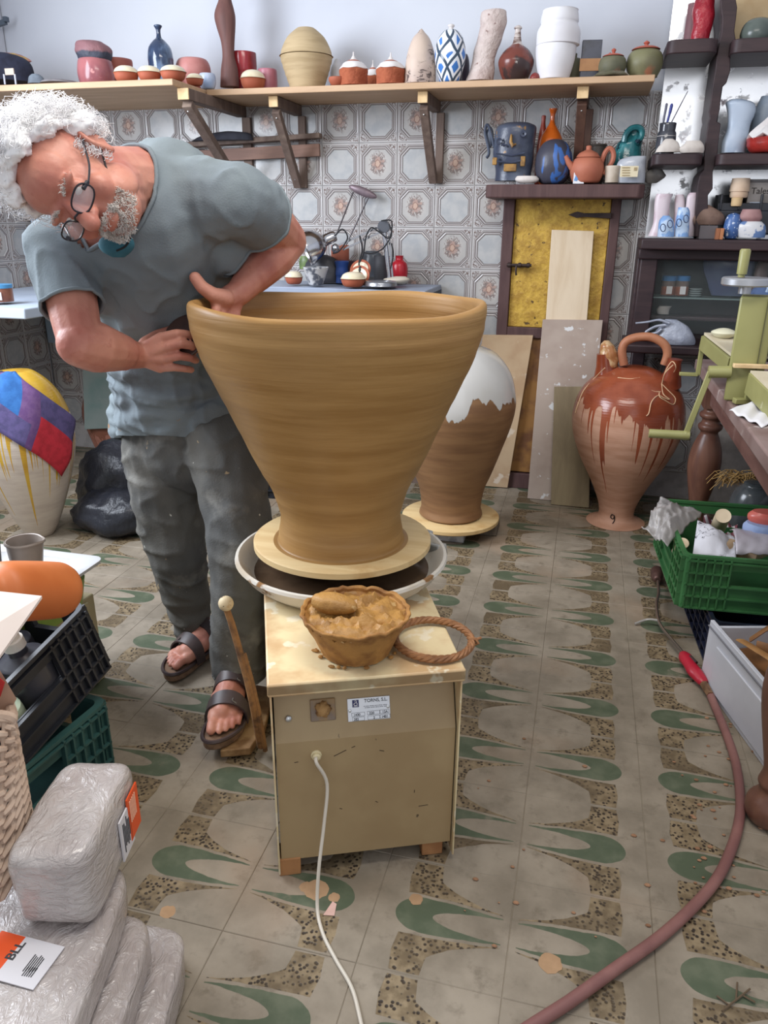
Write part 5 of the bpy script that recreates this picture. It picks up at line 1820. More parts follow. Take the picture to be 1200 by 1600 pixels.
b.ell(a2, (.016, .014, .016), seg=12)
b.obj('crank_grip', olive, sr, ang=60)
# bed frames and boards, roller
b = M()
q0, q1 = W(1097, 530, 3.00)-SO, W(1140, 565, 2.74)-SO
b.bar(q0+Vector((.0, 0, -.012)), q1+Vector((.0, 0, -.012)), .012, .05)
b.box((q0.x+.20, q0.y, q0.z-.012), (.40, .012, .05))
b.obj('bed_frame', olive, sr, bevel=.002)
b = M()
b.add([q0+Vector((.004, 0, .015)), q1+Vector((.004, 0, .015)), q1+Vector((.42, 0, .015)), q0+Vector((.42, 0, .015)), q0+Vector((.004, 0, .024)), q1+Vector((.004, 0, .024)), q1+Vector((.42, 0, .024)), q0+Vector((.42, 0, .024))],
      [(3, 2, 1, 0), (4, 5, 6, 7), (0, 1, 5, 4), (1, 2, 6, 5), (2, 3, 7, 6), (3, 0, 4, 7)])
b.obj('bed_board', mat('cream_board', (206, 196, 172), (192, 180, 154), 7, rough=.6), sr)
b = M()
q0z = q0.z-.03
b.bar(q0+Vector((.004, .0, -.02)), (q0.x+.004, q0.y, .004), .016, .016, up=(0, 1, 0))
b.bar((q0.x-.06, q0.y+.0, .006), (q0.x+.004, q0.y, .006), .02, .012)
b.obj('bed_foot', olive, sr, bevel=.002)
b = M()
b.tube([W(1180, 532, 2.70)-SO, W(1180, 532, 2.70)-SO+Vector((.55, .10, 0))], .047, 28)
b.obj('roller', mat('steel_roller', (140, 138, 136), rough=.3, metal=.8), sr)
b = M()
b.bar(W(1146, 571, 2.56)-SO, W(1146, 571, 2.56)-SO+Vector((.45, .03, 0)), .02, .012)
b.obj('wooden_strip', endw, sr, bevel=.001)
b = M()
q2 = W(1172, 583, 2.52)-SO
q3 = W(1215, 625, 2.30)-SO
b.bar(q2+Vector((0, 0, -.03)), q3+Vector((0, 0, -.03)), .012, .065)
b.obj('bed_frame', olive, sr, bevel=.002)
b = M()
b.add([q2, q3, q3+Vector((.4, 0, 0)), q2+Vector((.4, 0, 0)), q2+Vector((0, 0, .008)), q3+Vector((0, 0, .008)), q3+Vector((.4, 0, .008)), q2+Vector((.4, 0, .008))],
      [(3, 2, 1, 0), (4, 5, 6, 7), (0, 1, 5, 4), (1, 2, 6, 5), (2, 3, 7, 6), (3, 0, 4, 7)])
b.obj('bed_board', _MATS['cream_board'], sr)
b = M()
b.bar((q2.x+.012, q2.y+.02, .0), (q2.x+.012, q2.y+.02, q2.z-.05), .022, .022, up=(0, 1, 0))
b.bar((q2.x-.03, q2.y+.01, .012), (q2.x+.02, q2.y+.02, .012), .03, .016)
b.obj('bed_foot', olive, sr, bevel=.002)
b = M()
b.lathe(fine_profile([(0, 0), (.025, 0), (.04, .012), (.042, .02), (.02, .03), (0, .033)], 3), seg=24)
tag(b.obj('pale_saucer', mat('pale_yellow_glaze', (216, 212, 184), rough=.3), None, W(1131, 522, 2.95)+Vector((.0, 0, -.012))), 'pale yellow upturned saucer lying on the slab roller board', 'saucer')
# denim bag beyond the roller
m_, B = loft([(1180, 1240, 448), (1168, 1245, 462), (1176, 1245, 480), (1182, 1240, 500), (1184, 1240, 520)], 3.30, TZ, .5, jit=.07, jsc=15, base=Vector((.75, 3.25, TZ)))
tag(m_.obj('blue_cloth_heap', mat('blue_patterned_cloth', (70, 88, 122), (52, 64, 92), 20, rough=.9, c3=(150, 168, 190), c3sc=30, c3at=.66, bump=.3), None, Vector((.75, 3.25, TZ))), 'heap of dark blue patterned cloth beyond the roller on the table', 'cloth')
# paper sheet
b = M()
pc = [G(1139, 643, TZ+.004), G(1190, 668, TZ+.003), G(1260, 690, TZ+.004), G(1260, 640, TZ+.006), G(1195, 627, TZ+.02)]
o0 = pc[0].copy()


def sheet(u, v):
    a = pc[0].lerp(pc[4], v)
    c = pc[1].lerp(pc[3], v)
    p = a.lerp(c, u)-o0
    return (p.x, p.y, p.z+.018*abs(math.sin(u*5+v*3))*v+.004*math.sin(u*17+v*9)+.003)


b.grid(sheet, 22, 12)
tag(b.obj('crumpled_paper', mat('white_paper', (214, 212, 214), rough=.7), None, o0, solid=.0015), 'creased white paper sheet on the table edge by the slab roller', 'paper')


# ================================================================ crates at the right
def crate(name, label, mt, L, Wd, H, loc, rz, rot=None, th=.008, cells=((5, 4), (4, 4)), hole=True, lip=.022, group=None, vertical=()):
    """open plastic crate : base, four walls of ribs, rim; hand hole in the middle of every long wall"""
    t = thing(name, label, 'crate', loc, rz, group, rot)
    b = M()
    b.box((0, 0, .005), (L-.03, Wd-.03, .008))
    b.obj('base', mt, t)

    def wall(n, hh, ln, mw, nm):
        b = M()
        b.m = mw
        hx = ln*.21 if hole else 0
        # skin behind the ribs, left out at the hand hole
        z0h, z1h = hh*.50, hh*.78
        if hole:
            for x0, x1 in ((-ln/2, -hx), (hx, ln/2)):
                b.box(((x0+x1)/2, 0, hh/2), (x1-x0, th*.5, hh))
            b.box((0, 0, z0h/2), (2*hx, th*.5, z0h))
            b.box((0, 0, (z1h+hh)/2), (2*hx, th*.5, hh-z1h))
        else:
            b.box((0, 0, hh/2), (ln, th*.5, hh))
        for k in range(n[1]+1):
            z = .006+(hh-.02)*k/n[1]
            if hole and z0h < z < z1h:
                for x0, x1 in ((-ln/2, -hx), (hx, ln/2)):
                    b.box(((x0+x1)/2, -th*.8, z), (x1-x0, th*1.6, .005))
            else:
                b.box((0, -th*.8, z), (ln, th*1.6, .005))
        for s_ in (-1, 1):
            for k in range(n[0]+1):
                x = s_*(hx+(ln/2-hx-.004)*k/n[0])
                b.box((x, -th*.8, hh/2), (.005, th*1.6, hh-.01))
        return b.obj(nm, mt, t)
    for s_ in (-1, 1):
        wall(cells[0], H-.004, L-.024, Matrix.Translation((0, s_*(Wd/2-.006), 0)) @ (rotz(PI) if s_ > 0 else Matrix.Identity(4)), 'long_wall')
        wall(cells[1], H-.004, Wd-.024, Matrix.Translation((s_*(L/2-.006), 0, 0)) @ rotz(PI/2 if s_ > 0 else -PI/2), 'short_wall')
    b = M()
    r = .03

    def ringp(l, w, r):
        pts = []
        for cx, cy, a0 in ((l/2-r, w/2-r, 0), (-l/2+r, w/2-r, PI/2), (-l/2+r, -w/2+r, PI), (l/2-r, -w/2+r, 1.5*PI)):
            for k in range(6):
                a = a0+PI/2*k/5
                pts.append((cx+r*math.cos(a), cy+r*math.sin(a)))
        return pts
    o_, i_ = ringp(L+.004, Wd+.004, r), ringp(L-lip, Wd-lip, r*.7)
    n = len(o_)
    vs = [(x, y, H-.010) for x, y in o_]+[(x, y, H) for x, y in o_]+[(x, y, H) for x, y in i_]+[(x, y, H-.010) for x, y in i_]
    fs = []
    for k in range(n):
        k2 = (k+1) % n
        fs += [(k, k2, n+k2, n+k), (n+k, n+k2, 2*n+k2, 2*n+k), (2*n+k, 2*n+k2, 3*n+k2, 3*n+k), (3*n+k, 3*n+k2, k2, k)]
    b.add(vs, fs)
    b.obj('rim', mt, t)
    for cx, cy, a0 in ((L/2-r, Wd/2-r, 0), (-L/2+r, Wd/2-r, PI/2), (-L/2+r, -Wd/2+r, PI), (L/2-r, -Wd/2+r, 1.5*PI)):
        b = M()
        pts = [(cx+r*math.cos(a0+PI/2*k/6), cy+r*math.sin(a0+PI/2*k/6)) for k in range(7)]
        pin = [(cx+(r-.006)*math.cos(a0+PI/2*k/6), cy+(r-.006)*math.sin(a0+PI/2*k/6)) for k in range(7)]
        b.prism(pts+pin[::-1], H-.008)
        b.obj('corner_post', mt, t)
    return t


gplast = mat('green_crate_plastic', (66, 118, 72), (54, 102, 60), 6, rough=.4)
bplast = mat('blue_black_plastic', (34, 38, 58), (26, 28, 42), 8, rough=.4)
crate('fruit_crate', 'bright green plastic crate full of clay rolls and paper, standing on a dark crate', gplast, .46, .53, .185, (.588, 2.632, .152), math.radians(3.5))
crate('fruit_crate', 'dark blue plastic crate on the floor under the bright green crate', bplast, .46, .53, .15, (.690, 2.565, .0), math.radians(3.5), hole=False)
# contents of the green crate
biscuit = mat('bisque_roll', (206, 178, 146), (192, 160, 128), 8, rough=.7)


def roll(a, b_, r, label, nm='clay_roll', mt=None, cat='roll', group=None, r2=None):
    a, b_ = Vector(a), Vector(b_)
    m = M()
    L = (b_-a).length
    r2 = r2 or r
    m.lathe(fine_profile([(0, 0), (r*.9, 0), (r, .006), ((r+r2)/2, L/2), (r2, L-.006), (r2*.9, L), (0, L)], 2), seg=24, m=frame((0, 0, 0), b_-a))
    return tag(m.obj(nm, mt or biscuit, None, a), label, cat, group)


roll(G(1120, 828, .26)+Vector((0, 0, .0)), W(1130, 806, 2.70), .026, 'upright pale clay roll in front of the striped cloth', mt=mat('pale_cream_roll', (226, 206, 174), rough=.7))
roll(G(1058, 862, .27), G(1068, 848, .325), .018, 'short pale clay roll poking out at the corner of the green crate', mt=mat('pale_cream_roll', (226, 206, 174)))
roll(G(1125, 862, .30), G(1148, 852, .30), .035, 'tan clay roll half wrapped in the white paper', r2=.030)
roll(G(1165, 862, .30), G(1215, 842, .30), .040, 'tan clay roll lying across the front of the green crate')
# striped cloth at the back
t = NT('striped_cloth')
x, y, z = t.xyz(t.coord())
s = t.m('FRACT', t.m('ADD', t.m('MULTIPLY', x, 46.0), t.m('MULTIPLY', z, 18.0)))
stm = t.done(t.mix(t.step(s, .45, .55), lin((196, 186, 186)), lin((128, 72, 80))), .9)
b = M()
pa = G(1100, 806, .26)
pb_ = G(1152, 822, .25)
o0 = pa.copy()
b.grid(lambda u, v: ((pb_-pa)*u+Vector((0, -.06*v, -.10*v+.008*math.sin(u*20))))[:], 16, 6)
tag(b.obj('striped_cloth', stm, None, o0, solid=.003), 'red and white striped cloth tucked at the back of the green crate', 'cloth')
# white printed bag
t = NT('printed_paper_bag')
co = t.coord()
w1 = t.m('ABSOLUTE', t.m('SUBTRACT', t.noise(co, 26.0, 2.0, .5, 1.5), .5))
reg = t.step(t.noise(co, 9.0, 1.0), .50, .58)
col = t.mix(t.m('MULTIPLY', reg, t.m('SUBTRACT', 1.0, t.step(w1, .012, .025))), lin((206, 206, 214)), lin((58, 56, 66)))
t.bump(t.noise(co, 20.0), .3, .01)
pbm = t.done(col, .6)
c4 = [G(1082, 868, .30), G(1150, 872, .31), G(1150, 842, .33), G(1090, 812, .36)]
o0 = c4[0].copy()
b = M()


def pfn(u, v):
    a = c4[0].lerp(c4[3], v)
    c = c4[1].lerp(c4[2], v)
    p = a.lerp(c, u)-o0
    return (p.x, p.y, p.z+.035*math.sin(PI*v)*math.sin(PI*min(1, u+.15))+.006*tri_noise((u*5, v*5, 1)))


b.grid(pfn, 24, 16)
tag(b.obj('printed_bag', pbm, None, o0, solid=.002), 'white paper bag with black scribbled print in the green crate', 'bag')
c5 = [G(1150, 866, .315), G(1210, 866, .32), G(1215, 830, .33), G(1140, 828, .34)]
o1 = c5[0].copy()
b = M()


def pfn2(u, v):
    a = c5[0].lerp(c5[3], v)
    c = c5[1].lerp(c5[2], v)
    p = a.lerp(c, u)-o1
    return (p.x, p.y, p.z+.03*math.sin(PI*v)+.008*tri_noise((u*4, v*6, 4)))


b.grid(pfn2, 20, 12)
tag(b.obj('white_plastic_sheet', mat('white_thin_plastic', (204, 198, 206), (186, 178, 186), 9, rough=.35, trans=.1), None, o1, solid=.002), 'white plastic sheet draped over the clay rolls', 'sheet')
m_, B = loft([(1176, 1230, 800), (1168, 1232, 806), (1168, 1232, 814), (1174, 1230, 821)], 2.62, 0, .6, base=W(1195, 822, 2.62))
tag(m_.obj('coral_case', mat('coral_plastic', (204, 104, 92), rough=.3), None, B), 'coral red plastic case lying on a blue cloth in the green crate', 'case')
m_, B = loft([(1166, 1232, 818), (1160, 1234, 824), (1160, 1234, 836)], 2.60, 0, .7, base=W(1195, 836, 2.60), jit=.05)
tag(m_.obj('blue_cloth', mat('light_blue_cloth', (150, 168, 204), (126, 146, 188), 12, rough=.8), None, B), 'folded light blue cloth under the coral case', 'cloth')
# plastic bag draped over the back corner of the crate
c6 = [W(1004, 826, 2.58), W(1044, 856, 2.46), W(1096, 800, 2.76), W(1034, 782, 2.82)]
o2 = c6[3].copy()
b = M()


def bagfn(u, v):
    a = c6[0].lerp(c6[3], v)
    c = c6[1].lerp(c6[2], v)
    p = a.lerp(c, u)-o2
    bul = math.sin(PI*min(1, max(0, v)))*math.sin(PI*u)
    k = noise.noise(Vector((u*3.1, v*2.7, 6.0)))
    rg = max(0, 1-abs(noise.noise(Vector((u*5+v*2, v*4, 2.0))))*3)
    f = .05*bul+.035*k+.012*rg+.003*noise.noise(Vector((u*14, v*14, 1)))
    q = Vector(p)+Vector((-.35, -.45, .75))*f
    return q


b.grid(bagfn, 44, 40)
tag(b.obj('plastic_bag', mat('limp_plastic', (186, 182, 180), (164, 160, 158), 9, rough=.28, trans=.2, bump=.5, bsc=30, bdist=.006), None, o2, solid=.002, ang=60), 'limp translucent plastic bag hanging over the green crate corner', 'bag')
# dark pot and straw behind the crate
turned('grey_pot', (1120, 1190, 752), 3.05, .0, [(0, 0), (.6, 0), (.95, .4), (1, .7), (.8, .9), (.5, .97), (.45, 1), (0, 1)], mat('dark_grey_glaze', (72, 76, 78), (58, 62, 64), 9, rough=.2), 'round dark grey glazed pot under the table behind the green crate', 'pot')
b = M()
for k in range(120):
    p = W(random.uniform(1128, 1195), random.uniform(742, 758), 3.15)
    a = random.uniform(0, 6.28)
    L = random.uniform(.04, .09)
    b.tube([p, p+Vector((L*.5*math.cos(a), L*.3*math.sin(a), .02)), p+Vector((L*math.cos(a), L*.5*math.sin(a), random.uniform(-.03, .02)))], .0016, 4)
straw = b.obj('straw', mat('straw', (170, 136, 84), (140, 108, 62), 30, rough=.9))
kind(tag(straw, 'wisps of straw heaped behind the dark grey pot', 'straw'))
b = M()
b.box((0, 0, .19), (.35, .30, .38))
tag(b.obj('straw_box', mat('dark_brown_box', (92, 66, 52), (78, 54, 44), 9, rough=.85), None, (.93, 3.19, 0), bevel=.004), 'brown box with the straw, under the table behind the grey pot', 'box')  # plain dark brown, slightly mottled all over

# white drawer full of leather straps
dw = thing('loose_drawer', 'loose white drawer on the floor full of brown leather straps', 'drawer', (.447, 2.19, 0), math.radians(90+15.4+180))
# local x runs from the far corner toward the camera, local y to the right
wl = mat('white_laminate', (208, 210, 218), (198, 200, 208), 4, rough=.35, c3=(120, 108, 104), c3sc=26, c3at=.76)
Ld, Wd_, Hd = .56, .36, .205
b = M()
b.box((Ld/2, .006, Hd/2), (Ld, .012, Hd))
sp_o = b.obj('side_panel', wl, dw, bevel=.002)
b = M()
b.box((Ld/2+.03, -.002, Hd*.42), (Ld*.86, .006, Hd*.68))
b.obj('raised_field', wl, sp_o, bevel=.004)
b = M()
b.box((Ld/2, -.002, Hd-.018), (Ld, .005, .003))
b.obj('groove', mat('grey_groove', (120, 120, 126), rough=.6), sp_o)
b = M()
b.box((Ld/2, Wd_-.006, Hd/2), (Ld, .012, Hd))
b.obj('side_panel', wl, dw, bevel=.002)
for x in (.006, Ld-.006):
    b = M()
    b.box((x, Wd_/2, Hd/2-.01), (.012, Wd_-.03, Hd-.02))
    b.obj('end_panel', wl, dw, bevel=.002)
b = M()
b.box((Ld/2, Wd_/2, .008), (Ld-.02, Wd_-.02, .008))
b.obj('drawer_base', wl, dw)
DWM = Matrix.Translation((.447, 2.19, 0)) @ rotz(math.radians(285.4))
leather = mat('brown_leather', (150, 104, 62), (120, 80, 46), 12, rough=.6)
leather2 = mat('tan_leather', (186, 140, 88), (164, 118, 70), 12, rough=.6)
for k, (pts, w, mt_, lab) in enumerate((
        (((.10, .10, .16), (.14, .16, .24), (.20, .20, .22), (.22, .14, .19), (.17, .08, .18)), .016, leather, 'brown leather strap looped highest, at the far end of the white drawer'),
        (((.12, .06, .17), (.20, .06, .19), (.30, .09, .19), (.42, .12, .17), (.50, .16, .15)), .014, leather2, 'tan leather strap curving along the near side of the drawer'),
        (((.08, .18, .17), (.13, .24, .23), (.18, .22, .25), (.20, .16, .22), (.28, .15, .18)), .018, leather, 'dark brown strap bunched beside the highest loop'),
        (((.24, .16, .19), (.32, .19, .21), (.42, .20, .19), (.46, .26, .16)), .015, leather2, 'tan strap crossing the middle of the drawer'),
        (((.28, .08, .16), (.36, .10, .175), (.44, .10, .165), (.50, .09, .15)), .012, leather, 'narrow brown strap lying low against the near panel'),
        (((.20, .28, .17), (.30, .28, .20), (.38, .26, .19), (.46, .22, .17)), .017, leather, 'wide brown strap at the far side of the drawer'))):
    m = M()
    P = [DWM @ (Vector(p)+Vector((-.01, -.02, .03))) for p in pts]
    o0 = P[0]
    m.tube(smooth([p-o0 for p in P], 6), w, 8, flat=.28)
    tag(m.obj('leather_strap', mt_, None, o0), lab, 'strap', 'leather straps in the white drawer')
m = M()
m.grid(lambda u, v: (.02+u*(Ld-.04), .02+v*(Wd_-.04), .12+.03*tri_noise((u*6, v*5, 3))), 20, 14)
o = m.obj('leather_scraps', leather, None, (.447, 2.19, 0))
o.rotation_euler = (0, 0, math.radians(285.4))
kind(tag(o, 'heaped leather scraps filling the bottom of the white drawer', 'scraps'))

# ================================================================ gas torch and hose on the floor
tor = thing('gas_torch', 'gas burner torch with red grip and long red-brown hose across the floor', 'torch', G(1085, 1040, 0))
TOo = G(1085, 1040, 0)
b = M()
b.lathe(fine_profile([(0, 0), (.020, 0), (.024, .01), (.024, .05), (.019, .07), (.012, .085), (0, .085)], 3), seg=20, m=frame(G(1026, 892, .028)-TOo, G(1030, 926, .028)-G(1026, 892, .028)))
b.obj('burner_head', mat('burnt_brass', (112, 84, 76), (88, 64, 60), 20, rough=.45, metal=.6), tor)
b = M()
b.tube(smooth([G(x, y, .028)-TOo for x, y in ((1028, 908), (1029, 926), (1026, 943), (1028, 965), (1034, 980), (1050, 1000), (1067, 1020))], 5), .0055, 8)
b.obj('lance', mat('chrome_tube', (150, 142, 136), rough=.3, metal=.9), tor)
b = M()
b.tube(smooth([G(1031, 970, .028)-TOo, G(1012, 968, .02)-TOo, G(992, 975, .006)-TOo], 4), .0045, 8)
b.obj('hook_rest', mat('bright_wire', (190, 186, 180), rough=.35, metal=.6), tor)
b = M()
gp = smooth([G(x, y, z)-TOo for x, y, z in ((1068, 1022, .028), (1075, 1034, .032), (1084, 1048, .030), (1094, 1060, .024), (1100, 1068, .020))], 4)
b.tube(gp, [.014, .017, .021, .022, .021, .020, .020, .021, .022, .022, .021, .020, .019, .018, .017, .015, .014], 14, flat=.8)
b.obj('red_grip', mat('red_grip', (176, 34, 54), rough=.35), tor)
b = M()
b.tube([G(1078, 1026, .045)-TOo, G(1088, 1036, .042)-TOo], .006, 8)
b.obj('lever', mat('dark_lever', (58, 44, 42), rough=.5), tor)
b = M()
b.tube([G(1098, 1066, .020)-TOo, G(1104, 1076, .018)-TOo, G(1110, 1086, .016)-TOo], [.012, .013, .011], 6)
b.obj('brass_fitting', mat('clay_brass', (146, 112, 84), (104, 78, 56), 40, rough=.4, metal=.5), tor)
b = M()
b.tube(smooth([G(x, y, .012)-TOo for x, y in ((1109, 1084), (1122, 1115), (1136, 1150), (1149, 1190), (1156, 1235), (1156, 1275), (1145, 1320), (1122, 1370), (1085, 1415), (1030, 1465), (960, 1515), (890, 1565), (820, 1610), (700, 1690))], 6), .0115, 10)
b.obj('hose', mat('red_brown_hose', (124, 84, 80), (140, 98, 92), 9, rough=.5, c3=(176, 160, 150), c3sc=18, c3at=.72), tor)
# ================================================================ counters at the back and left
counter_top = mat('blue_grey_top', (150, 160, 178), (138, 146, 164), 4, rough=.45)
CTZ = W(660, 444, 3.9).z
ct = thing('counter', 'blue-grey topped counter along the tiles behind the man', 'counter', (-1.6, 3.7, 0))
b = M()
cxr = W(668, 455, 3.55).x
b.box(((-1.95+cxr)/2+1.6, (3.50+3.90)/2-3.7, CTZ-.02), (cxr+1.95, .40, .04))
b.obj('countertop', counter_top, ct, bevel=.004)
b = M()
b.box((cxr-.03+1.6, 3.70-3.7, CTZ-.05), (.062, .41, .06))
b.obj('end_block', mat('dark_slate_block', (72, 78, 88), (58, 62, 72), 9, rough=.7), ct, bevel=.003)
for x in (-1.25, cxr-.08):
    b = M()
    b.box((x+1.6, .12, (CTZ-.08)/2), (.06, .06, CTZ-.08))
    b.obj('leg', grey_wood, ct)
b = M()
b.box(((-1.9+cxr)/2+1.6, .15, CTZ-.06), (cxr+1.85, .03, .06))
b.obj('rail', grey_wood, ct)
LT = .945
A0 = G(0, 489, LT)
A1 = G(78, 478, LT)
ct2 = thing('side_counter', 'pale blue counter along the left wall with a jar on it', 'counter', (-2.8, 3.2, 0))
b = M()
lx = A0.x
b.box(((-3.0+lx)/2+2.8, .25-.1, LT-.02), (lx+3.0, 1.06, .045))
b.obj('countertop', mat('pale_blue_top', (178, 190, 206), (166, 178, 196), 4, rough=.5), ct2, bevel=.006)
b = M()
b.box((-2.985+2.8, .15, LT-.075), (.05, 1.0, .06))
b.obj('wall_rail', grey_wood, ct2)


def counter_jar(px, Y, z, label):
    B, r, h = spot(px[0], px[1], px[2], Y, z)
    t = thing('lidded_jar', label, 'jar', B)
    b = M()
    b.lathe([(0, 0), (r, 0), (r, .78*h), (0, .78*h)], seg=24)
    b.obj('jar_body', mat('amber_jar', (140, 92, 72), (116, 74, 62), 14, rough=.2), t)
    b = M()
    b.lathe([(0, .78*h), (1.03*r, .78*h), (1.03*r, .98*h), (0, h)], seg=24)
    b.obj('lid', mat('sky_lid', (76, 140, 186), rough=.4), t)
    b = M()
    b.box((r*.5, -r*.88, .35*h), (r*.5, .004, .45*h), rz=.5)
    b.obj('paper_label', mat('white_label', (214, 212, 210)), t)


counter_jar((-16, 21, 448), 2.95, LT+.003, 'orange-filled jar with sky blue lid on the left counter')

# ---- clutter on the back counter
Yc = 3.66
lidded_bowl((446, 473, 426), 3.58, CTZ, 'cream-lidded terracotta bowl on the counter beside the elbow')
lidded_bowl((533, 571, 427), 3.53, CTZ, 'cream-lidded terracotta bowl with a pointed top, at the counter front')
turned('marbled_cup', (474, 514, 421), 3.56, CTZ, [(0, 0), (.5, 0), (.62, .2), (.88, .75), (1, 1), (.92, .98), (.6, .3), (0, .2)], mat('marbled_glaze', (188, 188, 190), (86, 90, 100), 26, .46, .60, rough=.3), 'grey and white marbled flaring cup on the counter', 'cup')
for k, (px, py, tilt) in enumerate((((548, 581), 405, .5), ((545, 579), 418, .75))):
    r = (px[1]-px[0])/2*mpp(W(565, 425, 3.62))
    t = thing('glazed_dish', ('upper', 'lower')[k]+' of two white and terracotta dishes leaning upright on the counter', 'dish', W(sum(px)/2, 424+k*10, 3.66-.05*k), 0, 'dishes leaning on the counter', (math.radians(62), 0, 0))
    b = M()
    b.lathe(fine_profile([(0, 0), (.8*r, .004), (r, .014), (.98*r, .02), (.7*r, .014), (0, .010)], 3), seg=32)
    b.obj('dish_body', terra, t)
    b = M()
    b.lathe([(.45*r, .0145), (.75*r, .019), (.78*r, .019), (.76*r, .0155)], seg=32)
    b.lathe([(0, .0105), (.25*r, .0135), (.27*r, .013), (0, .009)], seg=24)
    b.obj('white_ring', cream_gl, t)
turned('red_vase', (610, 637, 402), 3.80, CTZ, [(0, 0), (.6, 0), (.9, .2), (1, .48), (.85, .74), (.48, .85), (.46, .98), (.52, 1), (.4, .98), (.38, .8), (0, .6)], mat('bright_red_vase', (176, 34, 46), (156, 28, 40), 8, rough=.25), 'small round bright red vase at the right end of the counter', 'vase')
m_, B = loft([(618, 634, 432), (600, 640, 436), (602, 636, 441), (612, 630, 444)], 3.66, CTZ, .6)
tag(m_.obj('pale_leaf_dish', mat('cream_grey', (190, 180, 164), rough=.5), None, B), 'pale grey leaf dish in front of the red vase', 'dish')
turned('blue_tub', (524, 545, 410), 3.72, CTZ, [(0, 0), (.85, 0), (.9, .1), (.86, .3), (.95, .4), (.9, .7), (1, .85), (1, 1), (0, 1)], mat('cobalt_plastic', (42, 72, 136), rough=.4), 'ribbed cobalt blue tub between the marbled cup and the dishes', 'tub')
turned('terracotta_pot', (518, 546, 388), 3.82, CTZ, [(0, 0), (.7, 0), (.9, .6), (1, .62), (1, 1), (.9, 1), (.8, .6), (0, .5)], mat('flowerpot_clay', (178, 104, 82), (160, 88, 68), 9, rough=.7), 'terracotta flowerpot behind the blue tub', 'pot')
b = M()
b.box((0, 0, .055), (.065, .05, .11))
tag(b.obj('purple_box', mat('aubergine_box', (66, 48, 58), rough=.6), None, Vector((W(549, 420, 3.80).x, 3.81, CTZ)), bevel=.004), 'dark aubergine box behind the leaning dishes', 'box')
m_, B = loft([(488, 512, 398), (482, 526, 405), (478, 532, 418), (480, 534, 432), (484, 536, 446)], 3.76, CTZ, .6, jit=.1, jsc=25)
tag(m_.obj('dark_tray_heap', mat('graphite', (66, 66, 72), (50, 50, 56), 12, rough=.5, bump=.4), None, B), 'heap of dark metal trays under the lamp head', 'trays')
m_, B = loft([(571, 590, 392), (566, 598, 400), (564, 600, 416), (568, 600, 432)], 3.80, CTZ, .6, jit=.05)
tag(m_.obj('dark_glass_pot', mat('smoky_dark', (70, 74, 80), (96, 100, 106), 14, rough=.25), None, B), 'smoky dark pot behind the lamp post', 'pot')
turned('grey_tub', (584, 606, 402), 3.78, CTZ, [(0, 0), (.9, 0), (1, .9), (1, 1), (0, 1)], mat('charcoal_tub', (72, 72, 76), rough=.5), 'charcoal tub beside the chrome lamp post', 'tub')
m_, B = loft([(470, 484, 400), (468, 490, 408), (468, 488, 420)], 3.80, CTZ, .6, jit=.1, base=W(478, 444, 3.80))
tag(m_.obj('green_leafy_pot', mat('green_speckled', (120, 142, 82), (80, 96, 60), 20, rough=.4), None, B), 'green speckled pot just behind the elbow', 'pot')

# desk lamp with chrome arms
chrome = mat('chrome', (196, 196, 200), rough=.18, metal=1.0)
blackc = mat('black_rubber', (26, 26, 30), rough=.6)
lb = G(598, 446, CTZ)
lp = thing('desk_lamp', 'chrome adjustable desk lamp with round head and dangling black flex', 'lamp', lb)
b = M()
b.lathe(fine_profile([(0, 0), (.072, 0), (.076, .006), (.074, .018), (.06, .024), (0, .026)], 2), W(595, 447, 3.56)-lb+Vector((0, 0, 0)), 36)
b.obj('base', mat('brushed_base', (150, 152, 158), rough=.3, metal=.8), lp)
YL_ = 3.66


def L_(x, y, Y=YL_):
    return W(x, y, Y)-lb


b = M()
b.tube([L_(608, 438), L_(604, 395), L_(599, 350)], .011, 10)
b.bar(L_(614, 438), L_(606, 350), .008, .008)
b.obj('post', chrome, lp)
for k, (p, q) in enumerate((((598, 352), (530, 383)), ((600, 360), (536, 390)))):
    b = M()
    b.bar(L_(*p), L_(*q), .009, .009)
    b.obj('arm', chrome, lp)
b = M()
b.lathe([(0, -.012), (.028, -.012), (.030, 0), (.028, .012), (0, .012)], L_(600, 354), 20, m=Matrix.Rotation(PI/2, 4, 'X'))
b.obj('elbow_joint', mat('dark_chrome', (110, 112, 118), rough=.3, metal=.9), lp)
b = M()
b.ell(L_(524, 388), (.02, .02, .022), seg=12)
b.obj('head_joint', chrome, lp)
hd = L_(503, 378)
ax = (L_(486, 372)-L_(522, 372)).normalized()
m = frame(L_(524, 368), Vector((-.75, -.35, -.35)))
b = M()
b.m = m
b.lathe(fine_profile([(0, 0), (.022, 0), (.026, .02), (.028, .055), (.045, .07), (.066, .10), (.078, .14), (.080, .155), (.075, .154), (.06, .11), (0, .08)], 3), seg=36)
b.obj('lamp_head', chrome, lp)
b = M()
b.m = m
b.ell((0, 0, .12), .032, seg=16)
b.obj('bulb', mat('milky_bulb', (206, 208, 212), rough=.25), lp)
for pts in (((524, 368), (535, 358), (543, 372), (530, 392), (520, 396)), ((596, 345), (612, 346), (608, 372), (592, 362), (580, 356), (572, 370), (568, 395), (562, 410)), ((608, 350), (612, 365), (606, 378), (596, 390), (580, 396), (568, 394)),
            ((612, 380), (614, 400), (610, 420)), ((562, 368), (566, 390), (561, 410), (563, 422))):
    b = M()
    b.tube(smooth([L_(x, y, 3.63) for x, y in pts], 6), .0036, 6)
    b.obj('flex', blackc, lp)
b = M()
b.lathe(fine_profile([(0, 0), (.011, 0), (.013, .012), (.010, .024), (.004, .034), (0, .036)], 2), L_(563, 427, 3.62), 12)
b.obj('plug', blackc, lp)
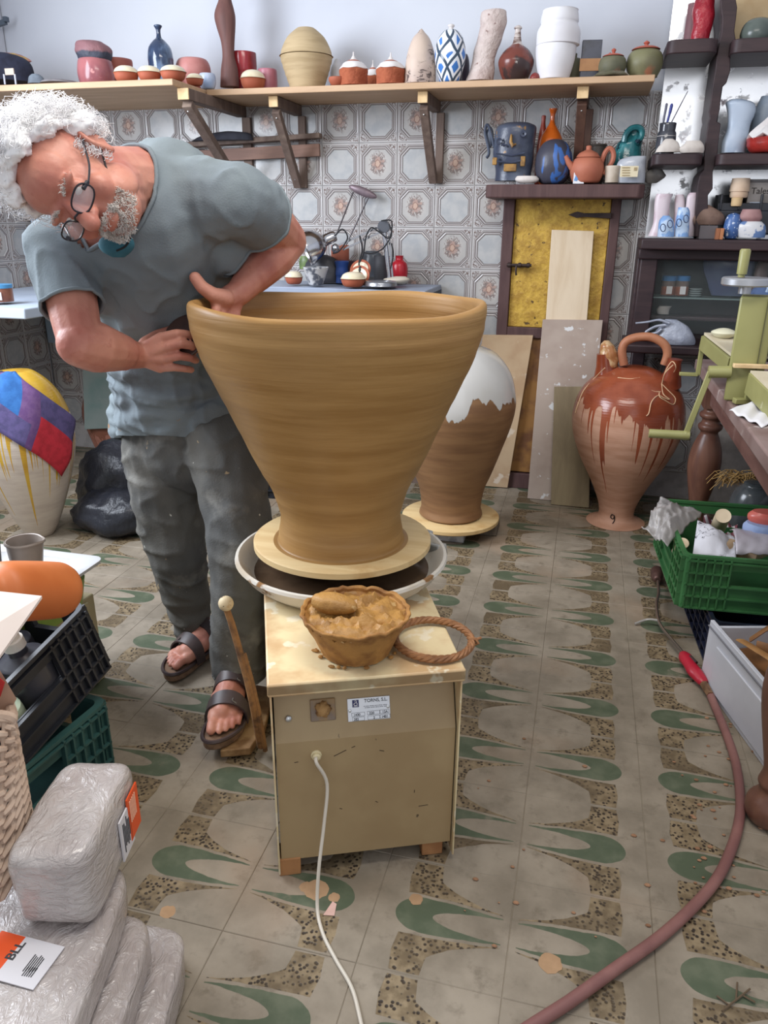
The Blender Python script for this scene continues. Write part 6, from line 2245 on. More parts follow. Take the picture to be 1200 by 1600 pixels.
# long-wired trowel leaning on the wall
o0 = W(560, 300, 3.86)
tr = thing('wire_tool', 'tool of two thin dark rods carrying a lens-shaped metal plate', 'tool', o0)
b = M()
p0, p1 = W(546, 292, 3.86)-o0, W(588, 307, 3.86)-o0
b.ell((p0+p1)/2, (.075, .012, .020), m=Matrix.Rotation(math.radians(20), 4, 'Y'), seg=20)
b.obj('blade', mat('mauve_metal', (124, 108, 114), (106, 92, 98), 20, rough=.4, metal=.3), tr)
for a, c in (((552, 300), (526, 366)), ((576, 308), (526, 415))):
    b = M()
    b.tube([W(*a, 3.855)-o0, W(*c, 3.80)-o0], .0035, 6)
    b.obj('rod', mat('dark_rod', (70, 64, 68), rough=.5, metal=.3), tr)

# ================================================================ left side, on the floor
# painted jar with poured yellow glaze and the scarf over its shoulder
jx2, jy2 = -2.235, 2.66
ol = sil((jx2, jy2), [(80, 862), (86, 840), (97, 800), (110, 750), (117, 710), (118, 680), (112, 650), (98, 620), (78, 596), (55, 580), (35, 572)])
ol[0] = (ol[0][0], 0)
pj = [(0, 0)]+[(r, max(z, 0)) for r, z in ol[:-1]]
zt2 = pj[-1][1]
pj += [(pj[-1][0]*.6, zt2+.010), (0, zt2+.014)]
PJ = fine_profile(pj, 4)
b = M()
b.lathe(PJ, seg=64)
o = b.obj('painted_jar', dripmat('yellow_drip_jar', (196, 184, 170), (196, 158, 58), .50, .12, 15.0, (182, 168, 156), (176, 132, 40), .6, .15, .55), None, (jx2, jy2, 0))
tag(o, 'big whitish jar with yellow glaze running down, at the left', 'jar')


def jar_pt(a, z, off=.006):
    for (r0, z0), (r1, z1) in zip(PJ, PJ[1:]):
        if z0 <= z <= z1 and z1 > z0:
            r = r0+(r1-r0)*(z-z0)/(z1-z0)+off
            return Vector((r*math.cos(a), r*math.sin(a), z))
    return Vector((0.02*math.cos(a), .02*math.sin(a), z))


cols = [((44, 40, 66), (58, 50, 78)), ((196, 44, 72), (176, 36, 60)), ((38, 88, 146), (46, 100, 160)), ((92, 62, 108), (104, 74, 116)), ((186, 44, 58), (166, 38, 50)), ((88, 78, 122), (72, 66, 104))]
scm = [mat('scarf_%d' % k, c[0], c[1], 30, rough=.9, bump=.3, bsc=60) for k, c in enumerate(cols)]
b = M()
NU, NV = 44, 16
vs = []
for i in range(NU):
    u = i/(NU-1)
    for j in range(NV):
        v = j/(NV-1)
        # the scarf runs from the neck over the front-right shoulder and down
        a = math.radians(-128+132*u)+(v-.5)*.36*(1+.5*u)
        z = zt2+.0-(.05*u+.26*u*u)+(v-.5)*.22
        z = min(max(z, .05), zt2+.011)
        p = jar_pt(a, z, .012+.006*math.sin(9*v+5*u)+.004*math.sin(u*21))
        vs.append(p)
fs = []
for i in range(NU-1):
    for j in range(NV-1):
        fs.append((i*NV+j, (i+1)*NV+j, (i+1)*NV+j+1, i*NV+j+1))
b.v = [tuple(v) for v in vs]
b.f = fs
mi = []
for i in range(NU-1):
    for j in range(NV-1):
        u, v = i/(NU-1), j/(NV-1)
        k = 0 if u < .16 else (1 if v < .40 and u < .38 else (5 if v < .40 and u < .66 else (2 if .22 < u < .56 else (3 if u < .72 else (4 if v < .55 else 5)))))
        mi.append(k)
b.mi = mi
o = b.obj('patchwork_scarf', scm, None, (jx2, jy2, 0), solid=.004, ang=80)
tag(o, 'patchwork scarf of blue, purple and red over the yellow-glazed jar', 'scarf')

# black rubbish sacks, clear plastic, brown jar and green board behind them
blk = mat('black_sack_film', (44, 46, 54), (32, 34, 40), 9, rough=.34, bump=.6, bsc=16, bdist=.02, st=(1, 1, .45))


def heap(name, mt, label, cat, c, r, seed=0, amp=.22, sc=3.0, group=None, seg=40, flat=.25, k2=9.0):
    b = M()

    def fn(u, v):
        a = 2*PI*u
        ph = PI*v
        d = Vector((math.cos(a)*math.sin(ph), math.sin(a)*math.sin(ph), -math.cos(ph)))
        k = 1+amp*noise.noise(d*sc*.6+Vector((seed, 0, 0)))+amp*.35*noise.noise(d*k2*.6+Vector((0, seed, 0)))
        k += amp*.5*(abs(noise.noise(d*sc+Vector((3, seed, 7))))-.2)
        p = Vector((d.x*r[0], d.y*r[1], d.z*r[2]))*k
        z = p.z
        if z < -r[2]*(1-flat):
            z = -r[2]*(1-flat)+(z+r[2]*(1-flat))*.05
        return (p.x, p.y, z+r[2]*(1-flat))
    b.grid(fn, seg, int(seg*.6), True)
    return tag(b.obj(name, mt, None, Vector(c), ang=75), label, cat, group)


heap('black_sack', blk, 'tall black rubbish sack slumped beside the yellow-glazed jar', 'sack', (-2.02, 2.96, 0), (.19, .17, .20), 1.3, .16)
heap('black_sack', blk, 'low black rubbish sack on the floor in front of the taller sack', 'sack', (-1.93, 2.78, 0), (.19, .13, .11), 5.1, .18)
heap('clear_plastic', mat('crumpled_clear_film', (168, 170, 176), (132, 134, 140), 16, rough=.18, trans=.15, bump=.9, bsc=18, bdist=.02), 'crumpled clear plastic sheeting behind the man\'s leg', 'plastic', (-1.99, 3.20, 0), (.14, .11, .17), 9.4, .18)
heap('black_sack', blk, 'small black sack seen between the man\'s legs', 'sack', tuple(G(318, 812, 0)), (.11, .10, .15), 2.2, .16)
b = M()
bj = [(0, 0), (.10, 0), (.105, .015), (.095, .04), (.12, .13), (.155, .25), (.165, .33), (.14, .42), (.09, .47), (.06, .50), (.07, .53), (.055, .53), (0, .50)]
b.lathe(fine_profile(bj, 3), seg=48)
bjr = thing('brown_jar', 'brown clay jar with dark drips against the tiles behind the man', 'jar', (-2.43, 3.60, 0))
b.obj('jar_body', dripmat('brown_drip_jar', (160, 108, 92), (124, 78, 62), .22, .07, 16.0, (140, 92, 78), (104, 62, 50), .6, .25, .5), bjr)
b = M()
nb = Vector((-2.43, 3.60, 0))
b.tube(smooth([W(x, y, 3.485)-nb for x, y in ((173, 713), (169, 716), (168, 720), (172, 721), (173, 718), (169, 717))], 3), .0025, 5)
b.obj('painted_six', mat('black_mark', (40, 32, 30)), bjr)
leaning('green_board', mat('sage_board', (112, 122, 118), (92, 112, 108), 5, rough=.5), 'sage green board leaning on the jar behind the man\'s hip',
        [W(132, 671, 3.425), W(205, 668, 3.425), W(198, 540, 3.455), W(128, 545, 3.455)], .012)

# beige drawer unit, white basin and green tub
du = thing('drawer_unit', 'small beige plastic drawer unit with four drawers, under the basin', 'drawer unit', (-1.435, 1.565, 0), math.radians(-4))
beige_p = mat('beige_plastic', (186, 174, 138), (174, 162, 126), 6, rough=.5)
b = M()
b.box((0, 0, .1425), (.24, .34, .285))
b.obj('cabinet', beige_p, du, bevel=.005)
for k in range(4):
    b = M()
    b.box((.124, -.010, .040+k*.068), (.010, .29, .062))
    b.obj('drawer', beige_p, du, bevel=.003)
wb = mat('white_enamel_basin', (208, 208, 208), (190, 190, 192), 7, rough=.3, c3=(126, 110, 98), c3sc=16, c3at=.72)
gt = mat('lime_green', (140, 172, 70), (126, 158, 62), 6, rough=.4, c3=(196, 200, 190), c3sc=16, c3at=.66)


def rrect(l, w, r, n=6):
    pts = []
    for cx, cy, a0 in ((l/2-r, w/2-r, 0), (-l/2+r, w/2-r, PI/2), (-l/2+r, -w/2+r, PI), (l/2-r, -w/2+r, 1.5*PI)):
        for k in range(n):
            a = a0+PI/2*k/(n-1)
            pts.append((cx+r*math.cos(a), cy+r*math.sin(a)))
    return pts


def rloft(sections):
    """stack of rounded rectangles (l, w, r, z)"""
    m = M()
    n = 24
    vs, fs = [], []
    for l, w, r, z in sections:
        vs += [(x, y, z) for x, y in rrect(l, w, r)]
    for i in range(len(sections)-1):
        for k in range(n):
            k2 = (k+1) % n
            fs.append((i*n+k, i*n+k2, (i+1)*n+k2, (i+1)*n+k))
    fs.append(tuple(range(n))[::-1])
    fs.append(tuple((len(sections)-1)*n+k for k in range(n)))
    return m.add(vs, fs)


bs = G(162, 872, .41)
tub = rloft([(.24, .30, .04, .286), (.27, .33, .05, .372)])
tag(tub.obj('green_tub', gt, None, (bs.x-.16, bs.y-.19, 0)), 'lime green tub on the drawer unit, under the white basin', 'tub')
bas = rloft([(.26, .32, .05, .374), (.33, .40, .055, .398), (.37, .44, .03, .402), (.372, .442, .03, .411), (.355, .425, .03, .413), (.31, .38, .06, .408), (.29, .36, .06, .392), (.25, .31, .05, .381)])
tag(bas.obj('white_basin', wb, None, (bs.x-.185, bs.y-.215, 0)), 'white rectangular enamel basin holding a jug and a beaker', 'basin')


def beaker(name, px, Y, z, label, mt, rim=1.0, handle=False):
    B, r, h = spot(px[0], px[1], px[2], Y, z)
    t = thing(name, label, 'jug', B)
    b = M()
    b.lathe(fine_profile([(0, 0), (.72*r, 0), (.75*r, .05*h), (.94*r, .95*h), (1.02*r, .97*h), (1.02*r, h), (.92*r, h), (.88*r, .9*h), (.70*r, .08*h), (0, .06*h)], 2), seg=36,
            fn=lambda rr, zz, a: (rr*(1+(.22*max(0, math.cos(a-.3))**14*max(0, zz/h-.6)/.4)), zz))
    b.obj('jug_body', mt, t, ang=60)
    if handle:
        b = M()
        b.tube(smooth([(.7*r, -.3*r, .9*h), (1.25*r, -.5*r, 1.10*h), (1.3*r, -.5*r, 1.25*h), (.75*r, -.3*r, 1.28*h)], 4), .006, 8)
        b.obj('handle', mt, t)
    return t


beaker('measuring_jug', (-38, 19, 808), 1.42, .383, 'grey translucent plastic jug at the left edge in the basin', mat('smoky_plastic', (150, 154, 162), (128, 132, 140), 8, rough=.25, trans=.3, c3=(214, 214, 220), c3sc=24, c3at=.70), handle=True)
beaker('measuring_beaker', (24, 78, 846), 1.50, .383, 'cloudy beige measuring beaker with a pouring lip in the basin', mat('cloudy_plastic', (176, 164, 154), (158, 146, 136), 8, rough=.3, trans=.15))

# orange vase lying on its side
ov = W(92, 922, 1.24)
t = thing('orange_vase', 'matt orange cylinder vase lying tilted on the black crate', 'vase', ov, 0, None)
d_ = (W(-30, 925, 1.06)-ov)
b = M()
b.m = frame((0, 0, 0), d_)
b.lathe(fine_profile([(0, -.018), (.045, -.016), (.056, -.004), (.060, .02), (.060, .12), (.055, .16), (.035, .18), (.032, .22), (.036, .23), (.03, .23), (0, .18)], 3), seg=40)
b.obj('vase_body', mat('matt_orange', (204, 118, 64), (192, 104, 52), 6, rough=.5, c3=(226, 180, 140), c3sc=18, c3at=.74), t)

# tilted black crate with bottles, green crate below
gl = mat('blue_green_plastic', (58, 96, 92), (48, 82, 80), 6, rough=.45)
gc_rz = math.radians(90-6)
gpos = Vector((-1.245, 1.12, 0))
crate('fruit_crate', 'dark blue-green plastic crate on the floor beside the clay bags', gl, .52, .38, .215, gpos, gc_rz, lip=.03)
bp = mat('black_crate_plastic', (36, 38, 44), (46, 48, 54), 10, rough=.45)
bk_c = crate('bottle_crate', 'black plastic crate tilted inside the blue-green one, full of bottles', bp, .44, .29, .19, (-1.20, 1.21, .222), math.radians(84), rot=(math.radians(-4), math.radians(-14), math.radians(84)), cells=((5, 4), (4, 4)), lip=.02)
BCM = Matrix.Translation((-1.20, 1.21, .222)) @ bk_c.rotation_euler.to_matrix().to_4x4()


def bottle(name, lp_, r, h, mt, label, pump=True, cap=None):
    P = BCM @ Vector(lp_)
    t = thing(name, label, 'bottle', P, 0, None, tuple(bk_c.rotation_euler))
    b = M()
    b.lathe(fine_profile([(0, 0), (r*.95, 0), (r, .02*h), (r, .72*h), (.85*r, .82*h), (.4*r, .9*h), (.38*r, h), (0, h)], 3), seg=24)
    b.obj('bottle_body', mt, t)
    if pump:
        w_ = mat('pump_white', (222, 218, 208), rough=.4)
        b = M()
        b.lathe(fine_profile([(0, h), (.42*r, h), (.45*r, h+.004), (.45*r, h+.022), (.36*r, h+.024), (.36*r, h+.032), (.30*r, h+.046), (0, h+.048)], 2), seg=20)
        b.tube([(0, 0, h+.042), (-.5*r, -.2*r, h+.042), (-.95*r, -.4*r, h+.030)], [.30*r*.9, .008, .005], 10, flat=.7)
        b.obj('pump', w_, t)
    else:
        b = M()
        b.lathe([(0, h-.002), (.45*r, h-.002), (.45*r, h+.018), (0, h+.02)], seg=18)
        b.obj('cap', cap, t)
    return t


_q = BCM.inverted() @ W(70, 968, 1.17)
_q = Vector((max(-.17, min(.17, _q.x)), max(-.085, min(.085, _q.y)), .03))
bottle('pump_bottle', tuple(_q), .052, .165, mat('slate_bottle', (66, 66, 72), (54, 54, 60), 8, rough=.3), 'slate grey bottle with a white pump, in the tilted black crate')
bottle('jelly_bottle', (-.13, -.06, .012), .06, .19, mat('pale_green_bottle', (196, 208, 180), (182, 196, 166), 6, rough=.3), 'pale green bottle low in the tilted crate by the cardboard', False, mat('black_cap', (40, 40, 46), rough=.4))
bottle('jelly_bottle', (-.04, -.085, .012), .042, .11, mat('pale_green_bottle', (196, 208, 180)), 'short pale green bottle behind the lattice of the tilted crate', False, mat('black_cap', (40, 40, 46)))
bottle('black_bottle', (.12, .02, .012), .045, .15, mat('black_bottle', (34, 34, 40), rough=.3), 'black bottle at the far end of the tilted crate', False, mat('black_cap', (40, 40, 46)))

# cardboard box with an open flap
kraft = mat('kraft_card', (196, 164, 142), (186, 152, 130), 5, rough=.8)
t = thing('cardboard_box', 'cardboard box with a pale open flap and a red printed mark', 'box', (-1.10, .80, .0))
BO = Vector((-1.10, .80, 0))
b = M()


def quad_slab(pts, th, nd):
    n_ = Vector(nd).normalized()*th
    m = M()
    P = [Vector(p) for p in pts]
    m.add([*P, *[p+n_ for p in P]], [(0, 1, 2, 3), (7, 6, 5, 4), (0, 4, 5, 1), (1, 5, 6, 2), (2, 6, 7, 3), (3, 7, 4, 0)])
    return m


fl = [W(-60, 920, .98), W(12, 919, 1.02), W(66, 934, 1.00), W(-5, 1035, .90), W(-70, 1035, .86)]
fl4 = [W(-70, 920, 1.00), W(66, 935, 1.02), W(-2, 1032, .90), W(-90, 1032, .86)]
quad_slab([p-BO for p in fl4], .005, (0, 0, 1)).obj('flap', mat('pale_card', (222, 208, 200), (212, 198, 188), 5, rough=.8), t)
zb_ = fl4[2]
side = [W(-6, 1037, .90), W(26, 1092, .93), W(-12, 1160, .93), W(-40, 1160, .90)]
quad_slab([p-BO for p in side], .006, (-.7, .5, 0)).obj('side', kraft, t)
s2 = [W(-6, 1037, .90), W(-90, 1037, .86), W(-90, 1300, .84), W(-12, 1160, .92)]
quad_slab([p-BO for p in s2], .006, (-.2, 1, 0)).obj('side', kraft, t)
rd = [W(-4, 1055, .895), W(8, 1066, .905), W(1, 1088, .91), W(-8, 1078, .905)]
quad_slab([p-BO for p in rd], .002, (.3, -1, 0)).obj('red_print', mat('red_print', (186, 44, 44), rough=.7), t)
b = M()
b.box((-.12, -.08, .16), (.20, .14, .30))
b.obj('box_body', kraft, t, bevel=.003)

# ================================================================ bags of clay, wicker basket
film = NT('clay_in_film')
co = film.coord()
n1 = film.noise(co, 8.0, 4.0)
cr = film.voro(film.scale(co, (1, 1, 1)), 26.0, 'DISTANCE_TO_EDGE')
w1 = film.noise(film.scale(co, (1.0, 1.6, 3.0)), 20.0, 4.0, .6, 1.8)
film.bump(film.m('ADD', film.m('MULTIPLY', w1, 1.0), film.m('MULTIPLY', film.noise(co, 70.0, 2.0), .15)), .75, .012)
clayfilm = film.done(film.mix(film.step(n1, .35, .7), lin((190, 182, 178)), lin((170, 160, 156))), .16, spec=.7, coat=.5)


def clay_bag(L, Wd, H, loc, rz, label, group='plastic-wrapped clay bags', seed=0, label_at=None):
    t = thing('clay_bag', label, 'bag', loc, rz, group)
    b = M()

    def fn(u, v):
        a = 2*PI*u
        ph = PI*(v-.5)
        e1, e2 = .28, .34
        f = lambda w, m: math.copysign(abs(w)**m, w)
        x = L/2*f(math.cos(ph), e1)*f(math.cos(a), e2)
        y = Wd/2*f(math.cos(ph), e1)*f(math.sin(a), e2)
        z = H/2*f(math.sin(ph), e1)
        p = Vector((x, y, z))
        d = noise.noise(p*14+Vector((seed, 0, 0)))*.006+noise.noise(Vector((x*25, y*25, z*60))+Vector((0, seed, 0)))*.0025
        nrm = p.normalized()
        p += nrm*d
        return (p.x, p.y, max(p.z+H/2, .0))
    b.grid(fn, 72, 40, True)
    b.obj('clay_block', clayfilm, t, ang=80)
    return t


# the block standing on top
top = clay_bag(.245, .135, .152, (-.762, .878, .222), math.radians(103), 'topmost plastic-wrapped clay block of the pile, with an orange label', seed=3.3)
orange_l = mat('orange_label', (226, 84, 34), rough=.5)
white_l = mat('white_bag_label', (214, 212, 216), rough=.5)
b = M()
b.box((.035, -.0700, .060), (.055, .003, .085))
lbl = b.obj('white_label', white_l, top)
b = M()
b.box((.072, -.0710, .072), (.05, .003, .090))
b.obj('orange_label', orange_l, top)
b = M()
for k in range(7):
    b.box((.018+k*.0055, -.0720, .060+.004*(k % 2)), (.0022, .001, .060-.012*(k % 3)))
kind(b.obj('fine_print', ink, top))
b = M()
for k in range(5):
    b.box((.056+k*.006, -.0730, .085), (.003, .001, .045))
kind(b.obj('orange_print', mat('pale_orange_print', (240, 190, 160), rough=.6), top))
lo = []
for k, (z, dx, dy, s) in enumerate(((.146, -.012, -.125, 1), (.073, .04, -.155, 7), (.0, .075, -.107, 11))):
    lo.append(clay_bag(.50, .33, .075, (-.775+dx, .775+dy, z), math.radians(104), ('upper large clay bag under the topmost block, with a white label', 'middle large clay bag of the pile on the floor', 'lowest large clay bag, lying on the floor tiles')[k], seed=s))
CZ1, CZ2, CZ3 = .0772, .0774, .0782
LW = (Matrix.Translation(lo[0].location) @ rotz(math.radians(104))).inverted()
lc = LW @ G(36, 1502, .222)
b = M()
b.box((lc.x, lc.y, CZ1), (.075, .095, .0016), rz=-.25)
l2 = b.obj('white_label', white_l, lo[0])
lc2 = LW @ G(-4, 1492, .222)
b = M()
b.box((lc2.x, lc2.y, CZ2), (.075, .045, .0016), rz=-.25)
b.obj('orange_label', orange_l, lo[0])
lt_ = LW @ G(19, 1503, .222)
text('BLL', .021, Matrix.Translation((lt_.x, lt_.y, CZ3)) @ rotz(-.25), ink, l2, bold=.0006)
b = M()
for k in range(6):
    p = LW @ G(46+k*3.2, 1506+k*.6, .222)
    b.box((p.x, p.y, CZ3), (.030-.004*(k % 3), .0018, .0004), rz=-.25)
for k in range(5):
    p = LW @ G(40+k*3.4, 1519+k*.6, .222)
    b.box((p.x, p.y, CZ3), (.016, .0018, .0004), rz=-.25)
kind(b.obj('fine_print', ink, l2))
bk_w = mat('pinkish_wicker', (196, 172, 152), (176, 150, 130), 20, rough=.75)
wk = thing('wicker_basket', 'pale wicker basket at the left edge in front of the crates', 'basket', (-1.02, .80, 0))
WO = Vector((-1.02, .80, 0))
nrow = 26
P_t = [W(-40, 1120, .83), W(4, 1122, .86), W(22, 1128, .89), W(30, 1138, .93)]
P_b = [W(-40, 1420, .70), W(-6, 1415, .74), W(10, 1405, .78), W(22, 1385, .82)]
P_t = [W(-120, 1110, .80)]+[W(2, 1121, .86), W(20, 1124, .885), W(10, 1090, .99)]
P_b = [W(-120, 1430, .70)]+[W(-14, 1420, .745), W(46, 1290, .86), W(34, 1250, .95)]
Pt = smooth(P_t, 10)
Pb = smooth(P_b, 10)
for r in range(nrow):
    v = r/(nrow-1)
    pts = []
    for k, (a, c) in enumerate(zip(Pt, Pb)):
        p = a.lerp(c, v)
        n_ = Vector((.75, -.6, 0)).normalized()
        pts.append(p-WO+n_*(.0045*(1 if (k//3+r) % 2 else -1)))
    b = M()
    b.tube(pts, .0058, 6)
    b.obj('withy', bk_w, wk)
for k in range(2, len(Pt), 3):
    b = M()
    b.tube([Pt[k]-WO, Pb[k]-WO], .005, 6)
    b.obj('stake', bk_w, wk)
b = M()
b.tube([p-WO+Vector((0, 0, .004)) for p in Pt], .009, 8)
b.obj('rim', bk_w, wk)
# litter on the floor: a snippet of paper, clay crumbs
b = M()
b.prism([(0, 0), (.022, .004), (.018, .032), (.008, .036)], .001)
tag(b.obj('paper_snippet', mat('pink_paper', (214, 176, 164), rough=.8), None, G(505, 1430, .001)), 'snippet of pinkish paper on the floor by the white cable', 'paper')
b = M()
for k in range(70):
    x, y = random.uniform(1080, 1200), random.uniform(1120, 1400)
    if k > 40:
        x, y = random.uniform(700, 1150), random.uniform(1150, 1500)
    p = G(x, y, .002)
    s = random.uniform(.0015, .005)
    b.ell(p, (s*1.5, s, s*.6), seg=6, rings=4)
kind(tag(b.obj('clay_crumbs', mat('clay_crumb', (160, 122, 94), (136, 100, 74), 30, rough=.9)), 'dried clay crumbs scattered over the floor', 'crumbs'))
b = M()
for x, y, r in ((494, 1390, .026), (522, 1402, .012), (478, 1386, .014), (860, 1505, .022), (650, 1405, .014), (262, 1425, .016)):
    p = G(x, y, .0004)
    b.lathe([(r, 0), (r*.8, .0006), (0, .0007)], p, 18, fn=lambda rr, zz, a: (rr*(1+.22*tri_noise((math.cos(a)*2+x, math.sin(a)*2, y))), zz))
kind(tag(b.obj('clay_splash', mat('dried_splash', (180, 146, 112), (164, 132, 100), 14, rough=.9)), 'dried splashes of ochre clay on the floor tiles', 'splashes'))
# dark crate seen behind the pot
crate('fruit_crate', 'black plastic crate on the floor behind the big clay pot', bp, .40, .30, .16, (-1.36, 3.52, 0), .1, hole=False)
b = M()
for p, q in (((1128, 1580), (1172, 1545)), ((1150, 1562), (1152, 1535)), ((1140, 1571), (1120, 1556)), ((1160, 1555), (1180, 1566))):
    b.tube([G(*p, .004), G(*q, .006)], .0018, 5)
tag(b.obj('dry_twig', mat('dry_twig', (96, 80, 62), rough=.9)), 'small forked dry twig on the floor near the lower right corner', 'twig')
# ================================================================ the potter


def cv(a, b_, c):                     # picture right, up, toward the camera -> world direction
    return (a*RT+b_*UP-c*FW)


def remeshed(m, name, mt, voxel, smooth_it=6, factor=.5, parent=None):
    o = m.obj(name, mt)
    md = o.modifiers.new('r', 'REMESH')
    md.mode = 'VOXEL'
    md.voxel_size = voxel
    md = o.modifiers.new('s', 'SMOOTH')
    md.iterations = smooth_it
    md.factor = factor
    bpy.context.view_layer.update()
    me = bpy.data.meshes.new_from_object(o.evaluated_get(bpy.context.evaluated_depsgraph_get()))
    o.modifiers.clear()
    old = o.data
    o.data = me
    bpy.data.meshes.remove(old)
    me.name = name
    me.polygons.foreach_set('use_smooth', [True]*len(me.polygons))
    if parent is not None:
        o.parent = parent
    return o


def displace(o, fn):
    me = o.data
    n = len(me.vertices)
    nr = [v.normal.copy() for v in me.vertices]
    for v, k in zip(me.vertices, nr):
        v.co = v.co+k*fn(v.co, k)
    me.update()


def seg_d(p, a, c):
    t_ = max(0, min(1, (p-a).dot(c-a)/(c-a).length_squared))
    return (p-a-(c-a)*t_).length


def cut(o, co, no, rad, keep=None):
    """trim the garment with a plane near co; the open edge becomes a hem"""
    bm = bmesh.new()
    bm.from_mesh(o.data)
    co, no = Vector(co), Vector(no).normalized()
    fs = [f for f in bm.faces if (f.calc_center_median()-co).length < rad]
    es = {e for f in fs for e in f.edges}
    vs = {v for f in fs for v in f.verts}
    bmesh.ops.bisect_plane(bm, geom=list(vs)+list(es)+fs, plane_co=co, plane_no=no, dist=1e-5)
    kill = [f for f in bm.faces if (f.calc_center_median()-co).length < rad and (f.calc_center_median()-co).dot(no) > 0 and not (keep and keep(f.calc_center_median()))]
    bmesh.ops.delete(bm, geom=kill, context='FACES')
    bm.to_mesh(o.data)
    bm.free()
    o.data.update()


# ---- skeleton (each joint from its place in the photo and its depth in the room)
shL, shR = W(370, 312, 1.63), W(96, 392, 1.54)
elL, wrL = W(446, 376, 1.86), W(372, 458, 1.675)
elR, wrR = W(126, 538, 1.43), W(216, 556, 1.575)
neck = W(200, 292, 1.55)
hipL, hipR = W(350, 690, 1.90), W(256, 694, 1.95)
knL, knR = W(374, 850, 1.75), W(274, 860, 1.91)
anL, anR = W(370, 1062, 1.715), W(306, 1005, 1.955)
HC = W(122, 284, 1.36)
hx = cv(.5, .6, .6).normalized()       # his left
hy = cv(.15, -.75, .62)
hy = (hy-hx*hy.dot(hx)).normalized()   # where he faces
hx = -hx                               # local x: his right
hz = hx.cross(hy)                      # crown
HM = Matrix((hx, hy, hz)).transposed().to_4x4()
HM.translation = HC

t = NT('skin')
co = t.coord()
n1 = t.noise(co, 9.0, 4.0)
n2 = t.noise(co, 45.0, 3.0)
col = t.mix(t.step(n1, .3, .7), lin((200, 142, 122)), lin((172, 104, 90)))
col = t.mix(t.m('MULTIPLY', t.step(n2, .6, .75), .5), col, lin((166, 100, 84)))
t.bump(t.m('ADD', t.noise(co, 160.0, 3.0), t.m('MULTIPLY', n2, 1.2)), .22, .0025)
skin = t.done(col, .45, spec=.4, sss=.08)

b = M()
# trunk, kept inside the clothes
b.cone(W(240, 370, 1.68), W(275, 600, 1.96), .11, .085)
b.cone(W(275, 600, 1.96), W(300, 670, 1.97), .085, .09)
b.cone(neck, W(240, 340, 1.64), .066, .09)
b.cone(HM @ Vector((0, -.040, -.03)), W(222, 290, 1.60), .058, .078)
b.cone(W(240, 330, 1.63), shL, .075, .055)
b.cone(W(215, 350, 1.59), shR, .075, .055)
for hp_, kn_, an_ in ((hipL, knL, anL), (hipR, knR, anR)):
    b.cone(hp_, kn_, .075, .05)
    b.cone(kn_, an_, .048, .036)
# arms
for sh, el, wr in ((shL, elL, wrL), (shR, elR, wrR)):
    up_ = sh.lerp(el, .5)
    b.cone(sh, up_, .054, .054)
    b.cone(up_, el, .054, .046)
    f1 = el.lerp(wr, .28)
    b.cone(el, f1, .050, .055)
    f2 = el.lerp(wr, .68)
    b.cone(f1, f2, .055, .042)
    b.cone(f2, wr, .039, .030)
b.cone(W(420, 346, 1.76), elL, .056, .052)
# right hand : back of the hand to us, fingers to the right over the rib
kn_r = [W(252, 527, 1.590), W(257, 543, 1.585), W(256, 560, 1.588), W(250, 575, 1.595)]
for k, p in enumerate(kn_r):
    b.cone(wrR.lerp(p, .12), p, .020, .0125)
b.cone(wrR, W(243, 550, 1.592), .027, .024)
tips = [((276, 521, 1.588), (292, 522, 1.606), (302, 527, 1.626)), ((282, 537, 1.582), (299, 540, 1.602), (306, 546, 1.624)),
        ((281, 556, 1.585), (298, 559, 1.604), (306, 563, 1.624)), ((272, 574, 1.595), (288, 576, 1.608), (299, 578, 1.624))]
for k, (p, seq) in enumerate(zip(kn_r, tips)):
    r = (.0112, .0117, .0112, .0102)[k]
    a = p
    for i, q in enumerate(seq):
        q = W(*q)
        b.cone(a, q, r, r*.93)
        r *= .93
        a = q
th = [W(228, 538, 1.60), W(246, 524, 1.632), W(268, 516, 1.650), W(285, 515, 1.655)]
for i, (a, c) in enumerate(zip(th, th[1:])):
    b.cone(a, c, (.018, .0135, .0115)[i], (.0135, .0115, .0105)[i])
# left hand : inside the pot, thumb up on the rim
pl = W(350, 470, 1.645)
b.cone(wrL, pl, .030, .026)
for k, (x0, y0, Y0, x1, y1, Y1) in enumerate(((338, 474, 1.615, 336, 505, 1.590), (347, 482, 1.628, 345, 520, 1.600), (357, 484, 1.645, 356, 522, 1.618), (368, 482, 1.660, 368, 515, 1.640))):
    p, q = W(x0, y0, Y0), W(x1, y1, Y1)
    b.cone(wrL.lerp(p, .3), p, .018, .014)
    b.cone(p, p.lerp(q, .5), .0122, .0112)
    b.cone(p.lerp(q, .5), q+Vector((.006, 0, -.012)), .0112, .0095)
th = [W(352, 466, 1.630), W(333, 461, 1.606), W(316, 449, 1.594), W(305, 434, 1.590)]
for i, (a, c) in enumerate(zip(th, th[1:])):
    b.cone(a, c, (.021, .0170, .0145)[i], (.0170, .0145, .0135)[i])
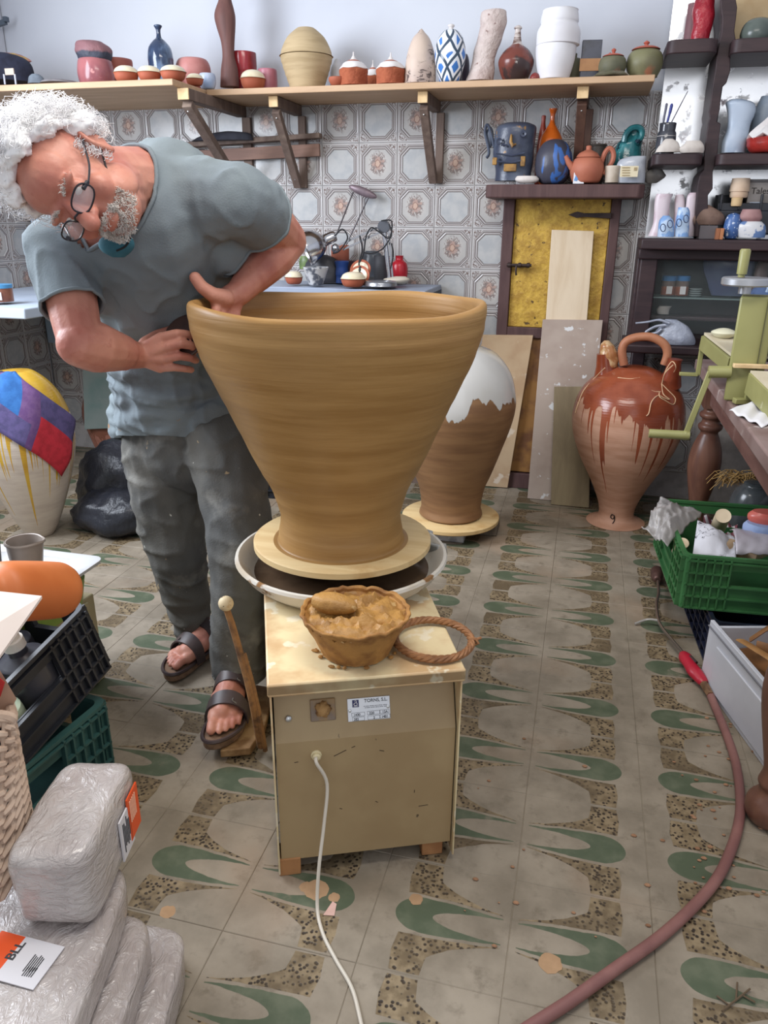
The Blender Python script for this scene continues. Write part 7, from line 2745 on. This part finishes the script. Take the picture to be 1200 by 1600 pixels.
# head
b.m = HM.copy()
E_ = lambda c, r, **k: b.ell(c, r, seg=20, rings=14, **k)
E_((0, -.014, .032), (.077, .096, .090))
E_((0, .030, -.020), (.064, .066, .080))
E_((0, .036, .045), (.062, .055, .050))
E_((0, .038, -.082), (.047, .048, .036))
for s_ in (-1, 1):
    E_((s_*.040, .066, -.034), (.026, .022, .026))
    E_((s_*.045, .015, -.065), (.022, .045, .035))
    E_((s_*.031, .082, .020), (.027, .014, .009))
    E_((s_*.031, .080, .001), (.016, .011, .011))
    E_((s_*.0125, .103, -.034), (.0095, .012, .009))
    b.ell((s_*.080, -.014, -.006), (.008, .017, .027), m=Matrix.Rotation(s_*.35, 4, 'Z'), seg=14)
    b.tube([(s_*(.084+.002*math.sin(a)), -.014+.016*math.cos(a), -.004+.026*math.sin(a)) for a in [-1.3+4.2*i/12 for i in range(13)]], .0055, 6)
    E_((s_*.080, -.010, -.034), (.007, .009, .010))
b.cone((0, .088, .012), (0, .119, -.034), .0085, .0165)
E_((0, .090, -.060), (.026, .014, .008))
E_((0, .086, -.072), (.022, .013, .008))
b.m = Matrix.Identity(4)
b.cone(HM @ Vector((0, -.030, -.055)), neck, .056, .060)
b.cone(HM @ Vector((0, .010, -.075)), neck+Vector((.0, -.02, -.02)), .040, .055)

# feet


def foot(toe, heel, ank, zs, side):
    """foot with toes, along heel -> toe, sole at height zs; returns its frame"""
    d = Vector((toe.x-heel.x, toe.y-heel.y, 0))
    L = d.length
    d.normalize()
    x = Vector((d.y, -d.x, 0))*side     # toward the big toe
    m = Matrix((x, d, x.cross(d))).transposed().to_4x4()
    if side < 0:
        m = Matrix((x, d, Vector((0, 0, 1)))).transposed().to_4x4()
    else:
        m = Matrix((x, d, Vector((0, 0, 1)))).transposed().to_4x4()
    m.translation = Vector((heel.x, heel.y, zs))
    P = lambda a, c, e: m @ Vector((a, c, e))
    b.cone(P(0, .035, .034), P(0, .10, .040), .033, .034)
    b.cone(P(.004, .09, .045), P(.006, .17, .028), .036, .028)
    b.cone(P(-.012, .09, .032), P(-.020, .175, .020), .030, .020)
    b.cone(P(.020, .12, .034), P(.022, .185, .020), .028, .021)
    b.cone(P(0, .05, .05), ank, .038, .037)
    for k, (a, c0, c1, r) in enumerate(((.023, .185, .246, .0140), (.001, .19, .244, .0085), (-.0145, .185, .234, .0080), (-.029, .178, .221, .0075), (-.0425, .168, .205, .0070))):
        b.cone(P(a, c0-.02, .018), P(a, (c0+c1)/2, .021), r*.95, r)
        b.cone(P(a, (c0+c1)/2, .021), P(a, c1-r, .012+r*.2), r, r*.9)
    return m, L


toeL, heelL = G(352, 1182, .05), W(372, 1062, 1.742)
FLm, LL = foot(Vector((-.792, 1.425, 0)), Vector((-.862, 1.715, 0)), anL, .058, 1)
FRm, LR = foot(Vector((-1.125, 1.735, 0)), Vector((-1.045, 2.005, 0)), anR, .030, -1)
man = remeshed(b, 'person', skin, .0034, 4, .5)
tag(man, 'white-haired man with glasses, in grey T-shirt and stained trousers, bending over the pot', 'person')

# ---- T-shirt
t = NT('grey_tshirt')
co = t.coord()
n1 = t.noise(co, 5.0, 4.0)
col = t.mix(t.step(n1, .35, .7), lin((124, 134, 138)), lin((112, 121, 127)))
dirt = t.m('MULTIPLY', t.step(t.noise(co, 7.0, 4.0), .55, .70), .6)
zz = t.xyz(co)[2]
low = t.m('SUBTRACT', 1.0, t.step(zz, .92, 1.08))
col = t.mix(t.m('MULTIPLY', dirt, low), col, lin((84, 80, 82)))
col = t.mix(t.m('MULTIPLY', t.step(t.noise(co, 24.0, 3.0), .68, .73), low), col, lin((150, 118, 88)))
t.bump(t.m('ADD', t.noise(co, 300.0, 2.0), t.m('MULTIPLY', t.noise(co, 16.0, 3.0), 2.0)), .25, .003)
shirt_m = t.done(col, .85, spec=.2)
b = M()
ch = W(236, 352, 1.63)
be = W(262, 520, 1.905)
hm = W(284, 668, 1.965)
b.cone(ch, be, .152, .172)
b.cone(be, hm, .172, .178)
b.cone(W(262, 300, 1.68), W(300, 420, 1.80), .112, .15)
b.cone(W(255, 318, 1.64), shL, .100, .074)
b.cone(W(205, 355, 1.59), shR, .105, .076)
b.cone(W(190, 380, 1.60), W(170, 430, 1.66), .11, .10)
b.cone(neck+(neck-W(240, 335, 1.63)).normalized()*.03, W(240, 335, 1.63), .078, .10)
# sleeves
sl_end_L = shL.lerp(elL, .40)
b.cone(shL, shL.lerp(elL, .62), .076, .076)
b.cone(W(352, 385, 1.72), W(398, 402, 1.80), .075, .058)
sl_end_R = shR.lerp(elR, .60)
b.cone(shR, shR.lerp(elR, .70), .074, .064)
# skirt of the shirt flaring over the hips
b.cone(W(252, 655, 1.98), W(330, 660, 1.94), .150, .140)
shirt = remeshed(b, 'tshirt', shirt_m, .0065, 8, .5, man)
axS = (hm-ch).normalized()


def folds(p, n):
    q = p-ch
    s_ = q.dot(axS)
    f = .006*noise.noise(p*8.0)
    # soft drapes hanging from the shoulders and gathered folds at the hem
    f += .010*noise.noise(Vector((p.x*17, p.y*17, p.z*4)))*min(1, max(.25, s_/.25))
    dR, dL = (p-sl_end_R).length, (p-sl_end_L).length
    f += .007*noise.noise(Vector((p.x*20, p.y*20, p.z*20)))*max(0, 1-min(dR, dL)/.2)
    rg = max(0, 1-abs(noise.noise(Vector((p.x*15+p.z*2, p.y*15, p.z*1.8+4))))*3.2)
    f += .0055*rg*rg
    rg = max(0, 1-abs(noise.noise(Vector((p.x*9+p.z*9, p.y*9, p.z*13+1))))*3.0)
    f += .009*rg*rg*min(1, max(.12, (s_-.22)/.15))
    g = max(0, (s_-.30)/.12)
    f += .016*min(1, g)*noise.noise(Vector((p.x*9, p.y*9, p.z*34)))
    return f


displace(shirt, folds)
hd_dir = (HC-ch).normalized()
on_trunk = lambda p: min(seg_d(p, ch, be)-.158, seg_d(p, be, hm)-.178) < .016
NN_ = (neck-W(250, 330, 1.64)).normalized()
NK = W(216, 292, 1.575)+NN_*.035
cut(shirt, NK, NN_, .17)
cut(shirt, sl_end_L, (elL-shL), .15, on_trunk)
cut(shirt, sl_end_R, (elR-shR), .14, on_trunk)
cut(shirt, W(288, 690, 1.93), (cv(-.05, -1, .0)), .40)
md = shirt.modifiers.new('thickness', 'SOLIDIFY')
md.thickness = .004
md.offset = -1
# sewn bands at neck and sleeves


def hem_band(o, co, no, rad, r, name, mt, parent):
    """a rolled band along the open edge nearest to co"""
    bm = bmesh.new()
    bm.from_mesh(o.data)
    co, no = Vector(co), Vector(no).normalized()
    pts = [v.co.copy() for v in bm.verts if v.is_boundary and (v.co-co).length < rad and abs((v.co-co).dot(no)) < .004]
    bm.free()
    if len(pts) < 8:
        return None
    c = sum(pts, Vector())/len(pts)
    x = no.cross(Vector((0, 0, 1))).normalized()
    y = no.cross(x)
    pts.sort(key=lambda p: math.atan2((p-c).dot(y), (p-c).dot(x)))
    # thin out
    step = max(1, len(pts)//60)
    pts = pts[::step]
    m = M()
    m.tube(pts, r, 6, closed=True)
    return m.obj(name, mt, parent, ang=80)


hem_band(shirt, NK, NN_, .17, .005, 'neck_band', shirt_m, shirt)
hem_band(shirt, sl_end_L, (elL-shL), .15, .004, 'sleeve_hem', shirt_m, shirt)
hem_band(shirt, sl_end_R, (elR-shR), .13, .004, 'sleeve_hem', shirt_m, shirt)

# ---- trousers
t = NT('stained_trousers')
co = t.coord()
n1 = t.noise(co, 6.0, 4.0)
col = t.mix(t.step(n1, .35, .65), lin((104, 102, 96)), lin((88, 88, 86)))
col = t.mix(t.m('MULTIPLY', t.step(t.noise(co, 8.0, 4.0), .54, .70), .7), col, lin((140, 138, 131)))
col = t.mix(t.step(t.noise(co, 26.0, 3.0), .70, .74), col, lin((166, 148, 120)))
col = t.mix(t.step(t.noise(t.scale(co, (1, 1, .8)), 48.0, 2.0), .73, .76), col, lin((206, 202, 192)))
t.bump(t.m('ADD', t.noise(co, 260.0, 2.0), t.m('MULTIPLY', t.noise(co, 18.0, 3.0), 2.5)), .3, .004)
tr_m = t.done(col, .85, spec=.2)
b = M()
hemL, hemR = W(373, 1046, 1.715), W(305, 1004, 1.955)
b.cone(W(292, 650, 1.965), W(300, 690, 1.95), .155, .152)
b.cone(hipL, W(366, 772, 1.82), .118, .096)
b.cone(W(366, 772, 1.82), W(376, 860, 1.745), .094, .084)
b.cone(W(376, 860, 1.745), W(374, 960, 1.72), .084, .079)
b.cone(W(374, 960, 1.72), hemL, .079, .077)
b.cone(hipR, W(262, 780, 1.93), .122, .108)
b.cone(W(262, 780, 1.93), W(276, 865, 1.915), .108, .086)
b.cone(W(276, 865, 1.915), W(294, 945, 1.945), .086, .066)
b.cone(W(294, 945, 1.945), hemR, .066, .056)
trs = remeshed(b, 'trousers', tr_m, .0065, 8, .5, man)


def tfolds(p, n):
    f = .006*noise.noise(Vector((p.x*14, p.y*14, p.z*8)))
    f += .005*noise.noise(Vector((p.x*10+p.z*14, p.y*10, p.z*22)))
    rg = max(0, 1-abs(noise.noise(Vector((p.x*10+p.z*7, p.y*10, p.z*14+9))))*2.4)
    f += .006*rg*rg
    return f


displace(trs, tfolds)
cut(trs, W(373, 1052, 1.715), (0, 0, -1), .13)
cut(trs, W(305, 1008, 1.955), (0, 0, -1), .11)
cut(trs, W(298, 600, 1.93), cv(0, 1, 0), .3)
md = trs.modifiers.new('thickness', 'SOLIDIFY')
md.thickness = .004
md.offset = -1
hem_band(trs, W(373, 1052, 1.715), (0, 0, -1), .13, .0035, 'trouser_hem', tr_m, trs)
hem_band(trs, W(305, 1008, 1.955), (0, 0, -1), .11, .0035, 'trouser_hem', tr_m, trs)

# ---- sandals
lea = mat('dark_brown_leather', (70, 56, 54), (54, 44, 46), 20, rough=.45, c3=(150, 140, 132), c3sc=40, c3at=.72)
cork = mat('cork_sole', (126, 100, 80), (98, 76, 60), 40, rough=.85)
for m, nm in ((FLm, 'L'), (FRm, 'R')):
    b = M()
    b.m = m
    out = [(.0, -.012), (.026, -.004), (.034, .03), (.032, .09), (.040, .16), (.046, .20), (.044, .24), (.030, .262), (.006, .264), (-.018, .250), (-.040, .222), (-.052, .185), (-.048, .13), (-.036, .08), (-.036, .03), (-.026, -.004)]
    P = [(p.x, p.y) for p in smooth([(x, y, 0) for x, y in out], 3, True)]
    b.prism(P, .024, Matrix.Translation((0, 0, -.022)))
    sole = b.obj('sandal', cork, man, bevel=.003)
    b = M()
    b.m = m
    n = len(P)
    b.tube([(x*1.0, y, .003) for x, y in P], .0055, 6, closed=True)
    b.obj('footbed_rim', lea, sole)
    for (yc, hgt, w, half) in ((.158, .074, .034, .055), (.085, .098, .030, .052)):
        b = M()
        b.m = m
        NN = 16
        vs, fs = [], []
        for i in range(NN+1):
            a = PI*i/NN
            xx = half*math.cos(a)-.004
            z_ = -.006+hgt*(math.sin(a)**.75)
            for k, dy in enumerate((-w/2, w/2)):
                sl_ = .010*(dy/w)*(-1)
                vs.append((xx, yc+dy, z_+(-.012 if dy > 0 else .006)*math.sin(a)))
                vs.append((xx*1.06, yc+dy, z_+.004+(-.012 if dy > 0 else .006)*math.sin(a)))
        for i in range(NN):
            a, c = i*4, (i+1)*4
            fs += [(a, a+2, c+2, c), (a+1, c+1, c+3, a+3), (a, c, c+1, a+1), (a+2, a+3, c+3, c+2)]
        b.add(vs, fs)
        b.obj('strap', lea, sole)
        b = M()
        b.m = m @ Matrix.Translation((-.030, yc-.004, hgt*.78)) @ Matrix.Rotation(-.75, 4, 'Y')
        for p, q in (((-.009, -.016, 0), (.009, -.016, 0)), ((.009, -.016, 0), (.009, .016, 0)), ((.009, .016, 0), (-.009, .016, 0)), ((-.009, .016, 0), (-.009, -.016, 0)), ((0, -.016, 0), (0, .016, 0))):
            b.tube([p, q], .0016, 6)
        b.obj('buckle', mat('dull_buckle', (150, 146, 142), rough=.4, metal=.8), sole)

# ---- hair and beard
hair_m = mat('white_hair', (246, 245, 245), (228, 227, 230), 30, rough=.55, spec=.4)
grey_b = mat('grizzled_beard', (222, 216, 210), (190, 180, 172), 60, rough=.6)
rnd = random.Random(4)


def curls(name, spots, mt, n, length, rad, curl, seed=1, pts_n=7):
    m = M()
    r = random.Random(seed)
    for k in range(n):
        p, nrm = spots(r)
        d = (nrm+Vector((r.gauss(0, .35), r.gauss(0, .35), r.gauss(0, .35)))).normalized()
        x = d.cross(Vector((r.random(), r.random(), r.random()+.1))).normalized()
        y = d.cross(x)
        L = length*r.uniform(.6, 1.25)
        ph = r.uniform(0, 6.28)
        w = r.uniform(1.0, 2.2)
        q = []
        for i in range(pts_n):
            s_ = i/(pts_n-1)
            a = ph+w*PI*s_
            c = curl*L*s_**.7
            q.append(p+d*(L*s_*(1-.25*s_))+x*(c*math.cos(a)-c*math.cos(ph)*0)+y*c*math.sin(a))
        m.tube(q, [rad*(1-.6*i/(pts_n-1)) for i in range(pts_n)], 3, caps=False)
    return m


def scalp(r):
    while True:
        d = Vector((r.gauss(0, 1), r.gauss(0, 1), r.gauss(0, 1))).normalized()
        # leave out the face : forehead high, sides down to the ears
        lim = -.28 if d.y < -.1 else (.05+.62*max(0, d.y+.1))
        if d.z > lim-.0 and not (d.y > .62) and not (d.y > .30 and d.z < .55):
            break
        if d.y < -.05 and d.z > -.45:
            break
    p = Vector((d.x*.080, -.014+d.y*.098, .034+d.z*.092))
    return HM @ p, (HM.to_3x3() @ Vector((d.x, d.y*.9-.1, d.z+.15))).normalized()


m = M()
# soft mass under the curls
for k in range(190):
    p, n_ = scalp(rnd)
    m.ell(p+n_*rnd.uniform(.004, .018), rnd.uniform(.016, .026), seg=8, rings=6)
hb_ = remeshed(m, 'hair', hair_m, .006, 3, .5, man)
displace(hb_, lambda p, n: .008*noise.noise(p*60)+.006*noise.noise(p*130)-.003)
c_ = curls('hair', scalp, hair_m, 5200, .050, .0010, .34, 3)
for p in ():
    pass
o = c_.obj('hair_curls', hair_m, hb_, ang=180)
kind(o)


def beard(r):
    a = r.uniform(-1, 1)
    if r.random() < .35:                # moustache
        p = Vector((a*.032, .100-.16*abs(a)*.09, -.052-.008*abs(a)+r.gauss(0, .003)))
        n_ = Vector((a*.5, .6, -.6))
    else:
        th_ = a*1.25
        p = Vector((.050*math.sin(th_), .042+.046*math.cos(th_), -.086+r.uniform(-.022, .016)+.016*abs(a)))
        n_ = Vector((math.sin(th_)*.7, math.cos(th_)*.7, -.55))
    return HM @ p, (HM.to_3x3() @ n_).normalized()


o = curls('beard', beard, grey_b, 1300, .011, .0008, .2, 8, 5).obj('beard', grey_b, man, ang=180)
kind(o)


def brow(r):
    s_ = 1 if r.random() < .5 else -1
    a = r.random()
    p = Vector((s_*(.014+.036*a), .094-.016*a*a, .018+.004*math.sin(a*3)))
    return HM @ p, (HM.to_3x3() @ Vector((s_*.5, .7, .3))).normalized()


kind(curls('eyebrows', brow, grey_b, 160, .012, .0008, .2, 9, 5).obj('eyebrows', grey_b, man, ang=180))


def sideburn(r):
    s_ = 1 if r.random() < .5 else -1
    p = Vector((s_*.074, .012+r.gauss(0, .010), -.005+r.uniform(-.035, .03)))
    return HM @ p, (HM.to_3x3() @ Vector((s_, .1, -.3))).normalized()


kind(curls('sideburns', sideburn, grey_b, 260, .014, .0009, .2, 10, 5).obj('sideburns', hair_m, man, ang=180))
# eyes
for s_ in (-1, 1):
    b = M()
    b.m = HM.copy()
    b.ell((s_*.031, .0815, -.001), (.0115, .011, .0075), seg=14)
    b.obj('eye', mat('eye_white', (206, 196, 190), rough=.25), man)

# ---- glasses on a cord
gfr = mat('dark_frame', (34, 32, 40), rough=.3)
gl_m = mat('lens_glass', (200, 206, 214), rough=.05, alpha=.22)
b = M()
b.m = HM.copy()
gl = b
glo = None
b = M()
b.m = HM.copy()
b.tube([(-.010, .119, -.010), (0, .123, -.006), (.010, .119, -.010)], .002, 6)
for s_ in (-1, 1):
    b.tube(smooth([(s_*.057, .104, -.012), (s_*.072, .060, -.006), (s_*.082, .005, .012), (s_*.086, -.020, .004), (s_*.086, -.030, -.012)], 5), .0020, 6)
    b.tube([(s_*.052, .112, -.006), (s_*.060, .098, -.010)], .0042, 6)
glo = b.obj('glasses', gfr, man)
for s_ in (-1, 1):
    b = M()
    b.m = HM @ Matrix.Translation((s_*.034, .112, -.010)) @ Matrix.Rotation(-.25*s_, 4, 'Z') @ Matrix.Rotation(-.25, 4, 'X')
    rim = [(.0255*math.copysign(abs(math.cos(a))**.75, math.cos(a)), 0, .0175*math.copysign(abs(math.sin(a))**.75, math.sin(a))) for a in [2*PI*i/28 for i in range(28)]]
    b.tube(rim, .0017, 6, closed=True)
    b.obj('lens_rim', gfr, glo)
    b = M()
    b.m = HM @ Matrix.Translation((s_*.034, .112, -.010)) @ Matrix.Rotation(-.25*s_, 4, 'Z') @ Matrix.Rotation(-.25, 4, 'X')
    b.add(rim, [tuple(range(28))])
    b.obj('lens', gl_m, glo, solid=.0015)
b = M()
cpts = [HM @ Vector((-.086, -.028, -.010)), W(168, 268, 1.345), W(184, 292, 1.36), W(200, 312, 1.385), W(205, 340, 1.40), W(204, 368, 1.405), W(197, 384, 1.40), W(182, 392, 1.395)]
b.tube(smooth(cpts, 6), .0019, 6)
b.obj('glasses_cord', mat('black_cord', (28, 28, 32), rough=.7), man)
# teal undershirt showing at the neck
m_, B = loft([(168, 200, 366), (158, 206, 374), (156, 208, 384), (162, 203, 394), (176, 194, 402)], 1.415, 0, .6, jit=.06, jsc=30, base=Vector((0, 0, 0)))
vv = [v for v in m_.v]
o = M()
o.v, o.f, o.mi = [(x, y, z) for x, y, z in vv], m_.f, m_.mi
o.obj('undershirt', mat('teal_cotton', (52, 102, 116), (44, 88, 102), 20, rough=.9), man)

# ---- the rib he holds against the pot
rc = W(289, 526, 1.624)
b = M()
b.m = frame((0, 0, 0), cv(-.25, .15, .95))
out = [(.050*math.cos(a)*(1+.06*math.cos(2*a)), .052*math.sin(a)) for a in [2*PI*i/40 for i in range(40)]]
b.prism(out, .006, Matrix.Translation((0, 0, -.003)))
tag(b.obj('throwing_rib', mat('dark_wet_wood', (74, 54, 48), (56, 42, 40), 20, rough=.4), None, rc, bevel=.002), 'dark oval rib held in the man\'s right hand against the pot', 'tool')
